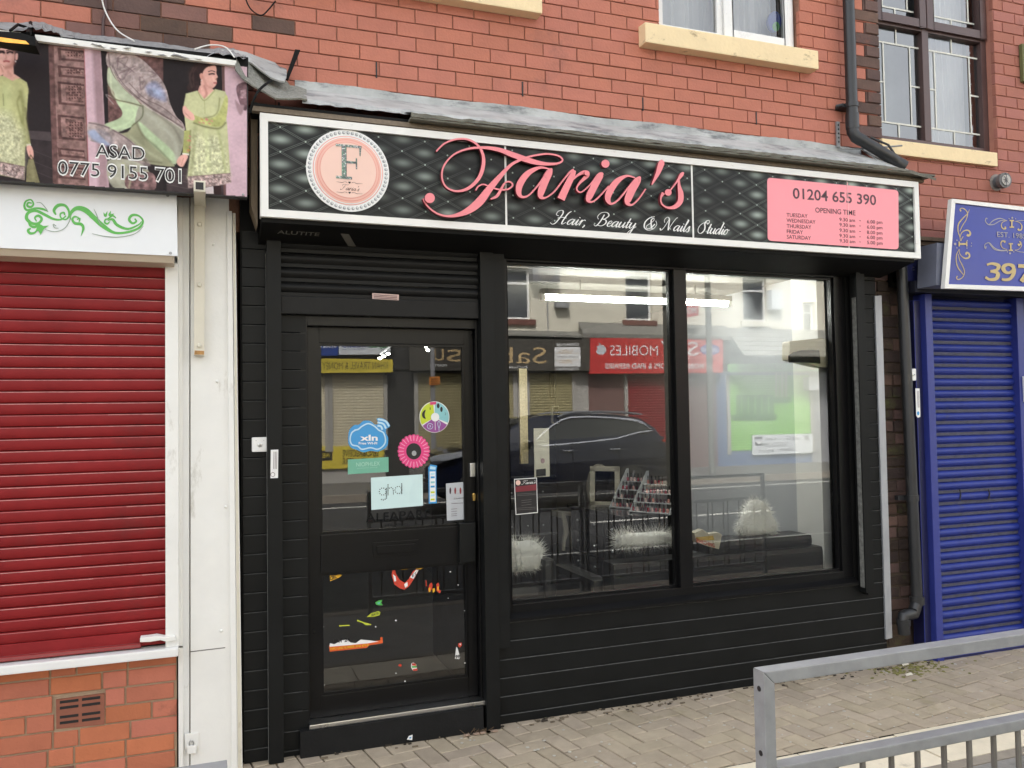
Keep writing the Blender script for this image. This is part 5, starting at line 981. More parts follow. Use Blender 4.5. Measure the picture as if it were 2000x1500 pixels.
pm.node_tree.links.new(pa_.outputs[0], pm.node_tree.nodes['Principled BSDF'].inputs['Base Color']); pm.node_tree.nodes['Principled BSDF'].inputs['Roughness'].default_value = .5; pm.node_tree.nodes['Principled BSDF'].inputs['Specular IOR Level'].default_value = .15
fs = []
for j in range(H_-1):
    y = GYr[j]
    for i in range(W_n-1):
        x = GX[i]
        if y < topedge(x)+2 or y > 1083+(1286-1083)*(x+1400)/3015-8 or x > 1607: continue
        fs.append((j*W_n+i, j*W_n+i+1, (j+1)*W_n+i+1, (j+1)*W_n+i))
nv = len(vs); b.add(vs, fs, pm); o = 6
b.art(cv, [(-1400, 76), (-62, 234), (-62, 1170), (-1400, 1083)], mk('print_dark', (52, 44, 46), .45, var=.2, vs=4), n=.0003)
for z, p0, p1, h in (('ASAD', (622, 1022), (942, 1042), 82), ('0775 9155 701', (378, 1132), (1178, 1188), 84)):
    text(b, z, cv, (p0[0]-5, p0[1]+5), (p1[0]+5, p1[1]+5), h+10, white, n=.0012, bold=.035); text(b, z, cv, p0, p1, h, ink, n=.0024, bold=-.002)
bp = b.build('print', BN); ca_ = bp.data.color_attributes.new('print', 'FLOAT_COLOR', 'POINT')
cl_ = np.ones((len(bp.data.vertices), 4), np.float32); c_ = IMG.reshape(-1, 3)/255; c_ = np.where(c_ <= .04045, c_/12.92, ((c_+.055)/1.055)**2.4)*.84; cl_[:nv, :3] = c_; ca_.data.foreach_set('color', cl_.ravel())
b = B(); b.lathe(F0(-.303)(475, 380), (0, -1, 0), [(.006, 0), (.004, .004)], MC['screw_grey'], 10); b.build('screw', BN)
# torn felt along the top of the banner and the floodlight
FB = thing('torn_flashing', 'peeling silvery felt flashing curling along top of the fashion banner', 'flashing', tuple(at(240, 70, -.2)))
b = B(); q = []; random.seed(12); top = [(-300, 10), (0, 47), (70, 46), (110, 56), (160, 70), (220, 76), (300, 86), (380, 98), (450, 98), (480, 108)]; k = 4; nn = 0
TS = spline([(x, y, 0) for x, y in top], 8)
for i, (x, y, _) in enumerate(TS):
    j = random.uniform(-3, 3); lo = 16 if 120 < x < 400 else 9
    q += [at(x, y-4+j*.4, .05), at(x, y+j*.5, -.12+random.uniform(-.02, .02)), at(x, y+lo*.5+j, -.26+random.uniform(-.02, .02)), at(x, y+lo+random.uniform(-4, 4), -.33+random.uniform(-.015, .015))]; nn += 1
b.add(q, [(i*k+j, (i+1)*k+j, (i+1)*k+j+1, i*k+j+1) for i in range(nn-1) for j in range(k-1)], mk('felt_silver', (150, 150, 150), .7, var=.3, vs=16, bump=.8, bs=50, dirt=((36, 36, 36), .62, 14)))
b.build('felt_sheet', FB)
b = B(); b.prism([at(-420, 12, -.3), at(485, 112, -.3), at(485, 132, -.3), at(-420, 30, -.3)], (0, .33, 0), blackm); b.build('fascia_board', FB)
FL = thing('floodlight', 'black floodlight glowing amber over the left woman on the banner', 'lamp', tuple(at(20, 70, -.45)))
b = B(); c = F0(-.5, 0, 60, 5); b.prism([c(-160, -10), c(190, 16), c(345, 60), c(350, 150), c(290, 140), c(-160, 60)], (0, .09, 0), blackm); b.build('housing', FL, bevel=.004)
b = B(); b.plate(F0(-.502, 0, 60, 5), [(-120, 52), (0, 62), (250, 98), (285, 132), (60, 112), (-120, 84)], .003, mk('amber_lamp', (250, 176, 72), .4, emit=.2, var=.25, vs=30)); b.build('lens', FL)
b = B(); b.tube([at(55, 66, -.42), at(62, 52, -.2), at(60, 45, .0)], .01, blackm, 6); b.tube([at(20, 60, -.42), at(35, 48, -.3), at(60, 56, -.28), at(72, 84, -.33)], .006, blackm, 6); b.build('arm', FL)
def wire(pts, r, m_, label):
    b = B(); P = spline([(p[0], p[1], p[2]) for p in pts], 6); b.tube([at(*p) for p in P], r, m_, 6); tag(b.build('cable'), label, 'cable')
wire([(196, -20, .0), (205, 20, .02), (228, 58, -.02), (262, 80, -.2)], .0035, whitep, 'thin white cable hanging down brickwork to the banner top')
wire([(205, -20, .045), (207, 20, .045), (202, 40, .045), (201, 70, .045)], .007, brown, 'short grey brown cable fixed upright on the sooty brickwork')
wire([(380, 96, -.33), (410, 88, -.3), (440, 92, -.3), (458, 112, -.34)], .003, whitep, 'thin pale wire looped over the right end of banner')
wire([(478, -6, .03), (490, 18, .02), (510, 30, .01), (525, 18, .02), (538, 2, .03)], .004, blackm, 'thin black cable drooping in a loop on red brickwork top left')
wire([(530, 157, -.33), (510, 172, -.36), (498, 190, -.37), (488, 220, -.34)], .006, blackm, 'black twin cable looping below the torn felt corner')
b = B(); b.plate(F0(-.2), [(490, 197), (503, 200), (503, 440), (490, 400)], .15, wood); tag(b.build('timber_end'), 'weathered timber end at the left side of the salon sign', 'timber')
# ------------------------------------------------------------------ right-hand shop
RB = thing('corner_shop_building', 'pinkish brick shop building with brown leaded window right of the downpipe', 'building', (7, 3, 0))
h2 = (4.3, 5.40, 3.485, 5.6)
b = B(); bricks(b, 4.318, 9.0, 2.75, 5.3, .06, .2145, .0795, .009, brick2, (h2,)); slab(b, 4.312, 9.0, 2.75, 8.4, .0675, .3, (h2,), mort2); b.box(9.0-.2, 9.0, .3, 8, 0, 8.4, mort2); b.box(4.3, 9.0, 1.0, 8, 2.5, 8.4, mort2); b.box(4.3, 9, .62, .66, 3.3, 5.7, mk('room_pale', (176, 184, 188), .8)); b.build('brick_wall', RB)
b = B(); b.prism([(4.31, -.2, 8.4), (4.31, 8.2, 8.4), (4.31, 4, 10.6)], (4.8, 0, 0), MC['roof_slate']); b.build('roof', RB)
b = B(); random.seed(21); bricks(b, 4.163, 4.52, 0.0, 2.75, .09, .2145, .0795, .012, mossb, (), lambda x, z: random.choice((mossb, mossb, brickd)), jit=.006, headers=.3); b.box(4.163, 4.55, .102, .3, 0, 2.76, mortd); b.build('side_pier', RB)
b = B(); b.extr([(.03, 3.405), (.03, 3.505), (.2, 3.52), (.2, 3.405)], 'x', 4.29, 5.352, sillm); b.build('window_sill', RB, bevel=.007)
f = B(); y0, y1 = .13, .19; fl, fr, fb, ft = 4.32, 5.4, 3.522, 5.5
f.box(fr-.055, fr, y0, y1, fb, ft, brown); f.box(fl, fl+.05, y0, y1, fb, ft, brown); f.box(fl+.05, fr-.055, y0, y1, fb, fb+.045, brown); xm = at(1801, 180, .17).x; f.box(xm-.03, xm+.03, y0-.002, y1, fb+.045, ft, brown)
zt = at(1800, 60, .17).z; f.box(fl+.05, xm-.03, y0, y1, zt-.03, zt+.0, brown); f.box(xm+.03, fr-.055, y0, y1, zt-.03, zt, brown)
wb = f.build('window', RB, bevel=.004)
for a, c in ((fl+.02, xm-.004), (xm+.004, fr-.012)):
    s = B(); t = .06; z0, z1 = zt-.012, zt+.9; yy = y0-.022; s.box(a, a+t, yy, y0-.003, z0, z1, brown); s.box(c-t, c, yy, y0-.003, z0, z1, brown); s.box(a+t, c-t, yy, y0-.003, z0, z0+t, brown); s.box(a+t, c-t, yy, y0-.003, z1-t, z1, brown); s.build('sash', wb, bevel=.006)
lm = mk('lead_came', (226, 226, 216), .5)
for (a, c, z0, z1) in ((fl+.05, xm-.03, fb+.045, zt-.03), (xm+.03, fr-.055, fb+.045, zt-.03), (fl+.08, xm-.064, zt+.048, zt+.85), (xm+.064, fr-.072, zt+.048, zt+.85)):
    g = B(); yg = .165; g.add([(a, yg, z0), (c, yg, z0), (c, yg, z1), (a, yg, z1)], [(0, 1, 2, 3)], glassu); p_ = g.build('pane', wb)
    g = B(); hw = .006; i = .085 if z1 < zt else .06; iv = .11 if z1 < zt else .07; yg -= .003
    for zz in (z0+iv, z1-iv): g.box(a, c, yg-.002, yg, zz-hw, zz+hw, lm)
    for xx in (a+i, c-i): g.box(xx-hw, xx+hw, yg-.0025, yg-.0002, z0+iv, z1-iv, lm); g.box(min(xx, a if xx < (a+c)/2 else c), max(xx, a if xx < (a+c)/2 else c), yg-.002, yg, (z0+z1)/2-hw, (z0+z1)/2+hw, lm)
    for (za, zb_) in ((z0, z0+iv), (z1-iv, z1)): g.box((a+c)/2-hw, (a+c)/2+hw, yg-.0025, yg-.0002, za, zb_, lm)
    g.build('leading', p_)
c = B(); n = 40; q = []
for i in range(n+1): q += [(4.95+.42*i/n, .30+.008*math.sin(i*1.3), 3.5), (4.95+.42*i/n, .30+.008*math.sin(i*1.3), 5.4)]
c.add(q, [(2*i, 2*i+2, 2*i+3, 2*i+1) for i in range(n)], MC['net_curtain'], True); c.build('curtain', wb)
# corbel and dark header between the shops
b = B(); cb = mk('corbel_stone', (132, 112, 92), .9, var=.25, vs=12, bump=.6, bs=60)
for k in range(4): b.box(4.3, 9, .02-.018*k, .3, 2.72+.03*k, 2.748+.03*k, cb)
b.build('corbel', RB, bevel=.004)
b = B(); b.box(4.36, 9, -.04, .29, 2.50, 2.72, blackm); b.build('header_beam', RB)
b = B(); b.box(4.5, 9, .32, .9, .0, 2.5, navy); b.build('shop_wall', RB)
FLU = thing('boiler_flue', 'round grey boiler flue terminal sticking out of brickwork above blue sign', 'flue', tuple(at(1950, 357, .06)))
c = at(1945, 357, .06); gy = mk('flue_grey', (112, 112, 112), .5, var=.15); d_ = Vector((-.1, -1, -.05)).normalized()
b = B(); b.lathe(c, d_, [(.06, -.02), (.06, .008), (.045, .012)], mk('flue_flange', (150, 140, 132), .6), 24); b.build('flange', FLU)
b = B(); b.lathe(c, d_, [(.04, .01), (.04, .05), (.054, .053), (.054, .085), (.04, .088), (.04, .08)], gy, 24)
for k in range(5): b.lathe(c+d_*(.008+.008*k), d_, [(.04, 0), (.045, .002), (.04, .004)], gy, 24, caps=False)
b.build('pipe', FLU)
b = B(); b.lathe(c, d_, [(.001, .091), (.037, .092), (.037, .086)], mk('flue_end', (196, 192, 186), .5), 24)
for k in range(8): a = k*math.pi/4; b.tube([c+d_*.094+Vector((0, 0, 1))*.036*math.sin(a)+Vector((1, .12, 0))*.036*math.cos(a), c+d_*.094], .0022, gy, 4)
b.build('grille', FLU)
b = B(); b.plate(F0(.03), [(1996, 85), (2030, 88), (2030, 168), (1999, 158)], .025, mk('green_wood', (110, 112, 70), .8, var=.2)); tag(b.build('sign_edge'), 'mossy wooden board edge at the far right of brickwork', 'board')
# blue sign
BS = thing('shop_sign', 'blue shop sign with gold scrollwork numbered 397 in white frame', 'sign', tuple(at(1930, 565, -.3)))
Q = [(1859, 388), (2300, 438), (2300, 578), (1845, 563)]
b = B(); b.plate(F0(-.29), [(1862, 391), (2300, 441), (2300, 575), (1850, 560)], .035, mk('sign_box_grey', (120, 124, 140), .5, var=.1)); b.plate(F0(-.254), [(1830, 474), (2300, 520), (2300, 570), (1828, 557)], .15, mk('sign_box_grey', (120, 124, 140))); b.build('sign_box', BS)
b = B(); b.plate(F0(-.296), [(1866, 395), (2300, 446), (2300, 572), (1853, 557)], .006, mk('sign_blue', (40, 56, 158), .2, var=.12, vs=1.5, spec=.35)); b.build('sign_panel', BS)
b = B()
for k, P in enumerate(([(1859, 388), (2300, 438), (2300, 446), (1866, 396)], [(1845, 563), (1853, 555), (2300, 570), (2300, 578)], [(1859, 388), (1866, 396), (1853, 556), (1845, 563)])): b.plate(F0(-.308+.0006*k), P, .03, alu)
b.build('sign_frame', BS)
cg = F0(-.2965, 1840, 380, 7.5); gd = mk('vinyl_gold', (200, 176, 116), .4, var=.05); gp = mk('vinyl_gold_pale', (170, 164, 160), .4)
b = B()
for k, (P, m_) in enumerate((
 ([(275,245,20),(262,215,14),(300,200,12),(345,230,14),(372,280,14),(350,370,11),(300,450,11),(258,540,9)], gd), ([(398,220,6),(370,280,10),(300,350,16),(240,430,18),(232,530,14),(258,620,10),(265,680,10)], gd),
 ([(360,590,34),(392,600,30),(412,570,26),(390,530,20),(340,525,16),(285,560,12),(262,620,10)], gd), ([(310,615,10),(290,640,10),(275,680,8)], gd),
 ([(345,880,30),(360,850,24),(395,870,22),(395,915,24),(345,935,22),(290,910,12),(255,860,8),(250,800,6)], gd), ([(250,800,8),(210,880,12),(205,980,14),(235,1080,16),(290,1150,12),(318,1180,8)], gd), ([(232,870,8),(255,960,11),(305,1060,12),(325,1140,12),(300,1210,12),(240,1245,13),(208,1225,14),(222,1195,18)], gd),
 ([(660,355,18),(640,350,12),(634,395,11),(680,440,13),(760,435,11),(850,385,9),(950,380,7)], gp), ([(690,435,8),(750,380,14),(840,350,12),(930,375,7)], gp), ([(920,470,26),(925,500,22),(890,500,18),(865,460,14),(880,410,9),(950,380,6)], gd),
 ([(1110,500,26),(1120,520,22),(1155,515,18),(1165,460,14),(1130,410,9),(1060,390,6)], gd), ([(1200,380,7),(1120,385,8),(1060,395,6)], gp),
 ([(640,760,16),(635,790,14),(618,770,11),(630,725,11),(690,710,12),(760,780,12),(850,815,10),(950,815,7)], gp), ([(690,720,8),(760,800,12),(860,825,10),(960,820,6)], gp), ([(900,700,26),(920,690,22),(880,680,18),(855,720,14),(880,780,9),(950,805,6)], gd), ([(1110,720,26),(1125,745,22),(1150,710,18),(1130,690,14),(1160,740,10),(1120,800,8),(1060,815,6)], gd), ([(1060,815,7),(1130,840,8),(1200,845,8)], gp)), 1): b.ribbon(cg, P, m_, n=.0005+.0001*k, dn=.0003)
def ibar(cx_, cy_, w_, h_, hor):
    if hor:
        b.art(cg, [(cx_-w_, cy_-h_*.35), (cx_+w_, cy_-h_*.35), (cx_+w_, cy_+h_*.35), (cx_-w_, cy_+h_*.35)], gd, n=.003)
        for s_ in (-1, 1): b.art(cg, [(cx_+s_*w_-10, cy_-h_), (cx_+s_*w_+10, cy_-h_), (cx_+s_*w_+10, cy_+h_), (cx_+s_*w_-10, cy_+h_)], gd, n=.0032)
    else:
        b.art(cg, [(cx_-h_*.35, cy_-w_), (cx_+h_*.35, cy_-w_), (cx_+h_*.35, cy_+w_), (cx_-h_*.35, cy_+w_)], gd, n=.003)
        for s_ in (-1, 1): b.art(cg, [(cx_-h_, cy_+s_*w_-10), (cx_+h_, cy_+s_*w_-10), (cx_+h_, cy_+s_*w_+10), (cx_-h_, cy_+s_*w_+10)], gd, n=.0032)
ibar(300, 725, 55, 36, True); ibar(1015, 430, 48, 32, False); ibar(1000, 770, 48, 32, False)
for (x, y, r) in ((185, 725, 18), (212, 670, 9), (212, 782, 9), (362, 675, 9), (358, 785, 9), (425, 712, 8), (422, 755, 8), (1022, 342, 14), (975, 355, 8), (1070, 355, 8), (990, 862, 14), (950, 840, 8), (1045, 840, 8)): b.disc(cg, x, y, r, r, gp, n=.003, seg=10)
text(b, 'EST. 1985', cg, (800, 618), (1225, 650), 72, gp, n=.003)
for P in ([(650,1030,30),(720,1012,36),(800,1030,50),(822,1060,60),(790,1105,40),(700,1125,34)], [(700,1125,34),(790,1140,46),(812,1180,62),(780,1235,52),(690,1245,36),(625,1210,40)],):
    b.ribbon(cg, P, gd, n=.003, dn=.001)
b.ribbon(cg, [(1040,1090,50),(1030,1050,56),(970,1026,40),(905,1045,52),(890,1085,62),(915,1130,50),(970,1148,38),(1035,1110,50),(1046,1090,54),(1040,1160,54),(985,1235,46),(905,1250,38),(865,1238,30)], gd, n=.0036, dn=.001)
b.ribbon(cg, [(1105,1045,52),(1290,1058,52)], gd, n=.0044, sub=1); b.ribbon(cg, [(1280,1070,46),(1215,1170,56),(1150,1275,66)], gd, n=.0052, sub=1)
b.build('gold_lettering', BS)
# blue shutter
BR = thing('roller_shutter', 'closed blue roller shutter spattered with dirt right of the downpipe', 'shutter', (5.0, -.03, .02))
xg0, xg1 = 4.515, 4.575; xr = at(1987, 900, -.03).x
b = B(); random.seed(9); lathcurtain(b, xg1-.01, xr+.01, .075, 2.42, -.012, .0783, bluesh, .022, bluesp, fl=.3); b.build('shutter_curtain', BR)
b = B(); b.box(xg1, xr, -.03, 0, .02, .075, bluesh); b.prism([(xg1, -.06, .0), (xg1, -.06, .018), (xg1, .0, .018), (xg1, 0, 0)], (xr-xg1, 0, 0), navy); b.build('bottom_bar', BR, bevel=.003)
b = B(); b.box(xg0, xg1, -.07, .03, 0, 2.44, bluep); b.box(xg0-.06, xg0-.001, -.03, .06, 0, 2.4, navy); b.build('guide_rail', BR, bevel=.004)
b = B(); b.box(xr, xr+.07, -.07, .03, 0, 2.44, bluep); b.build('guide_rail', BR, bevel=.004)
b = B(); b.box(4.40, 8, -.1, .05, 2.445, 2.52, mk('navy_dark', (22, 24, 40), .5)); b.box(4.36, 4.72, -.06, .05, 2.52, 2.72, navy); b.box(4.72, 8, -.06, .05, 2.52, 2.7, navy); b.build('shutter_box', BR, bevel=.003)
b = B()
for x, y in ((1784, 522), (1800, 519), (1784, 527), (1801, 524)): b.lathe(at(x, y, -.062), (0, -1, 0), [(.006, 0), (.005, .004)], steel, 8)
b.build('bolt', BR)
b = B(); c4 = F0(-.034, 1600, 700, 2.5)
for x in (688, 828): b.tube([c4(x-3, 640), c4(x+4, 660), c4(x-1, 690)], .004, ink, 6)
b.ribbon(c4, [(690, 694), (760, 692), (828, 688)], ink, n=.002, w=3); b.build('lock_cover', BR)
KS2 = thing('key_switch', 'square white key switch beside the blue shutter guide', 'switch', tuple(at(1777, 732, -.04)))
p = at(1777, 732, -.035); b = B(); b.box(p.x-.035, p.x+.03, -.06, -.032, p.z-.04, p.z+.04, upvc); b.build('housing', KS2, bevel=.006)
b = B(); b.lathe((p.x, -.06, p.z), (0, -1, 0), [(.01, 0), (.01, .004), (.006, .005)], steel, 12); b.box(p.x-.02, p.x-.014, -.0615, -.06, p.z-.003, p.z+.003, ink); b.box(p.x+.012, p.x+.018, -.0615, -.06, p.z-.003, p.z+.003, ink); b.build('key_barrel', KS2)
b = B(); cl = F0(-.072, 1600, 700, 2.5); b.plate(cl, [(470, 146), (490, 147), (494, 285), (482, 290), (474, 280)], .001, white)
b.ribbon(cl, [(478, 158), (482, 240)], mauve, n=.001, w=1.6, sub=1); b.ribbon(cl, [(484, 158), (487, 240)], mauve, n=.001, w=1.6, sub=1); b.disc(cl, 483, 268, 6, 10, skyb, n=.001, seg=12)
tag(b.build('label_sticker'), 'white vertical label on the blue shutter side guide', 'sticker')
b = B(); p = at(1997, 760, -.07); b.box(p.x, p.x+.05, -.085, -.071, p.z-.09, p.z+.09, upvc); tag(b.build('letter_box', bevel=.004), 'white plate at right edge of the blue shutter', 'plate')
b = B(); random.seed(31); mo = mk('moss', (122, 118, 66), .95, var=.3, vs=30)
for k in range(170):
    x = random.gauss(4.25, .16); y = random.gauss(-.12, .07); s_ = random.uniform(.004, .016); 
    if y > 0: continue
    b.ball((x, y, .0), s_, s_*.8, s_*.45, mo, 6, 4)
tag(b.build('moss'), 'greenish moss patch on paving below the rainwater boot', 'moss', kind='stuff')
random.seed(32); gum = mk('gum_pale', (190, 184, 172), .8)
b = B()
for k in range(220):
    x, y = random.uniform(1.2, 6), random.uniform(-.9, -.06); r = random.uniform(.003, .011); b.lathe((x, y, .0005), (0, 0, 1), [(r, 0), (r*.8, .002)], gum, 8)
tag(b.build('gum_spots'), 'pale chewing gum spots and grit specks scattered over block paving', 'gum', kind='stuff')
for k, (px, py, lab) in enumerate(((1545, 1297, 'white litter sliver on paving nearest the rail corner'), (1700, 1303, 'pale paper litter on mossy paving in front of the metal strip'), (1768, 1300, 'cream crumpled litter on the moss near blue shutter'), (1775, 1320, 'long pale litter sliver just below the mossy patch'), (1938, 1272, 'white litter sliver in front of the blue shutter'))):
    d = (Vector((px-1000, 0, 750-py)),); p = CAM+(fwd+RGT*((px-1000)/FPX)+UPV*((750-py)/FPX))*((0-CAM.z)/(fwd+RGT*((px-1000)/FPX)+UPV*((750-py)/FPX)).z)
    b = B(); b.prism([(p.x-.03, p.y-.01, .004), (p.x+.03, p.y-.004, .004), (p.x+.028, p.y+.012, .012), (p.x-.02, p.y+.008, .009)], (0, 0, .003), mk('litter_pale', (222, 214, 196), .8)); tag(b.build('litter'), lab, 'litter')
# ------------------------------------------------------------------ guard rails at the kerb
RY = -2.58
def guard_rail(x0, x1, label, name='guard_rail', zt=1.045):
    G = thing(name, label, 'railing', (x0, RY, 0), 'pedestrian guard rails along the kerb')
    for s_, x in ((1, x0), (-1, x1)):       # box section posts, mitred into the top rail
        b = B(); b.extr([(x, -.05), (x, zt-.0003), (x+s_*.0315, zt-.0318), (x+s_*.0315, -.05)], 'y', RY-.021, RY+.021, galv); b.build('post', G, bevel=.003)
        for zz in (zt-.045, .845):
            b = B(); b.lathe((x-.0005*s_, RY-.002, zz), (-s_, 0, 0), [(.007, -.002), (.007, .0006)], ink, 10); b.build('bolt_hole', G)
    b = B(); b.extr([(x0+.0004, zt), (x1-.0004, zt), (x1-.0319, zt-.0315), (x0+.0319, zt-.0315)], 'y', RY-.021, RY+.021, galv); b.build('top_rail', G, bevel=.003)
    b = B(); b.box(x0+.032, x1-.032, RY-.019, RY+.019, .782, .812, galv); b.box(x0+.032, x1-.032, RY-.019, RY+.019, .13, .16, galv); b.build('infill_frame', G, bevel=.004)
    x = x0+.12; k = 0
    while x < x1-.08:
        b = B(); b.tube([(x, RY+(.011 if k % 2 else -.011), .16), (x, RY+(.011 if k % 2 else -.011), .79)], .0075, mk('bar_steel', (128, 124, 118), .5, metal=.4, var=.2), 8); b.build('bar', G); x += (.066 if k % 2 else .115); k += 1
guard_rail(1.262, 3.262, 'galvanised guard rail with its mitred end post in lower right foreground')
guard_rail(3.29, 5.29, 'further galvanised guard rail panel continuing to the right along kerb')
guard_rail(-1.96, .034, 'galvanised guard rail whose end just shows at bottom left by pilaster', zt=1.014)
# ------------------------------------------------------------------ inside the salon
leather = mk('black_leather', (24, 24, 26), .38, var=.15, vs=6, bump=.15, bs=120); lacq = mk('black_lacquer', (26, 26, 28), .2, var=.1); chw = mk('chair_cream', (206, 198, 180), .45, var=.06); fur = mk('white_fur', (255, 253, 248), .9, k=.92, var=.02, spec=.1)
SO = thing('sofa', 'long black leather sofa with its back against the salon window', 'sofa', (3.1, .6, .1))
def rbox(b, x0, x1, y0, y1, z0, z1, m_): b.box(x0, x1, y0, y1, z0, z1, m_)
b = B(); b.box(2.25, 3.79, .13, .3, .12, .785, leather); b.build('backrest', SO, bevel=.035)
b = B(); b.box(2.93, 3.73, .16, .38, .775, .862, leather); b.build('back_cushion', SO, bevel=.035)
b = B(); b.box(2.3, 3.75, .301, .95, .12, .5, leather); b.build('seat', SO, bevel=.04)
for x0, x1 in ((2.2, 2.32), (3.72, 3.83)):
    b = B(); b.box(x0, x1, .305, .95, .12, .66, leather); b.build('arm', SO, bevel=.04)
AC = thing('armchair', 'black buttoned armchair low behind left window pane', 'armchair', (1.7, .5, .1))
b = B(); b.box(1.5, 1.82, .14, .75, .12, .70, leather); b.build('seat', AC, bevel=.05)
b = B(); b.box(1.825, 1.90, .16, .8, .12, .835, leather); b.build('arm', AC, bevel=.035)
def cushion(c, sx_, sy_, sz_, label, nh=1100, tri=False, hl=.045):
    T = thing('fur_cushion', label, 'cushion', (c[0], c[1], c[2]-sz_)); c = Vector(c)
    def P(u, v):
        a = 2*math.pi*u; th = math.acos(1-2*v); x, z = math.sin(th)*math.cos(a), math.cos(th); y = math.sin(th)*math.sin(a)
        sg = lambda t, e: math.copysign(abs(t)**e, t)
        X, Z = sg(x, .65), sg(z, .65)
        if tri: X *= (1-.75*(Z*.5+.5))
        return Vector((X*sx_, y*sy_, Z*sz_))
    b = B(); n, m = 24, 14; q = [c+P(i/n, max(.002, min(.998, j/m))) for j in range(m+1) for i in range(n)]
    b.add(q, [(j*n+i, j*n+(i+1) % n, (j+1)*n+(i+1) % n, (j+1)*n+i) for j in range(m) for i in range(n)], fur, True); b.build('pad', T)
    b = B()
    for k in range(nh):
        p = P(random.random(), random.random()); d = Vector((p.x/sx_**2, p.y/sy_**2, p.z/sz_**2)).normalized(); d = (d+Vector((random.uniform(-.7, .7), random.uniform(-.5, .5), random.uniform(-.5, .5)))).normalized(); l = hl*random.uniform(.5, 1.2); s_ = d.orthogonal().normalized()*.0016
        b.add([c+p-s_, c+p+s_, c+p+d*l+Vector((0, 0, .15*l))], [(0, 1, 2)], fur)
    b.build('fur', T)
random.seed(41)
p = at(1478, 1020, .27); cushion((p.x, .27, .862+.115), .19, .06, .118, 'white shaggy triangular cushion standing on the sofa behind the right pane', tri=True, hl=.045)
p = at(1258, 1050, .25); cushion((p.x, .25, .895), .19, .06, .042, 'white shaggy cushion lying along sofa top beside the mullion', hl=.065)
p = at(1018, 1080, .3); cushion((p.x, .32, .84), .13, .12, .09, 'white shaggy cushion on the armchair at left edge of the left pane', nh=1100, hl=.05)
b = B(); cm = F0(.13, 1300, 800, 3.572); q = []
P = [(200, 862), (260, 836), (300, 868), (370, 858), (392, 872), (388, 900), (372, 974), (300, 955), (215, 925)]
b.plate(cm, P, .05, mk('bag_cream', (222, 212, 190), .7, var=.15, vs=14)); b.art(F0(.1295, 1300, 800, 3.572), [(210, 890), (330, 880), (340, 910), (220, 912)], mk('bag_yellow', (226, 186, 80), .6), n=.001)
text(b, 'SEARCHING', F0(.1295, 1300, 800, 3.572), (208, 922), (342, 962), 26, pre, n=.002, bold=.02)
tag(b.build('magazine'), 'crumpled magazine with yellow and red print lying on the sofa', 'magazine')
DK = thing('manicure_desk', 'black drawer desk with sparkling knobs holding the polish racks', 'desk', (3.75, 2.9, .1))
b = B(); b.box(3.42, 3.97, 2.25, 3.45, .72, .76, lacq); b.build('desk_top', DK, bevel=.004)
b = B(); b.box(3.46, 3.965, 2.28, 3.42, .1, .719, lacq); b.build('cabinet', DK, bevel=.004)
for i in range(3):
    for j in range(3):
        b = B(); b.box(3.446, 3.459, 2.3+.375*i, 2.65+.375*i, .13+.2*j, .31+.2*j, lacq); d_ = b.build('drawer', DK, bevel=.003)
        b = B(); b.ball((3.435, 2.475+.375*i, .22+.2*j), .013, .013, .013, mk('crystal', (230, 232, 235), .1, metal=.6), 8, 6); b.build('knob', d_)
bc_ = [mk('polish_%d' % 0, (150, 40, 60), .2), mk('polish_1', (230, 200, 195), .2), mk('polish_2', (70, 30, 50), .2), mk('polish_3', (210, 150, 140), .2)]; capm = mk('polish_cap', (30, 30, 32), .3)
def rack(c, label, rot):
    T = thing('polish_rack', label, 'rack', c); C0 = Vector(c); ca, sa = math.cos(rot), math.sin(rot)
    def W_(x, y, z): return C0+Vector((x*ca-y*sa, x*sa+y*ca, z))
    b = B()
    for k in range(4):   # stepped acrylic tiers
        z = .01+.075*k; y = .09*k
        P = [W_(-.2, y, z), W_(.2, y, z), W_(.2, y+.09, z), W_(-.2, y+.09, z)]; b.prism(P, (0, 0, .008), mk('acrylic', (226, 228, 230), .15, var=.02)); 
    for s_ in (-.205, .2): b.prism([W_(s_, 0, 0), W_(s_, .37, 0), W_(s_, .37, .36), W_(s_, .33, .36)], Vector((ca, sa, 0))*.005, MC['acrylic'])
    b.build('stand', T)
    b = B()
    for k in range(4):
        for i in range(10):
            p = W_(-.175+.039*i, .04+.09*k, .018+.075*k); m_ = random.choice(bc_)
            b.tube([p, p+Vector((0, 0, .03)), p+Vector((0, 0, .036))], 0, m_, 8, rs=[.012, .012, .006]); b.tube([p+Vector((0, 0, .036)), p+Vector((0, 0, .075))], .0055, capm, 6)
    tag(b.build('bottles', T), kind='stuff')
rack((3.72, 2.72, .76), 'stepped white rack of nail polish bottles at the desk middle', math.radians(-60)); rack((3.72, 2.32, .76), 'stepped white rack of nail polish bottles nearest the mullion', math.radians(-60))
b = B()
p = at(1246, 940, 3.05); p = Vector((3.72, 3.18, .77))
u = Vector((.5, -.5, 0)).normalized(); v = Vector((.12, .2, 1)).normalized(); nn = u.cross(v)
for (a, c, du, dv) in ((-.13, .17, .025, .2), (.13, .17, .025, .2), (0, .35, .155, .025), (0, -.005, .155, .025)): b.obox(p+u*a+v*(c), u, v, nn, du, dv, .012, chw)
b.obox(p+u*0+v*.17, u, v, nn, .106, .152, .005, mk('mirror_glass', (90, 94, 96), .05, metal=.9)); tag(b.build('table_mirror'), 'cream framed mirror leaning on the desk beside the chair back', 'mirror')
CH = thing('salon_chair', 'cream framed chair with black oval back beside the desk', 'chair', (3.72, 3.5, .1))
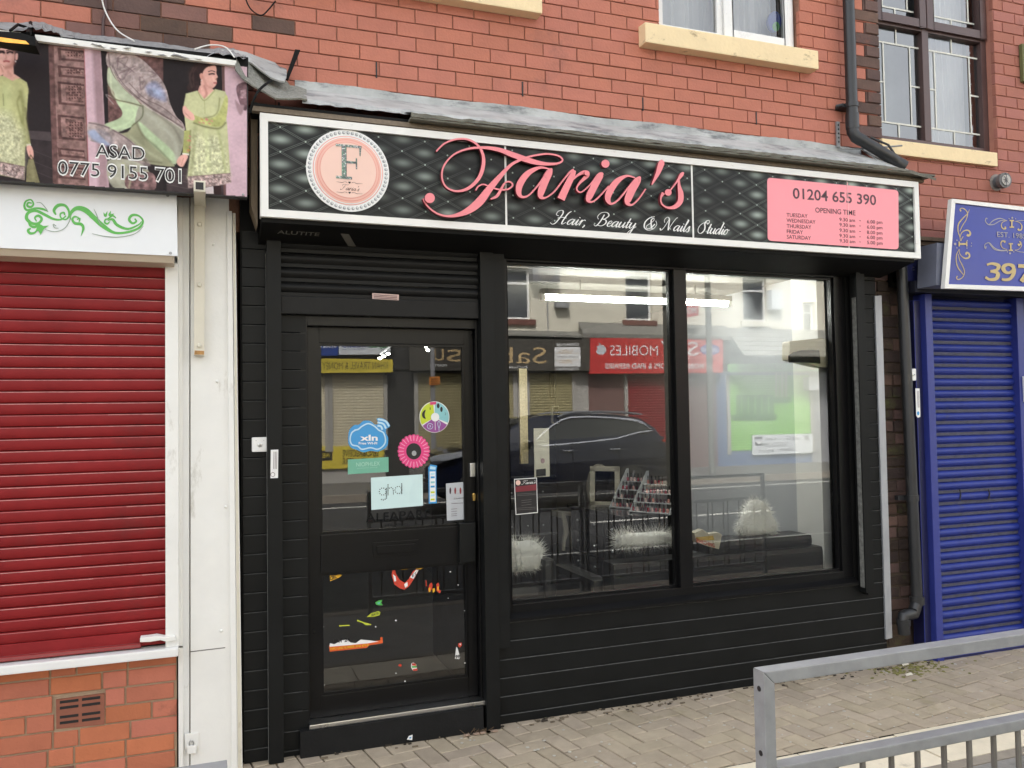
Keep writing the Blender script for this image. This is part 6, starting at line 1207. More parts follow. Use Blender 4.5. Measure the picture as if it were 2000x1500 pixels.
c = at(1170, 950, 3.55); b = B(); ring = [c+Vector((.14*math.cos(t), .05*math.cos(t), .21*math.sin(t)*(1 if math.sin(t) > 0 else 1.1))) for t in [2*math.pi*k/28 for k in range(28)]]
b.tube(ring, .028, chw, 8, closed=True); b.build('back_frame', CH)
b = B(); b.prism([c+Vector((.125*math.cos(t), .045*math.cos(t), .19*math.sin(t))) for t in [2*math.pi*k/24 for k in range(24)]], (0, .05, 0), leather); b.build('backrest', CH)
b = B(); b.box(c.x-.24, c.x+.2, c.y-.3, c.y+.2, .5, .56, leather); b.build('seat', CH, bevel=.02)
for sx_ in (-.22, .18):
    for sy_ in (-.28, .18):
        b = B(); b.tube([(c.x+sx_, c.y+sy_, .1), (c.x+sx_*1.05, c.y+sy_, .25), (c.x+sx_*1.12, c.y+sy_, .42), (c.x+sx_, c.y+sy_, .5)], 0, chw, 8, rs=[.014, .018, .026, .024]); b.build('leg', CH)
ST = thing('footstool', 'cream cabriole legged stool frame on the salon floor', 'stool', (3.55, 3.7, .1))
cs = F0(3.6, 960, 800, 3.572); b = B(); b.plate(cs, [(488, 718), (716, 740), (712, 775), (650, 762), (600, 752), (560, 745), (520, 738), (490, 760)], .3, chw); b.build('apron', ST, bevel=.006)
for P in ([(505,730,22),(515,790,30),(522,860,28),(508,920,20),(506,985,16)], [(700,750,20),(698,820,20),(690,900,18),(702,940,14),(708,990,12)]):
    b = B(); b.ribbon(cs, P, chw, thick=.03, n=0); b.build('leg', ST)
RD = thing('reception_desk', 'black buttoned reception desk studded with crystals at left', 'desk', (2.75, 3.6, .1))
b = B(); b.box(2.1, 3.32, 3.6, 4.2, .1, 1.0, leather); b.box(2.05, 3.36, 3.56, 4.25, 1.0, 1.05, lacq); b.build('counter', RD, bevel=.01)
b = B()
for i in range(7):
    for j in range(5):
        x, z = 2.2+.17*i+(.085 if j % 2 else 0), .2+.17*j
        if x < 3.28: b.ball((x, 3.592, z), .011, .01, .011, MC['crystal'], 8, 6)
tag(b.build('crystal_studs', RD))
b = B(); b.box(2.05, 3.36, 3.555, 3.559, .45, .465, steel); b.build('trim', RD)
# wall hung things: salon mirrors, pictures, hand dryer like unit
def frame(px0, px1, py0, py1, Y, label, fill, w=.03, m_=lacq):
    p, q = at(px0, py1, Y), at(px1, py0, Y); T = thing('wall_frame', label, 'frame', (p.x, Y, p.z)); b = B()
    b.box(p.x, q.x, Y-.02, Y+.015, p.z, p.z+w, m_); b.box(p.x, q.x, Y-.02, Y+.015, q.z-w, q.z, m_); b.box(p.x, p.x+w, Y-.02, Y+.015, p.z+w, q.z-w, m_); b.box(q.x-w, q.x, Y-.02, Y+.015, p.z+w, q.z-w, m_); b.build('moulding', T, bevel=.004)
    b = B(); b.box(p.x+w, q.x-w, Y-.005, Y+.012, p.z+w, q.z-w, fill); b.build('picture', T)
pf = mk('picture_fill', (112, 108, 102), .4, var=.4, vs=5)
frame(1075, 1084, 728, 778, 4.9, 'narrow black wall frame left of the picture row', lacq, .01); frame(1095, 1118, 742, 772, 4.9, 'small black frame with pale mount on salon back wall', pf); frame(1133, 1178, 738, 769, 4.6, 'wide black framed mirror on the salon wall', lacq)
frame(1180, 1208, 716, 778, 4.2, 'tall black cabinet like frame right of the wide mirror', lacq, .02); frame(1078, 1106, 792, 828, 4.9, 'black frame with white edge low on salon back wall', lacq, .012, chw); frame(1156, 1205, 794, 830, 4.5, 'black framed sign low on the salon wall', lacq)
frame(1266, 1288, 869, 912, 3.0, 'dark portrait card standing behind the polish rack', mk('portrait_dark', (50, 46, 46), .5, var=.5, vs=20), .006); frame(1297, 1312, 871, 912, 2.8, 'dark portrait card nearest the mullion', MC['portrait_dark'], .006)
b = B(); p, q = at(1017, 906, 2.6), at(1029, 720, 2.6); b.box(p.x, q.x, 2.6, 2.63, p.z, q.z, mk('mosaic_cream', (226, 208, 160), .35, var=.25, vs=60)); tag(b.build('mirror_edge'), 'tall cream mosaic strip of a salon mirror at left of window', 'mirror')
b = B(); p, q = at(1044, 932, 2.4), at(1072, 836, 2.4); b.box(p.x, q.x, 2.4, 2.405, p.z, q.z, mk('card_cream', (214, 208, 190), .6, var=.03)); b.disc(F0(2.399), 1060, 900, 4, 5, ppd, n=.001); b.art(F0(2.399), [(1047, 917), (1066, 915), (1066, 929), (1047, 931)], mk('card_dark', (60, 58, 54), .6), n=.001); tag(b.build('show_card'), 'tall cream show card standing behind the left pane', 'card')
LF = thing('leaflet', 'dark price leaflet with red band and white border inside left pane', 'notice', tuple(at(1027, 1005, .095))); cf = F0(.0735, 960, 800, 3.572)
b = B(); b.plate(cf, [(157, 484), (316, 474), (323, 720), (168, 735)], .001, white); b.art(cf, [(162, 489), (312, 479), (318, 715), (173, 729)], ink, n=.0007); b.art(cf, [(164, 538), (314, 520), (315, 562), (166, 576)], mk('leaf_red', (126, 36, 50), .5), n=.0012); b.disc(cf, 185, 510, 17, 18, ps[2], n=.0014)
script(b, "Faria's", cf, (212, 522), (306, 514), 11, white, 1.6, 3.4, n=.0014)
for k, y in enumerate((590, 600, 635, 650, 668, 688, 700)): b.ribbon(cf, [(178+(30 if 1 < k < 5 else 0), y), (308-(30 if 1 < k < 5 else 0), y-8)], mk('leaf_grey', (110, 104, 104), .6), n=.0014, w=2.4, sub=1)
b.build('sheet', LF)
AU = thing('wall_heater', 'cream wall unit with curved black front high at right of window', 'heater', tuple(at(1580, 740, .3)))
ch = F0(.2, 1300, 480, 3.948); cu = mk('unit_cream', (214, 204, 178), .45, var=.04)
b = B(); b.plate(F0(.118, 1300, 480, 3.948), [(958, 735), (1210, 710), (1282, 722), (1282, 940), (1208, 940), (955, 880)], .08, cu); b.build('casing', AU, bevel=.012)
b = B(); b.plate(F0(.11, 1300, 480, 3.948), [(958, 845), (985, 822), (1050, 806), (1130, 800), (1188, 804), (1194, 860), (1196, 910), (1150, 905), (962, 900)], .02, lacq); b.build('front_cover', AU, bevel=.006)
TB = thing('tube_light', 'lit white fluorescent tube fitting under the salon ceiling', 'lamp', (2.95, 1.0, 2.5))
TA, TC = at(1057, 581, 1.0), at(1425, 588, 1.0)
b = B(); b.box(TA.x, TC.x, TA.y-.035, TA.y+.035, TA.z+.022, TA.z+.06, MC['ceiling_grey']); b.tube([(TA.x+.3, TA.y, TA.z+.06), (TA.x+.3, TA.y, 2.62)], .006, iw, 6); b.tube([(TC.x-.3, TA.y, TA.z+.06), (TC.x-.3, TA.y, 2.62)], .006, iw, 6); b.build('batten', TB, bevel=.004)
b = B(); b.tube([(TA.x+.02, TA.y, TA.z), (TC.x-.02, TA.y, TA.z)], .017, mk('tube_glow', (255, 252, 240), .4, k=1, emit=44, var=0), 12); b.build('tube', TB)
b = B()
for x in (TA.x+.01, TC.x-.01): b.box(x-.015, x+.015, TA.y-.02, TA.y+.02, TA.z-.02, TA.z+.03, iw)
b.build('lampholder', TB)
CD = thing('chandelier', 'black chandelier with one amber candle bulb behind upper door glass', 'lamp', tuple(at(880, 730, 2.0)))
c = at(880, 712, 2.0); b = B(); b.tube([c+Vector((.03, 0, 1.0-.1)), c+Vector((.03, 0, -.05))], .006, lacq, 6); b.tube([c+Vector((0, 0, -.05)), c+Vector((.03, 0, -.1)), c+Vector((.1, 0, -.08)), c+Vector((.16, 0, -.02))], .008, lacq, 6); b.lathe(c+Vector((0, 0, -.06)), (0, 0, 1), [(.02, 0), (.012, .01), (.01, .045)], mk('candle_sleeve', (220, 206, 170), .5), 10); b.build('arm', CD)
b = B(); b.lathe(c+Vector((0, 0, -.015)), (0, 0, 1), [(.008, 0), (.019, .02), (.018, .04), (.008, .065), (.001, .08)], mk('bulb_amber', (255, 190, 90), .3, k=1, emit=14, var=0), 12); b.build('bulb', CD)
b = B()
for k in range(14): p = c+Vector((random.uniform(-.02, .12), random.uniform(-.05, .05), -.12-random.uniform(0, .2))); b.ball(p, .007, .007, .01, MC['crystal'], 6, 5)
tag(b.build('crystals', CD))
SPT = thing('spotlight_bar', 'row of small lit ceiling spotlights seen through the door', 'lamp', (1.6, 2.6, 2.5)); bs = []
b = B(); p0, p1 = at(742, 698, 2.6), at(764, 682, 2.6); b.tube([p0+Vector((0, 0, .03)), p1+Vector((.05, 0, .06))], .008, steel, 6); b.build('bar', SPT)
for px, py in ((742, 700), (749, 696), (758, 691), (832, 677), (862, 679), (836, 684)):
    b = B(); p = at(px, py, 2.6); b.ball(p, .017, .017, .01, mk('spot_glow', (255, 250, 235), .4, k=1, emit=10, var=0), 10, 6); b.build('spot', SPT)
# ------------------------------------------------------------------ across the street (seen in the shop glass)
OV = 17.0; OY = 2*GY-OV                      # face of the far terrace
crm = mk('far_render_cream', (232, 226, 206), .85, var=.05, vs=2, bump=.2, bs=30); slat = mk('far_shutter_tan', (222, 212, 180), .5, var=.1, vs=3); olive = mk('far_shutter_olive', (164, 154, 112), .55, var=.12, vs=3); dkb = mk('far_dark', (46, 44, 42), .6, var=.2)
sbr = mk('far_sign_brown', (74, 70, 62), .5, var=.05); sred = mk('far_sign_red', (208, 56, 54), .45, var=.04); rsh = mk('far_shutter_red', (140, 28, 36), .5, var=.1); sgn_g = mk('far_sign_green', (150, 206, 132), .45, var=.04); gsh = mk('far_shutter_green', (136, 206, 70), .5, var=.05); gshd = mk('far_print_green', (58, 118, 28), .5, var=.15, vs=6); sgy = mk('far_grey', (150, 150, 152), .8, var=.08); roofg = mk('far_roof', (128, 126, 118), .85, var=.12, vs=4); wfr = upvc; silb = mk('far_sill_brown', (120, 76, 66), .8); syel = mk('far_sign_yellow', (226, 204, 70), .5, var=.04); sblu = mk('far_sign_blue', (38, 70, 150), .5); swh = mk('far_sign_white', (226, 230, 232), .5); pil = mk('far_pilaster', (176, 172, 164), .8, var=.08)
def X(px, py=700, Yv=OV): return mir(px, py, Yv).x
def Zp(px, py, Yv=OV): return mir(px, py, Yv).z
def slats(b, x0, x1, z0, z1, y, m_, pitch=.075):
    z = z0
    while z < z1-.01:
        h = min(pitch, z1-z); b.extr([(y-.02, z), (y-.02, z+h), (y+.004, z+h*.96), (y+.014, z+h*.5), (y+.004, z+h*.06)], 'x', x0, x1, m_); z += pitch
def building(name, label, px0, px1, wins=(), x0=None, x1=None, col_=crm, front=True):
    x0 = X(px0, 600) if x0 is None else x0; x1 = X(px1, 600) if x1 is None else x1
    T = thing(name, label, 'building', ((x0+x1)/2, OY, 0))
    hs_ = []
    for (a, c, t, bt) in wins: hs_.append((X(a, t), X(c, t), Zp(a, bt), Zp(a, t)))
    b = B(); slab(b, x0, x1, 3.95, 7.2, OY-.3, OY, hs_, col_); b.box(x0, x1, OY-7, OY-.31, 0, 7.2, sgy); b.box(x0, x1, OY-.35, OY+.0, 2.9, 3.949, dkb); b.build('wall', T)
    b = B(); b.prism([(x0, OY+.25, 7.2), (x0, OY-7.2, 7.2), (x0, OY-3.6, 9.6)], (x1-x0, 0, 0), MC['roof_slate']); b.build('roof', T)
    for (a, c, z0, z1) in hs_:
        b = B(); f = .06; y = OY-.1
        for q in ((a, a+f, z0, z1), (c-f, c, z0, z1), (a+f, c-f, z0, z0+f), (a+f, c-f, z1-f, z1), (a+f, c-f, z0+(z1-z0)*.68, z0+(z1-z0)*.68+f)): b.box(q[0], q[1], y-.05, y, q[2], q[3], wfr)
        w_ = b.build('window', T)
        b = B(); b.box(a+f, c-f, y-.035, y-.03, z0+f, z1-f, mk('far_pane', (72, 76, 82), .15)); b.build('pane', w_)
        b = B(); b.box(a-.12, c+.12, OY-.02, OY+.08, z0-.16, z0-.005, silb if a < X(1400) else crm); b.build('sill', w_)
    return T
B1 = building('travel_shop_building', 'tan shuttered travel shop building reflected in the door glass', 0, 0, x0=-6, x1=X(775, 600))
B2 = building('fabric_shop_building', 'cream rendered building over brown fabric shop reflected in left pane', 0, 0, ((960, 1035, 520, 622),), x0=X(775, 600), x1=X(1145, 600))
B3 = building('phone_shop_building', 'cream rendered building over red phone shop reflected beside mullion', 0, 0, ((1221, 1272, 533, 625),), x0=X(1145, 600), x1=X(1415, 600))
B4 = building('appliance_shop_building', 'cream rendered building over green shop reflected in right pane', 0, 0, ((1450, 1496, 541, 627), (1568, 1590, 590, 658)), x0=X(1415, 600), x1=X(1415, 600)+9)
x = X(1415, 600)
# projecting shop canopies and roof
def canopy(label, x0, x1, zl, zh, dep, m_, parent_kind='canopy'):
    b = B(); b.prism([(x0, OY, zh), (x0, OY+dep, zl), (x0, OY+dep, zl-.12), (x0, OY, zl-.12)], (x1-x0, 0, 0), m_); return tag(b.build('shop_canopy'), label, 'canopy')
canopy('grey lead canopy over the brown fabric shop sign', X(800, 655), X(1128, 655), Zp(1000, 655), Zp(1000, 645), .3, roofg); canopy('grey canopy over the red phone shop sign', X(1130, 655), X(1418, 655), Zp(1250, 655), Zp(1250, 632), .3, roofg)
b = B(); zr0, zr1 = Zp(1480, 700), Zp(1480, 643); x0, x1 = X(1418, 680), X(1418, 680)+8.5
for k in range(6):
    t0, t1 = k/6, (k+1)/6; b.prism([(x0, OY+.9*(1-t0), zr0+(zr1-zr0)*t0), (x0, OY+.9*(1-t0), zr0+(zr1-zr0)*t0+.04), (x0, OY+.9*(1-t1), zr0+(zr1-zr0)*t1+.02), (x0, OY+.9*(1-t1), zr0+(zr1-zr0)*t1)], (x1-x0, 0, 0), roofg)
tag(b.build('tiled_canopy'), 'long grey tiled lean-to roof over green appliance shop', 'canopy')
def sign(name, label, P, Yv, m_, fn=None, t=.08):
    T = thing(name, label, 'sign', tuple(mir(P[-1][0], P[-1][1], Yv))); b = B(); cv = FM(Yv); b.plate(cv, P, t, m_); b.build('board', T)
    if fn: b = B(); fn(b, FM(Yv)); b.build('lettering', T)
SV = OV-.3
gold = mk('far_gold', (206, 178, 130), .4); wht = white
def serif(b, s, cv, p0, p1, h, m_, n=.004): text(b, s, cv, p0, p1, h, m_, n=n, bold=-.006)
def s_red(b, cv):
    c3 = lambda x, y, n=0: cv(1020+x/4.762, 640+y/4.762, n)
    serif(b, 'S', c3, (1635, 258), (1538, 264), 128, wht); serif(b, 'K', c3, (1500, 262), (1395, 262), 128, wht); serif(b, 'Y', c3, (1385, 262), (1290, 262), 140, wht); serif(b, 'MOBILES', c3, (1262, 258), (815, 258), 92, wht)
    text(b, 'MOBILE LAPTOPS & IPAD REPAIRS', c3, (1688, 380), (772, 380), 46, wht, n=.004, bold=.01)
    ap = [(730,160),(760,168),(778,190),(780,215),(765,240),(745,250),(730,246),(712,250),(695,240),(682,215),(684,185),(700,168),(715,165)]; b.art(c3, [p[:2] for p in spline([(x, y, 0) for x, y in ap+ap[:1]], 3)][:-1], mk('far_silver', (214, 216, 220), .4), n=.004); b.disc(c3, 686, 196, 12, 18, sred, n=.006); b.art(c3, [(710, 138), (722, 142), (734, 156), (722, 158), (712, 150)], MC['far_silver'], n=.004)
    b.disc(c3, 1745, 205, 92, 50, mk('far_oval_blue', (44, 70, 160), .4), n=.004); text(b, 'SAMSUNG', c3, (1812, 224), (1668, 222), 34, wht, n=.006, bold=.02)
sign('shop_sign', 'red phone shop sign with white capitals reflected across the mullion', [(1153, 660), (1412, 662), (1412, 728), (1152, 730)], SV, sred, s_red)
def s_brown(b, cv):
    c3 = lambda x, y, n=0: cv(960+x/3.572, 480+y/3.572, n)
    serif(b, 'Sab', c3, (382, 822), (45, 818), 112, gold); text(b, 'EXCLUSIVE FABRICS', c3, (250, 856), (-60, 852), 15, wht, n=.004)
    c4 = lambda x, y, n=0: cv(600+x/6.06, 660+y/6.06, n)
    serif(b, 's', c4, (1840, 280), (1650, 280), 215, gold); serif(b, 'u', c4, (1620, 270), (1490, 270), 215, gold); text(b, 'DERBY ST', c4, (1650, 340), (1440, 338), 30, wht, n=.004)
    b.art(c3, [(440, 708), (620, 708), (620, 842), (440, 842)], wht, n=.004); text(b, '07858437583', c3, (610, 698), (455, 700), 18, wht, n=.004, bold=.01); text(b, '07563095002', c3, (608, 868), (448, 870), 18, wht, n=.004, bold=.01)
    text(b, 'sabra stages', c3, (602, 780), (456, 780), 16, mk('far_ink_grey', (150, 150, 140), .5), n=.006); 
    for y, sg in ((750, -1), (797, 1)):
        b.ribbon(c3, [(450, y), (608, y)], gold, n=.006, w=2.5, sub=1)
        for k in range(4): b.ribbon(c3, [(530-48+k*12, y), (530-60+k*30, y+sg*14), (530-30+k*20, y+sg*(20+6*(k % 2))), (530+(k-1.5)*10, y+sg*8)], gold, n=.006, w=3)
sign('shop_sign', 'dark brown fabric shop sign with gold serif letters and white plaque', [(800, 650), (1152, 660), (1152, 724), (800, 724)], SV, sbr, s_brown)
def s_green(b, cv):
    c3 = lambda x, y, n=0: cv(1400+x/6.817, 680+y/6.817, n)
    text(b, 'DERBY', c3, (1205, 275), (975, 275), 66, ink, n=.004, shear=-.08, bold=.004); text(b, 'DOMESTICS', c3, (880, 283), (455, 283), 74, ink, n=.004, shear=-.05, bold=-.002); text(b, '01204 455 435', c3, (445, 290), (190, 290), 40, mk('far_ink_green', (60, 100, 60), .5), n=.004)
    b.disc(c3, 1278, 250, 36, 40, sred, n=.004); b.disc(c3, 1278, 250, 28, 32, sgn_g, n=.006); text(b, 'S', c3, (1295, 272), (1262, 272), 48, sred, n=.008, bold=.02)
sign('shop_sign', 'long pale green appliance shop sign reflected high in the right pane', [(1424, 711), (1600, 708), (1600, 725), (1424, 726)], SV, sgn_g, s_green)
cB = lambda cv: (lambda x, y, n=0: cv(600+x/6.06, 660+y/6.06, n))
def s_yel(b, cv): text(b, 'KHAN TRAVEL & MONEY TRANSFER', cB(cv), (955, 365), (-180, 378), 82, ink, n=.004, bold=-.004)
sign('shop_sign', 'yellow travel and money transfer sign reflected in the upper door glass', [(590, 700), (767, 702), (767, 727), (590, 729)], SV, syel, s_yel)
def s_lyc(b, cv):
    c = cB(cv); text(b, 'Lyca', c, (940, 112), (735, 112), 74, mk('far_ink_leaf', (40, 130, 60), .5), n=.004, bold=.02); text(b, 'mobile', c, (730, 112), (415, 112), 74, sblu, n=.004, bold=.02); text(b, 'Call the world for less', c, (678, 142), (415, 142), 18, sblu, n=.004)
sign('shop_sign', 'white mobile top-up sign with green and blue lettering above yellow sign', [(662, 648), (763, 650), (762, 692), (662, 693)], SV, swh, s_lyc)
sign('shop_sign', 'blue sign with white lettering left of the white top-up sign', [(560, 645), (661, 646), (661, 694), (560, 697)], SV, sblu, lambda b, cv: text(b, 'KHAN M', cB(cv), (340, 120), (130, 122), 50, wht, n=.004, bold=.01))
def s_snd(b, cv):
    c = lambda x, y, n=0: cv(560+x/3.334, 600+y/3.334, n); text(b, 'SEND&RECEIVE', c, (600, 970), (362, 972), 40, ink, n=.004, bold=.01); text(b, 'MONEY HERE', c, (600, 1020), (362, 1022), 38, ink, n=.004, bold=.01); b.art(c, [(215, 935), (296, 935), (296, 998), (215, 1000)], ink, n=.004); text(b, 'WEST', c, (285, 980), (200, 980), 30, syel, n=.006, bold=.01)
sign('shop_sign', 'yellow low panel offering send and receive reflected behind Wi-Fi sticker', [(590, 872), (750, 870), (750, 912), (590, 918)], OV-.06, syel, s_snd, t=.04)
sign('projecting_sign', 'small red projecting mobile sign on cream wall near the mullion', [(1333, 590), (1364, 590), (1364, 616), (1333, 622)], OV-.6, sred, lambda b, cv: text(b, 'MOBI', cv, (1360, 611), (1334, 613), 10, wht, n=.004, bold=.02), t=.05)
# shutters and doors below the signs
def shutter(label, px0, px1, Z0, Z1, m_, fn=None, off=.02):
    T = thing('roller_shutter', label, 'shutter', (X(px0, 800), OY+off, Z0)); b = B(); slats(b, X(px0, 800), X(px1, 800), Z0, Z1, OY+off, m_); b.build('shutter_curtain', T)
    b = B()
    for q in (px0, px1): b.box(X(q, 800)-.05, X(q, 800)+.05, OY, OY+.07, Z0-.1, Z1, pil)
    b.build('guide_rail', T)
    if fn: b = B(); fn(b); b.build('print', T)
shutter('tan roller shutter of the travel shop reflected left in the door', 560, 638, .9, 2.75, slat); shutter('tan roller shutter of the travel shop reflected behind the Wi-Fi sticker', 645, 752, .9, 2.75, slat); shutter('olive roller shutter under brown fabric sign reflected in the door', 812, 905, .3, 2.8, olive); shutter('olive roller shutter reflected at left of the left pane', 915, 1005, .3, 2.8, olive); shutter('olive roller shutter reflected behind car windscreen', 1030, 1120, .3, 2.8, olive)
shutter('dark red roller shutter under the red phone sign', 1222, 1318, .25, 2.8, rsh)
def gpr(b):
    c = FM(OV-.04, 1400, 680, 6.817)
    b.art(c, [(255, 625), (755, 622), (768, 890), (262, 890)], gshd, n=.002); b.art(c, [(680, 655), (995, 650), (970, 725), (720, 735)], gshd, n=.004); b.art(c, [(172, 888), (805, 886), (785, 960), (215, 962)], gshd, n=.004)
    for x in (330, 420, 510, 600, 690): b.ribbon(c, [(x, 640), (x, 880)], gsh, n=.004, w=14, sub=1)
    for x in (790, 870, 925): b.ribbon(c, [(x, 320), (x, 650)], mk('far_chrome_print', (196, 200, 170), .4), n=.004, w=26, sub=1)
    for x in (830, 905): b.ribbon(c, [(x, 320), (x, 650)], olive, n=.005, w=14, sub=1)
shutter('pale green roller shutter printed with dark green cooker hoods', 1421, 1583, .45, 2.75, gsh, gpr)
def s_aeg(b, cv):
    c = lambda x, y, n=0: cv(1400+x/6.817, 680+y/6.817, n)
    text(b, 'AEG', c, (1090, 1222), (932, 1226), 60, mk('far_ink_dk', (90, 90, 92), .5), n=.004); text(b, 'Canon', c, (790, 1225), (640, 1228), 40, MC['far_ink_dk'], n=.004, bold=.01); text(b, 'indesit', c, (715, 1385), (555, 1392), 48, MC['far_ink_dk'], n=.004); text(b, 'Hotpoint', c, (1015, 1360), (835, 1365), 40, MC['far_ink_dk'], n=.004); b.art(c, [(722, 1362), (742, 1334), (742, 1390)], ink, n=.004); b.art(c, [(746, 1334), (764, 1362), (746, 1390)], ink, n=.004)
    b.disc(c, 1198, 1195, 30, 34, mk('far_ink_mid', (170, 172, 172), .5), n=.004); b.art(c, [(500, 1180), (605, 1178), (605, 1212), (500, 1214)], MC['far_ink_dk'], n=.004); b.art(c, [(508, 1238), (608, 1234), (608, 1296), (512, 1298)], ink, n=.004); b.art(c, [(512, 1240), (606, 1240), (560, 1288)], wht, n=.006)
    b.art(c, [(600, 1258), (945, 1250), (925, 1310), (600, 1312)], mk('far_ink_pale', (196, 198, 200), .5), n=.004)
sign('shop_sign', 'white brand name panel below the green shutter', [(1470, 850), (1587, 847), (1587, 884), (1470, 889)], OV-.1, swh, s_aeg, t=.03)
b = B(); z1 = 2.82
for q0, q1, m_ in ((-80, 590, pil), (752, 812, dkb), (905, 915, pil), (1005, 1030, pil), (1120, 1150, pil), (1150, 1222, mk('far_brown', (120, 90, 84), .7)), (1318, 1400, MC['far_brown']), (1400, 1421, mk('far_blue_grey', (92, 112, 150), .6)), (1583, 1640, sgy)): b.box(X(q0, 800), X(q1, 800), OY-.3, OY, 0, z1, m_)
for q0, q1, m_ in ((590, 752, pil), (812, 905, sgy), (915, 1005, sgy), (1030, 1120, sgy), (1222, 1318, MC['far_brown']), (1421, 1583, mk('far_blue_grey', (92, 112, 150)))): b.box(X(q0, 800), X(q1, 800), OY-.3, OY-.001, 0, z1, m_)
b.build('shopfront', B2)
b = B(); p = mir(1586, 750, OV-.2); b.box(p.x-.2, p.x+.2, OY, OY+.3, p.z-.2, p.z+.22, MC['far_silver'] if 'far_silver' in MC else swh); tag(b.build('alarm_box', bevel=.03), 'silver wall box beside green shutter seen in right pane', 'box')
b = B(); p = mir(1517, 585, OV-.2); b.box(p.x-.22, p.x+.22, OY, OY+.25, p.z-.3, p.z+.3, swh); tag(b.build('alarm_box', bevel=.03), 'pale alarm box on cream wall right of small window', 'box')
b = B(); p = mir(1100, 595, OV-.2); b.box(p.x-.2, p.x+.2, OY, OY+.2, p.z-.08, p.z+.08, sgy); b.tube([(p.x-.4, OY+.02, p.z+1.2), (p.x-.4, OY+.02, p.z-.8), (p.x+.2, OY+.02, p.z-.85), (p.x+.35, OY+.02, p.z-1.1)], .02, sgy, 6); tag(b.build('wall_cable_box'), 'small grey cable box and looping cable on cream wall', 'box')
b = B(); p = mir(1067, 530, OV-.3); b.box(p.x-.4, p.x+.4, OY, OY+.3, p.z-.3, p.z+.3, sgy); b.lathe((p.x, OY+.3, p.z), (0, 1, 0), [(.26, 0), (.26, .01), (.22, .02)], pil, 20); tag(b.build('air_conditioner', bevel=.02), 'grey air conditioning unit on cream wall near first upstairs window', 'unit')
# lamp column and sign post standing on the far pavement
LP = thing('lamp_post', 'grey lamp post with orange notice reflected in upper door glass', 'lamp post', tuple(mir(846, 900, 14.6)*1))
p = mir(846, 800, 14.6); b = B(); b.tube([(p.x, p.y, 0), (p.x, p.y, 1.2), (p.x, p.y, 7.5)], 0, sgy, 12, rs=[.09, .06, .045]); b.build('column', LP)
b = B(); b.tube([(p.x, p.y, 7.4), (p.x, p.y+.6, 7.7), (p.x, p.y+1.4, 7.75)], .03, sgy, 8); b.box(p.x-.14, p.x+.14, p.y+1.3, p.y+1.9, 7.7, 7.82, sgy); b.build('lantern', LP)
q = mir(848, 744, 14.5); NB = thing('notice', 'small orange planning notice tied to the lamp post', 'notice', tuple(q)); b = B(); c = FM(14.5); b.plate(c, [(838, 736), (859, 735), (859, 751), (838, 752)], .01, mk('notice_orange', (208, 128, 52), .6)); 
for k in range(3): b.ribbon(c, [(856, 740+k*4), (841, 740.5+k*4)], mk('notice_ink', (90, 56, 30), .6), n=.003, w=1.6, sub=1)
b.build('sheet', NB)
b = B(); p = mir(1388, 800, 13.9); b.tube([(p.x, p.y, 0), (p.x, p.y, 8.5)], 0, mk('pole_grey', (112, 112, 106), .7), 12, rs=[.085, .07]); tag(b.build('telegraph_pole'), 'slim dark pole reflected in the right pane near the mullion', 'pole')
# ------------------------------------------------------------------ parked car
CV = 9.95; CY = 2*GY-CV
body = mk('car_paint', (16, 20, 36), .12, var=.02, coat=.8); cgl = mk('car_glass', (64, 66, 64), .06, var=.02); chrome = mk('chrome', (235, 236, 238), .25, metal=1, k=1); tyre = mk('tyre', (30, 30, 30), .8); rim = mk('rim', (150, 152, 156), .3, metal=.8)
xf, xb = mir(838, 880, CV).x, mir(1313, 860, CV).x; CL = xb-xf
CAR = thing('parked_car', 'dark blue estate car with chrome window trim parked opposite, reflected in window', 'car', ((xf+xb)/2, CY-.95, 0))
def loft(b, st_, m_, flat=False):        # stations: (x, half width, z bottom, z top, tuck)
    q = []; n = 0
    for (x, hw, zb, zt, tk) in st_:
        yc = CY-.95; h = zt-zb
        s1 = hw*(1-.06*(1-tk)/.12) if flat else hw; e = 1-tk
        pts = [(-hw*.9, zb), (-hw, zb+h*.18), (-hw*1.0, zb+h*.55), (-hw*.97, zb+h*.85), (-hw*tk, zt), (0, zt+h*.03), (hw*tk, zt), (hw*.97, zb+h*.85), (hw, zb+h*.55), (hw, zb+h*.18), (hw*.9, zb)]
        if flat: pts = [(-hw, zb), (-hw*(1-e*.3), zb+h*.3), (-hw*(1-e*.62), zb+h*.62), (-hw*(1-e*.9), zb+h*.9), (-hw*(tk-.06), zt), (0, zt+h*.03), (hw*(tk-.06), zt), (hw*(1-e*.9), zb+h*.9), (hw*(1-e*.62), zb+h*.62), (hw*(1-e*.3), zb+h*.3), (hw, zb)]
        n = len(pts); q += [(x, yc+y, z) for y, z in pts]
    S_ = len(st_); b.add(q, [(i*n+j, i*n+(j+1) % n, (i+1)*n+(j+1) % n, (i+1)*n+j) for i in range(S_-1) for j in range(n)]+[tuple(range(n-1, -1, -1)), tuple(range((S_-1)*n, S_*n))], m_, True)
Lx = lambda t: xf+CL*t
b = B(); loft(b, [(Lx(0), .62, .42, .72, .9), (Lx(.015), .78, .3, .82, .9), (Lx(.06), .88, .24, .95, .88), (Lx(.14), .92, .22, 1.05, .88), (Lx(.25), .93, .22, 1.12, .9), (Lx(.4), .94, .22, 1.16, .93), (Lx(.6), .94, .22, 1.2, .93), (Lx(.8), .93, .22, 1.24, .93), (Lx(.93), .9, .25, 1.24, .92), (Lx(.985), .84, .32, 1.18, .9), (Lx(1), .74, .45, .95, .9)], body); b.build('body', CAR, angle=.9)
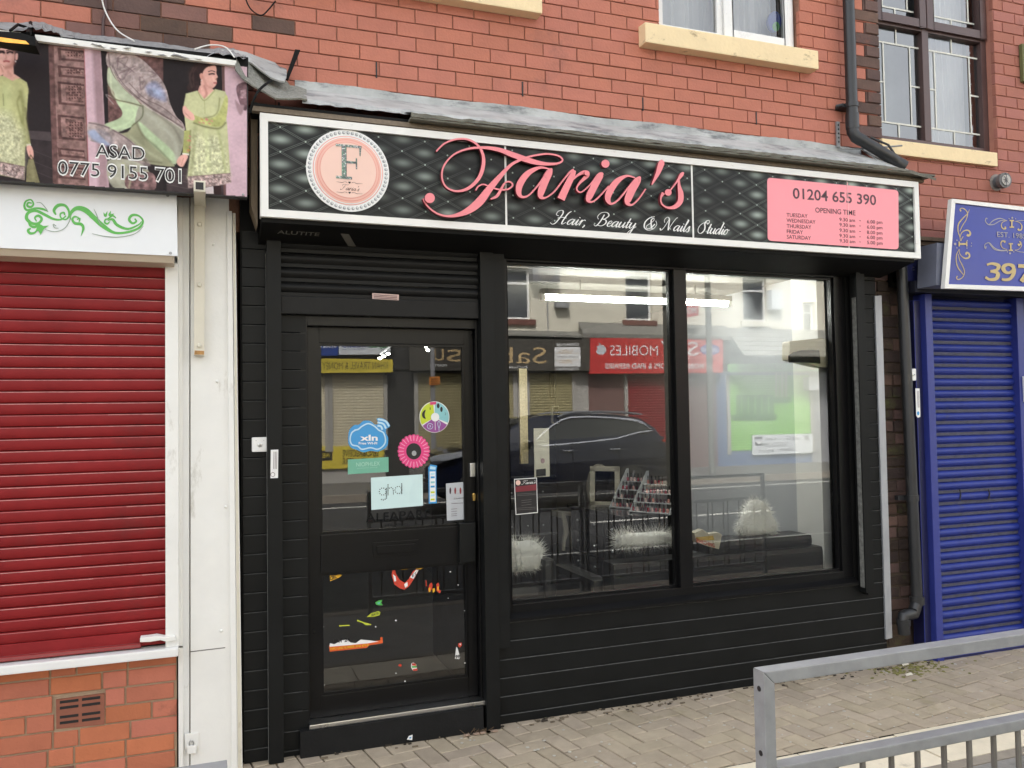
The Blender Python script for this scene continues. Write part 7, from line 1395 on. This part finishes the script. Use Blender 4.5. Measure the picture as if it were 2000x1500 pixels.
b = B(); loft(b, [(Lx(.235), .80, 1.08, 1.12, .95), (Lx(.31), .82, 1.1, 1.34, .86), (Lx(.385), .86, 1.1, 1.56, .78), (Lx(.47), .86, 1.1, 1.64, .76), (Lx(.62), .86, 1.1, 1.665, .76), (Lx(.78), .86, 1.1, 1.64, .76), (Lx(.9), .84, 1.12, 1.55, .76), (Lx(.955), .78, 1.16, 1.38, .8), (Lx(.975), .76, 1.16, 1.22, .9)], body, True); cab = b.build('cabin', CAR, angle=.9)
c7 = FM(CV+.05, 820, 780, 3.846); TR = [(845,335),(930,262),(1010,200),(1090,157),(1160,137),(1300,132),(1450,138),(1600,150),(1665,160),(1705,180),(1762,236),(1650,252),(1480,297),(1300,318),(1100,338),(940,350)]
def lean(p): return Vector((p.x, CY-.065-max(0, (p.z-1.1))*.375, p.z))
b = B(); P = [lean(c7(x, y)) for x, y in TR]; b.add(P, [tuple(range(len(P)))], cgl); b.build('side_window', CAR)
b = B(); b.tube([p+Vector((0, .014, 0)) for p in P], .024, chrome, 6, closed=True); b.build('window_trim', CAR)
b = B(); P = [lean(c7(x, y, -.1)) for x, y in ((1070,135),(1120,112),(1200,97),(1400,92),(1600,100),(1705,112))]; b.tube(P, .022, chrome, 6); P2 = [Vector((p.x, 2*(CY-.95)-p.y, p.z)) for p in P]; b.tube(P2, .018, chrome, 6); b.build('roof_rail', CAR)
b = B(); yc = CY-.95; b.add([(Lx(.238), yc-.72, 1.13), (Lx(.238), yc+.72, 1.13), (Lx(.378), yc+.58, 1.565), (Lx(.378), yc-.58, 1.565)], [(0, 1, 2, 3)], cgl); 
b.v = [v+Vector((-.02, 0, .03)) for v in b.v]; b.build('windscreen', CAR)
for t in (.175, .815):
    for s_ in (1, -1):
        y = yc+s_*.84; b = B(); b.lathe((Lx(t), y-.1*s_, .34), (0, s_, 0), [(.2, -.02), (.33, 0), (.345, .04), (.345, .16), (.32, .2), (.24, .205)], tyre, 28); w_ = b.build('wheel', CAR)
        b = B(); b.lathe((Lx(t), y+.1*s_, .34), (0, s_, 0), [(.24, 0), (.23, -.03), (.06, -.02), (.05, .01)], rim, 20)
        for k in range(5): a = k*2*math.pi/5; b.tube([(Lx(t), y+.095*s_, .34), (Lx(t)+.22*math.cos(a), y+.1*s_, .34+.22*math.sin(a))], .028, rim, 6)
        b.build('rim', w_)
c7b = FM(CV-.02, 820, 780, 3.846)
b = B(); b.plate(c7b, [(75, 440), (150, 415), (330, 396), (335, 425), (200, 462), (80, 466)], .1, mk('headlamp', (225, 230, 236), .08, metal=.5)); b.build('headlight', CAR, bevel=.01)
b = B(); b.plate(c7b, [(1830, 300), (1880, 296), (1880, 318), (1832, 320)], .08, mk('tail_red', (190, 60, 36), .2)); b.build('tail_light', CAR, bevel=.01)
b = B()
for t in (.36, .565, .765):
    b.tube([(Lx(t), CY+.004, .3), (Lx(t), CY+.0, .8), (Lx(t), CY-.02, 1.12)], .007, ink, 4)
b.build('door_seam', CAR)
b = B()
for t in (.52, .72): b.box(Lx(t), Lx(t)+.22, CY-.02, CY+.02, .96, .985, chrome)
b.build('door_handle', CAR, bevel=.006)
b = B(); b.box(Lx(.24), Lx(.745), CY-.05, CY+.015, .2, .34, ink); b.build('sill_trim', CAR, bevel=.01)
b = B(); m0 = c7(815, 320, .12); b.ball(m0, .12, .08, .07, body, 12, 8); b.tube([m0, m0+Vector((.05, -.12, -.03))], .03, body, 8); b.build('door_mirror', CAR)
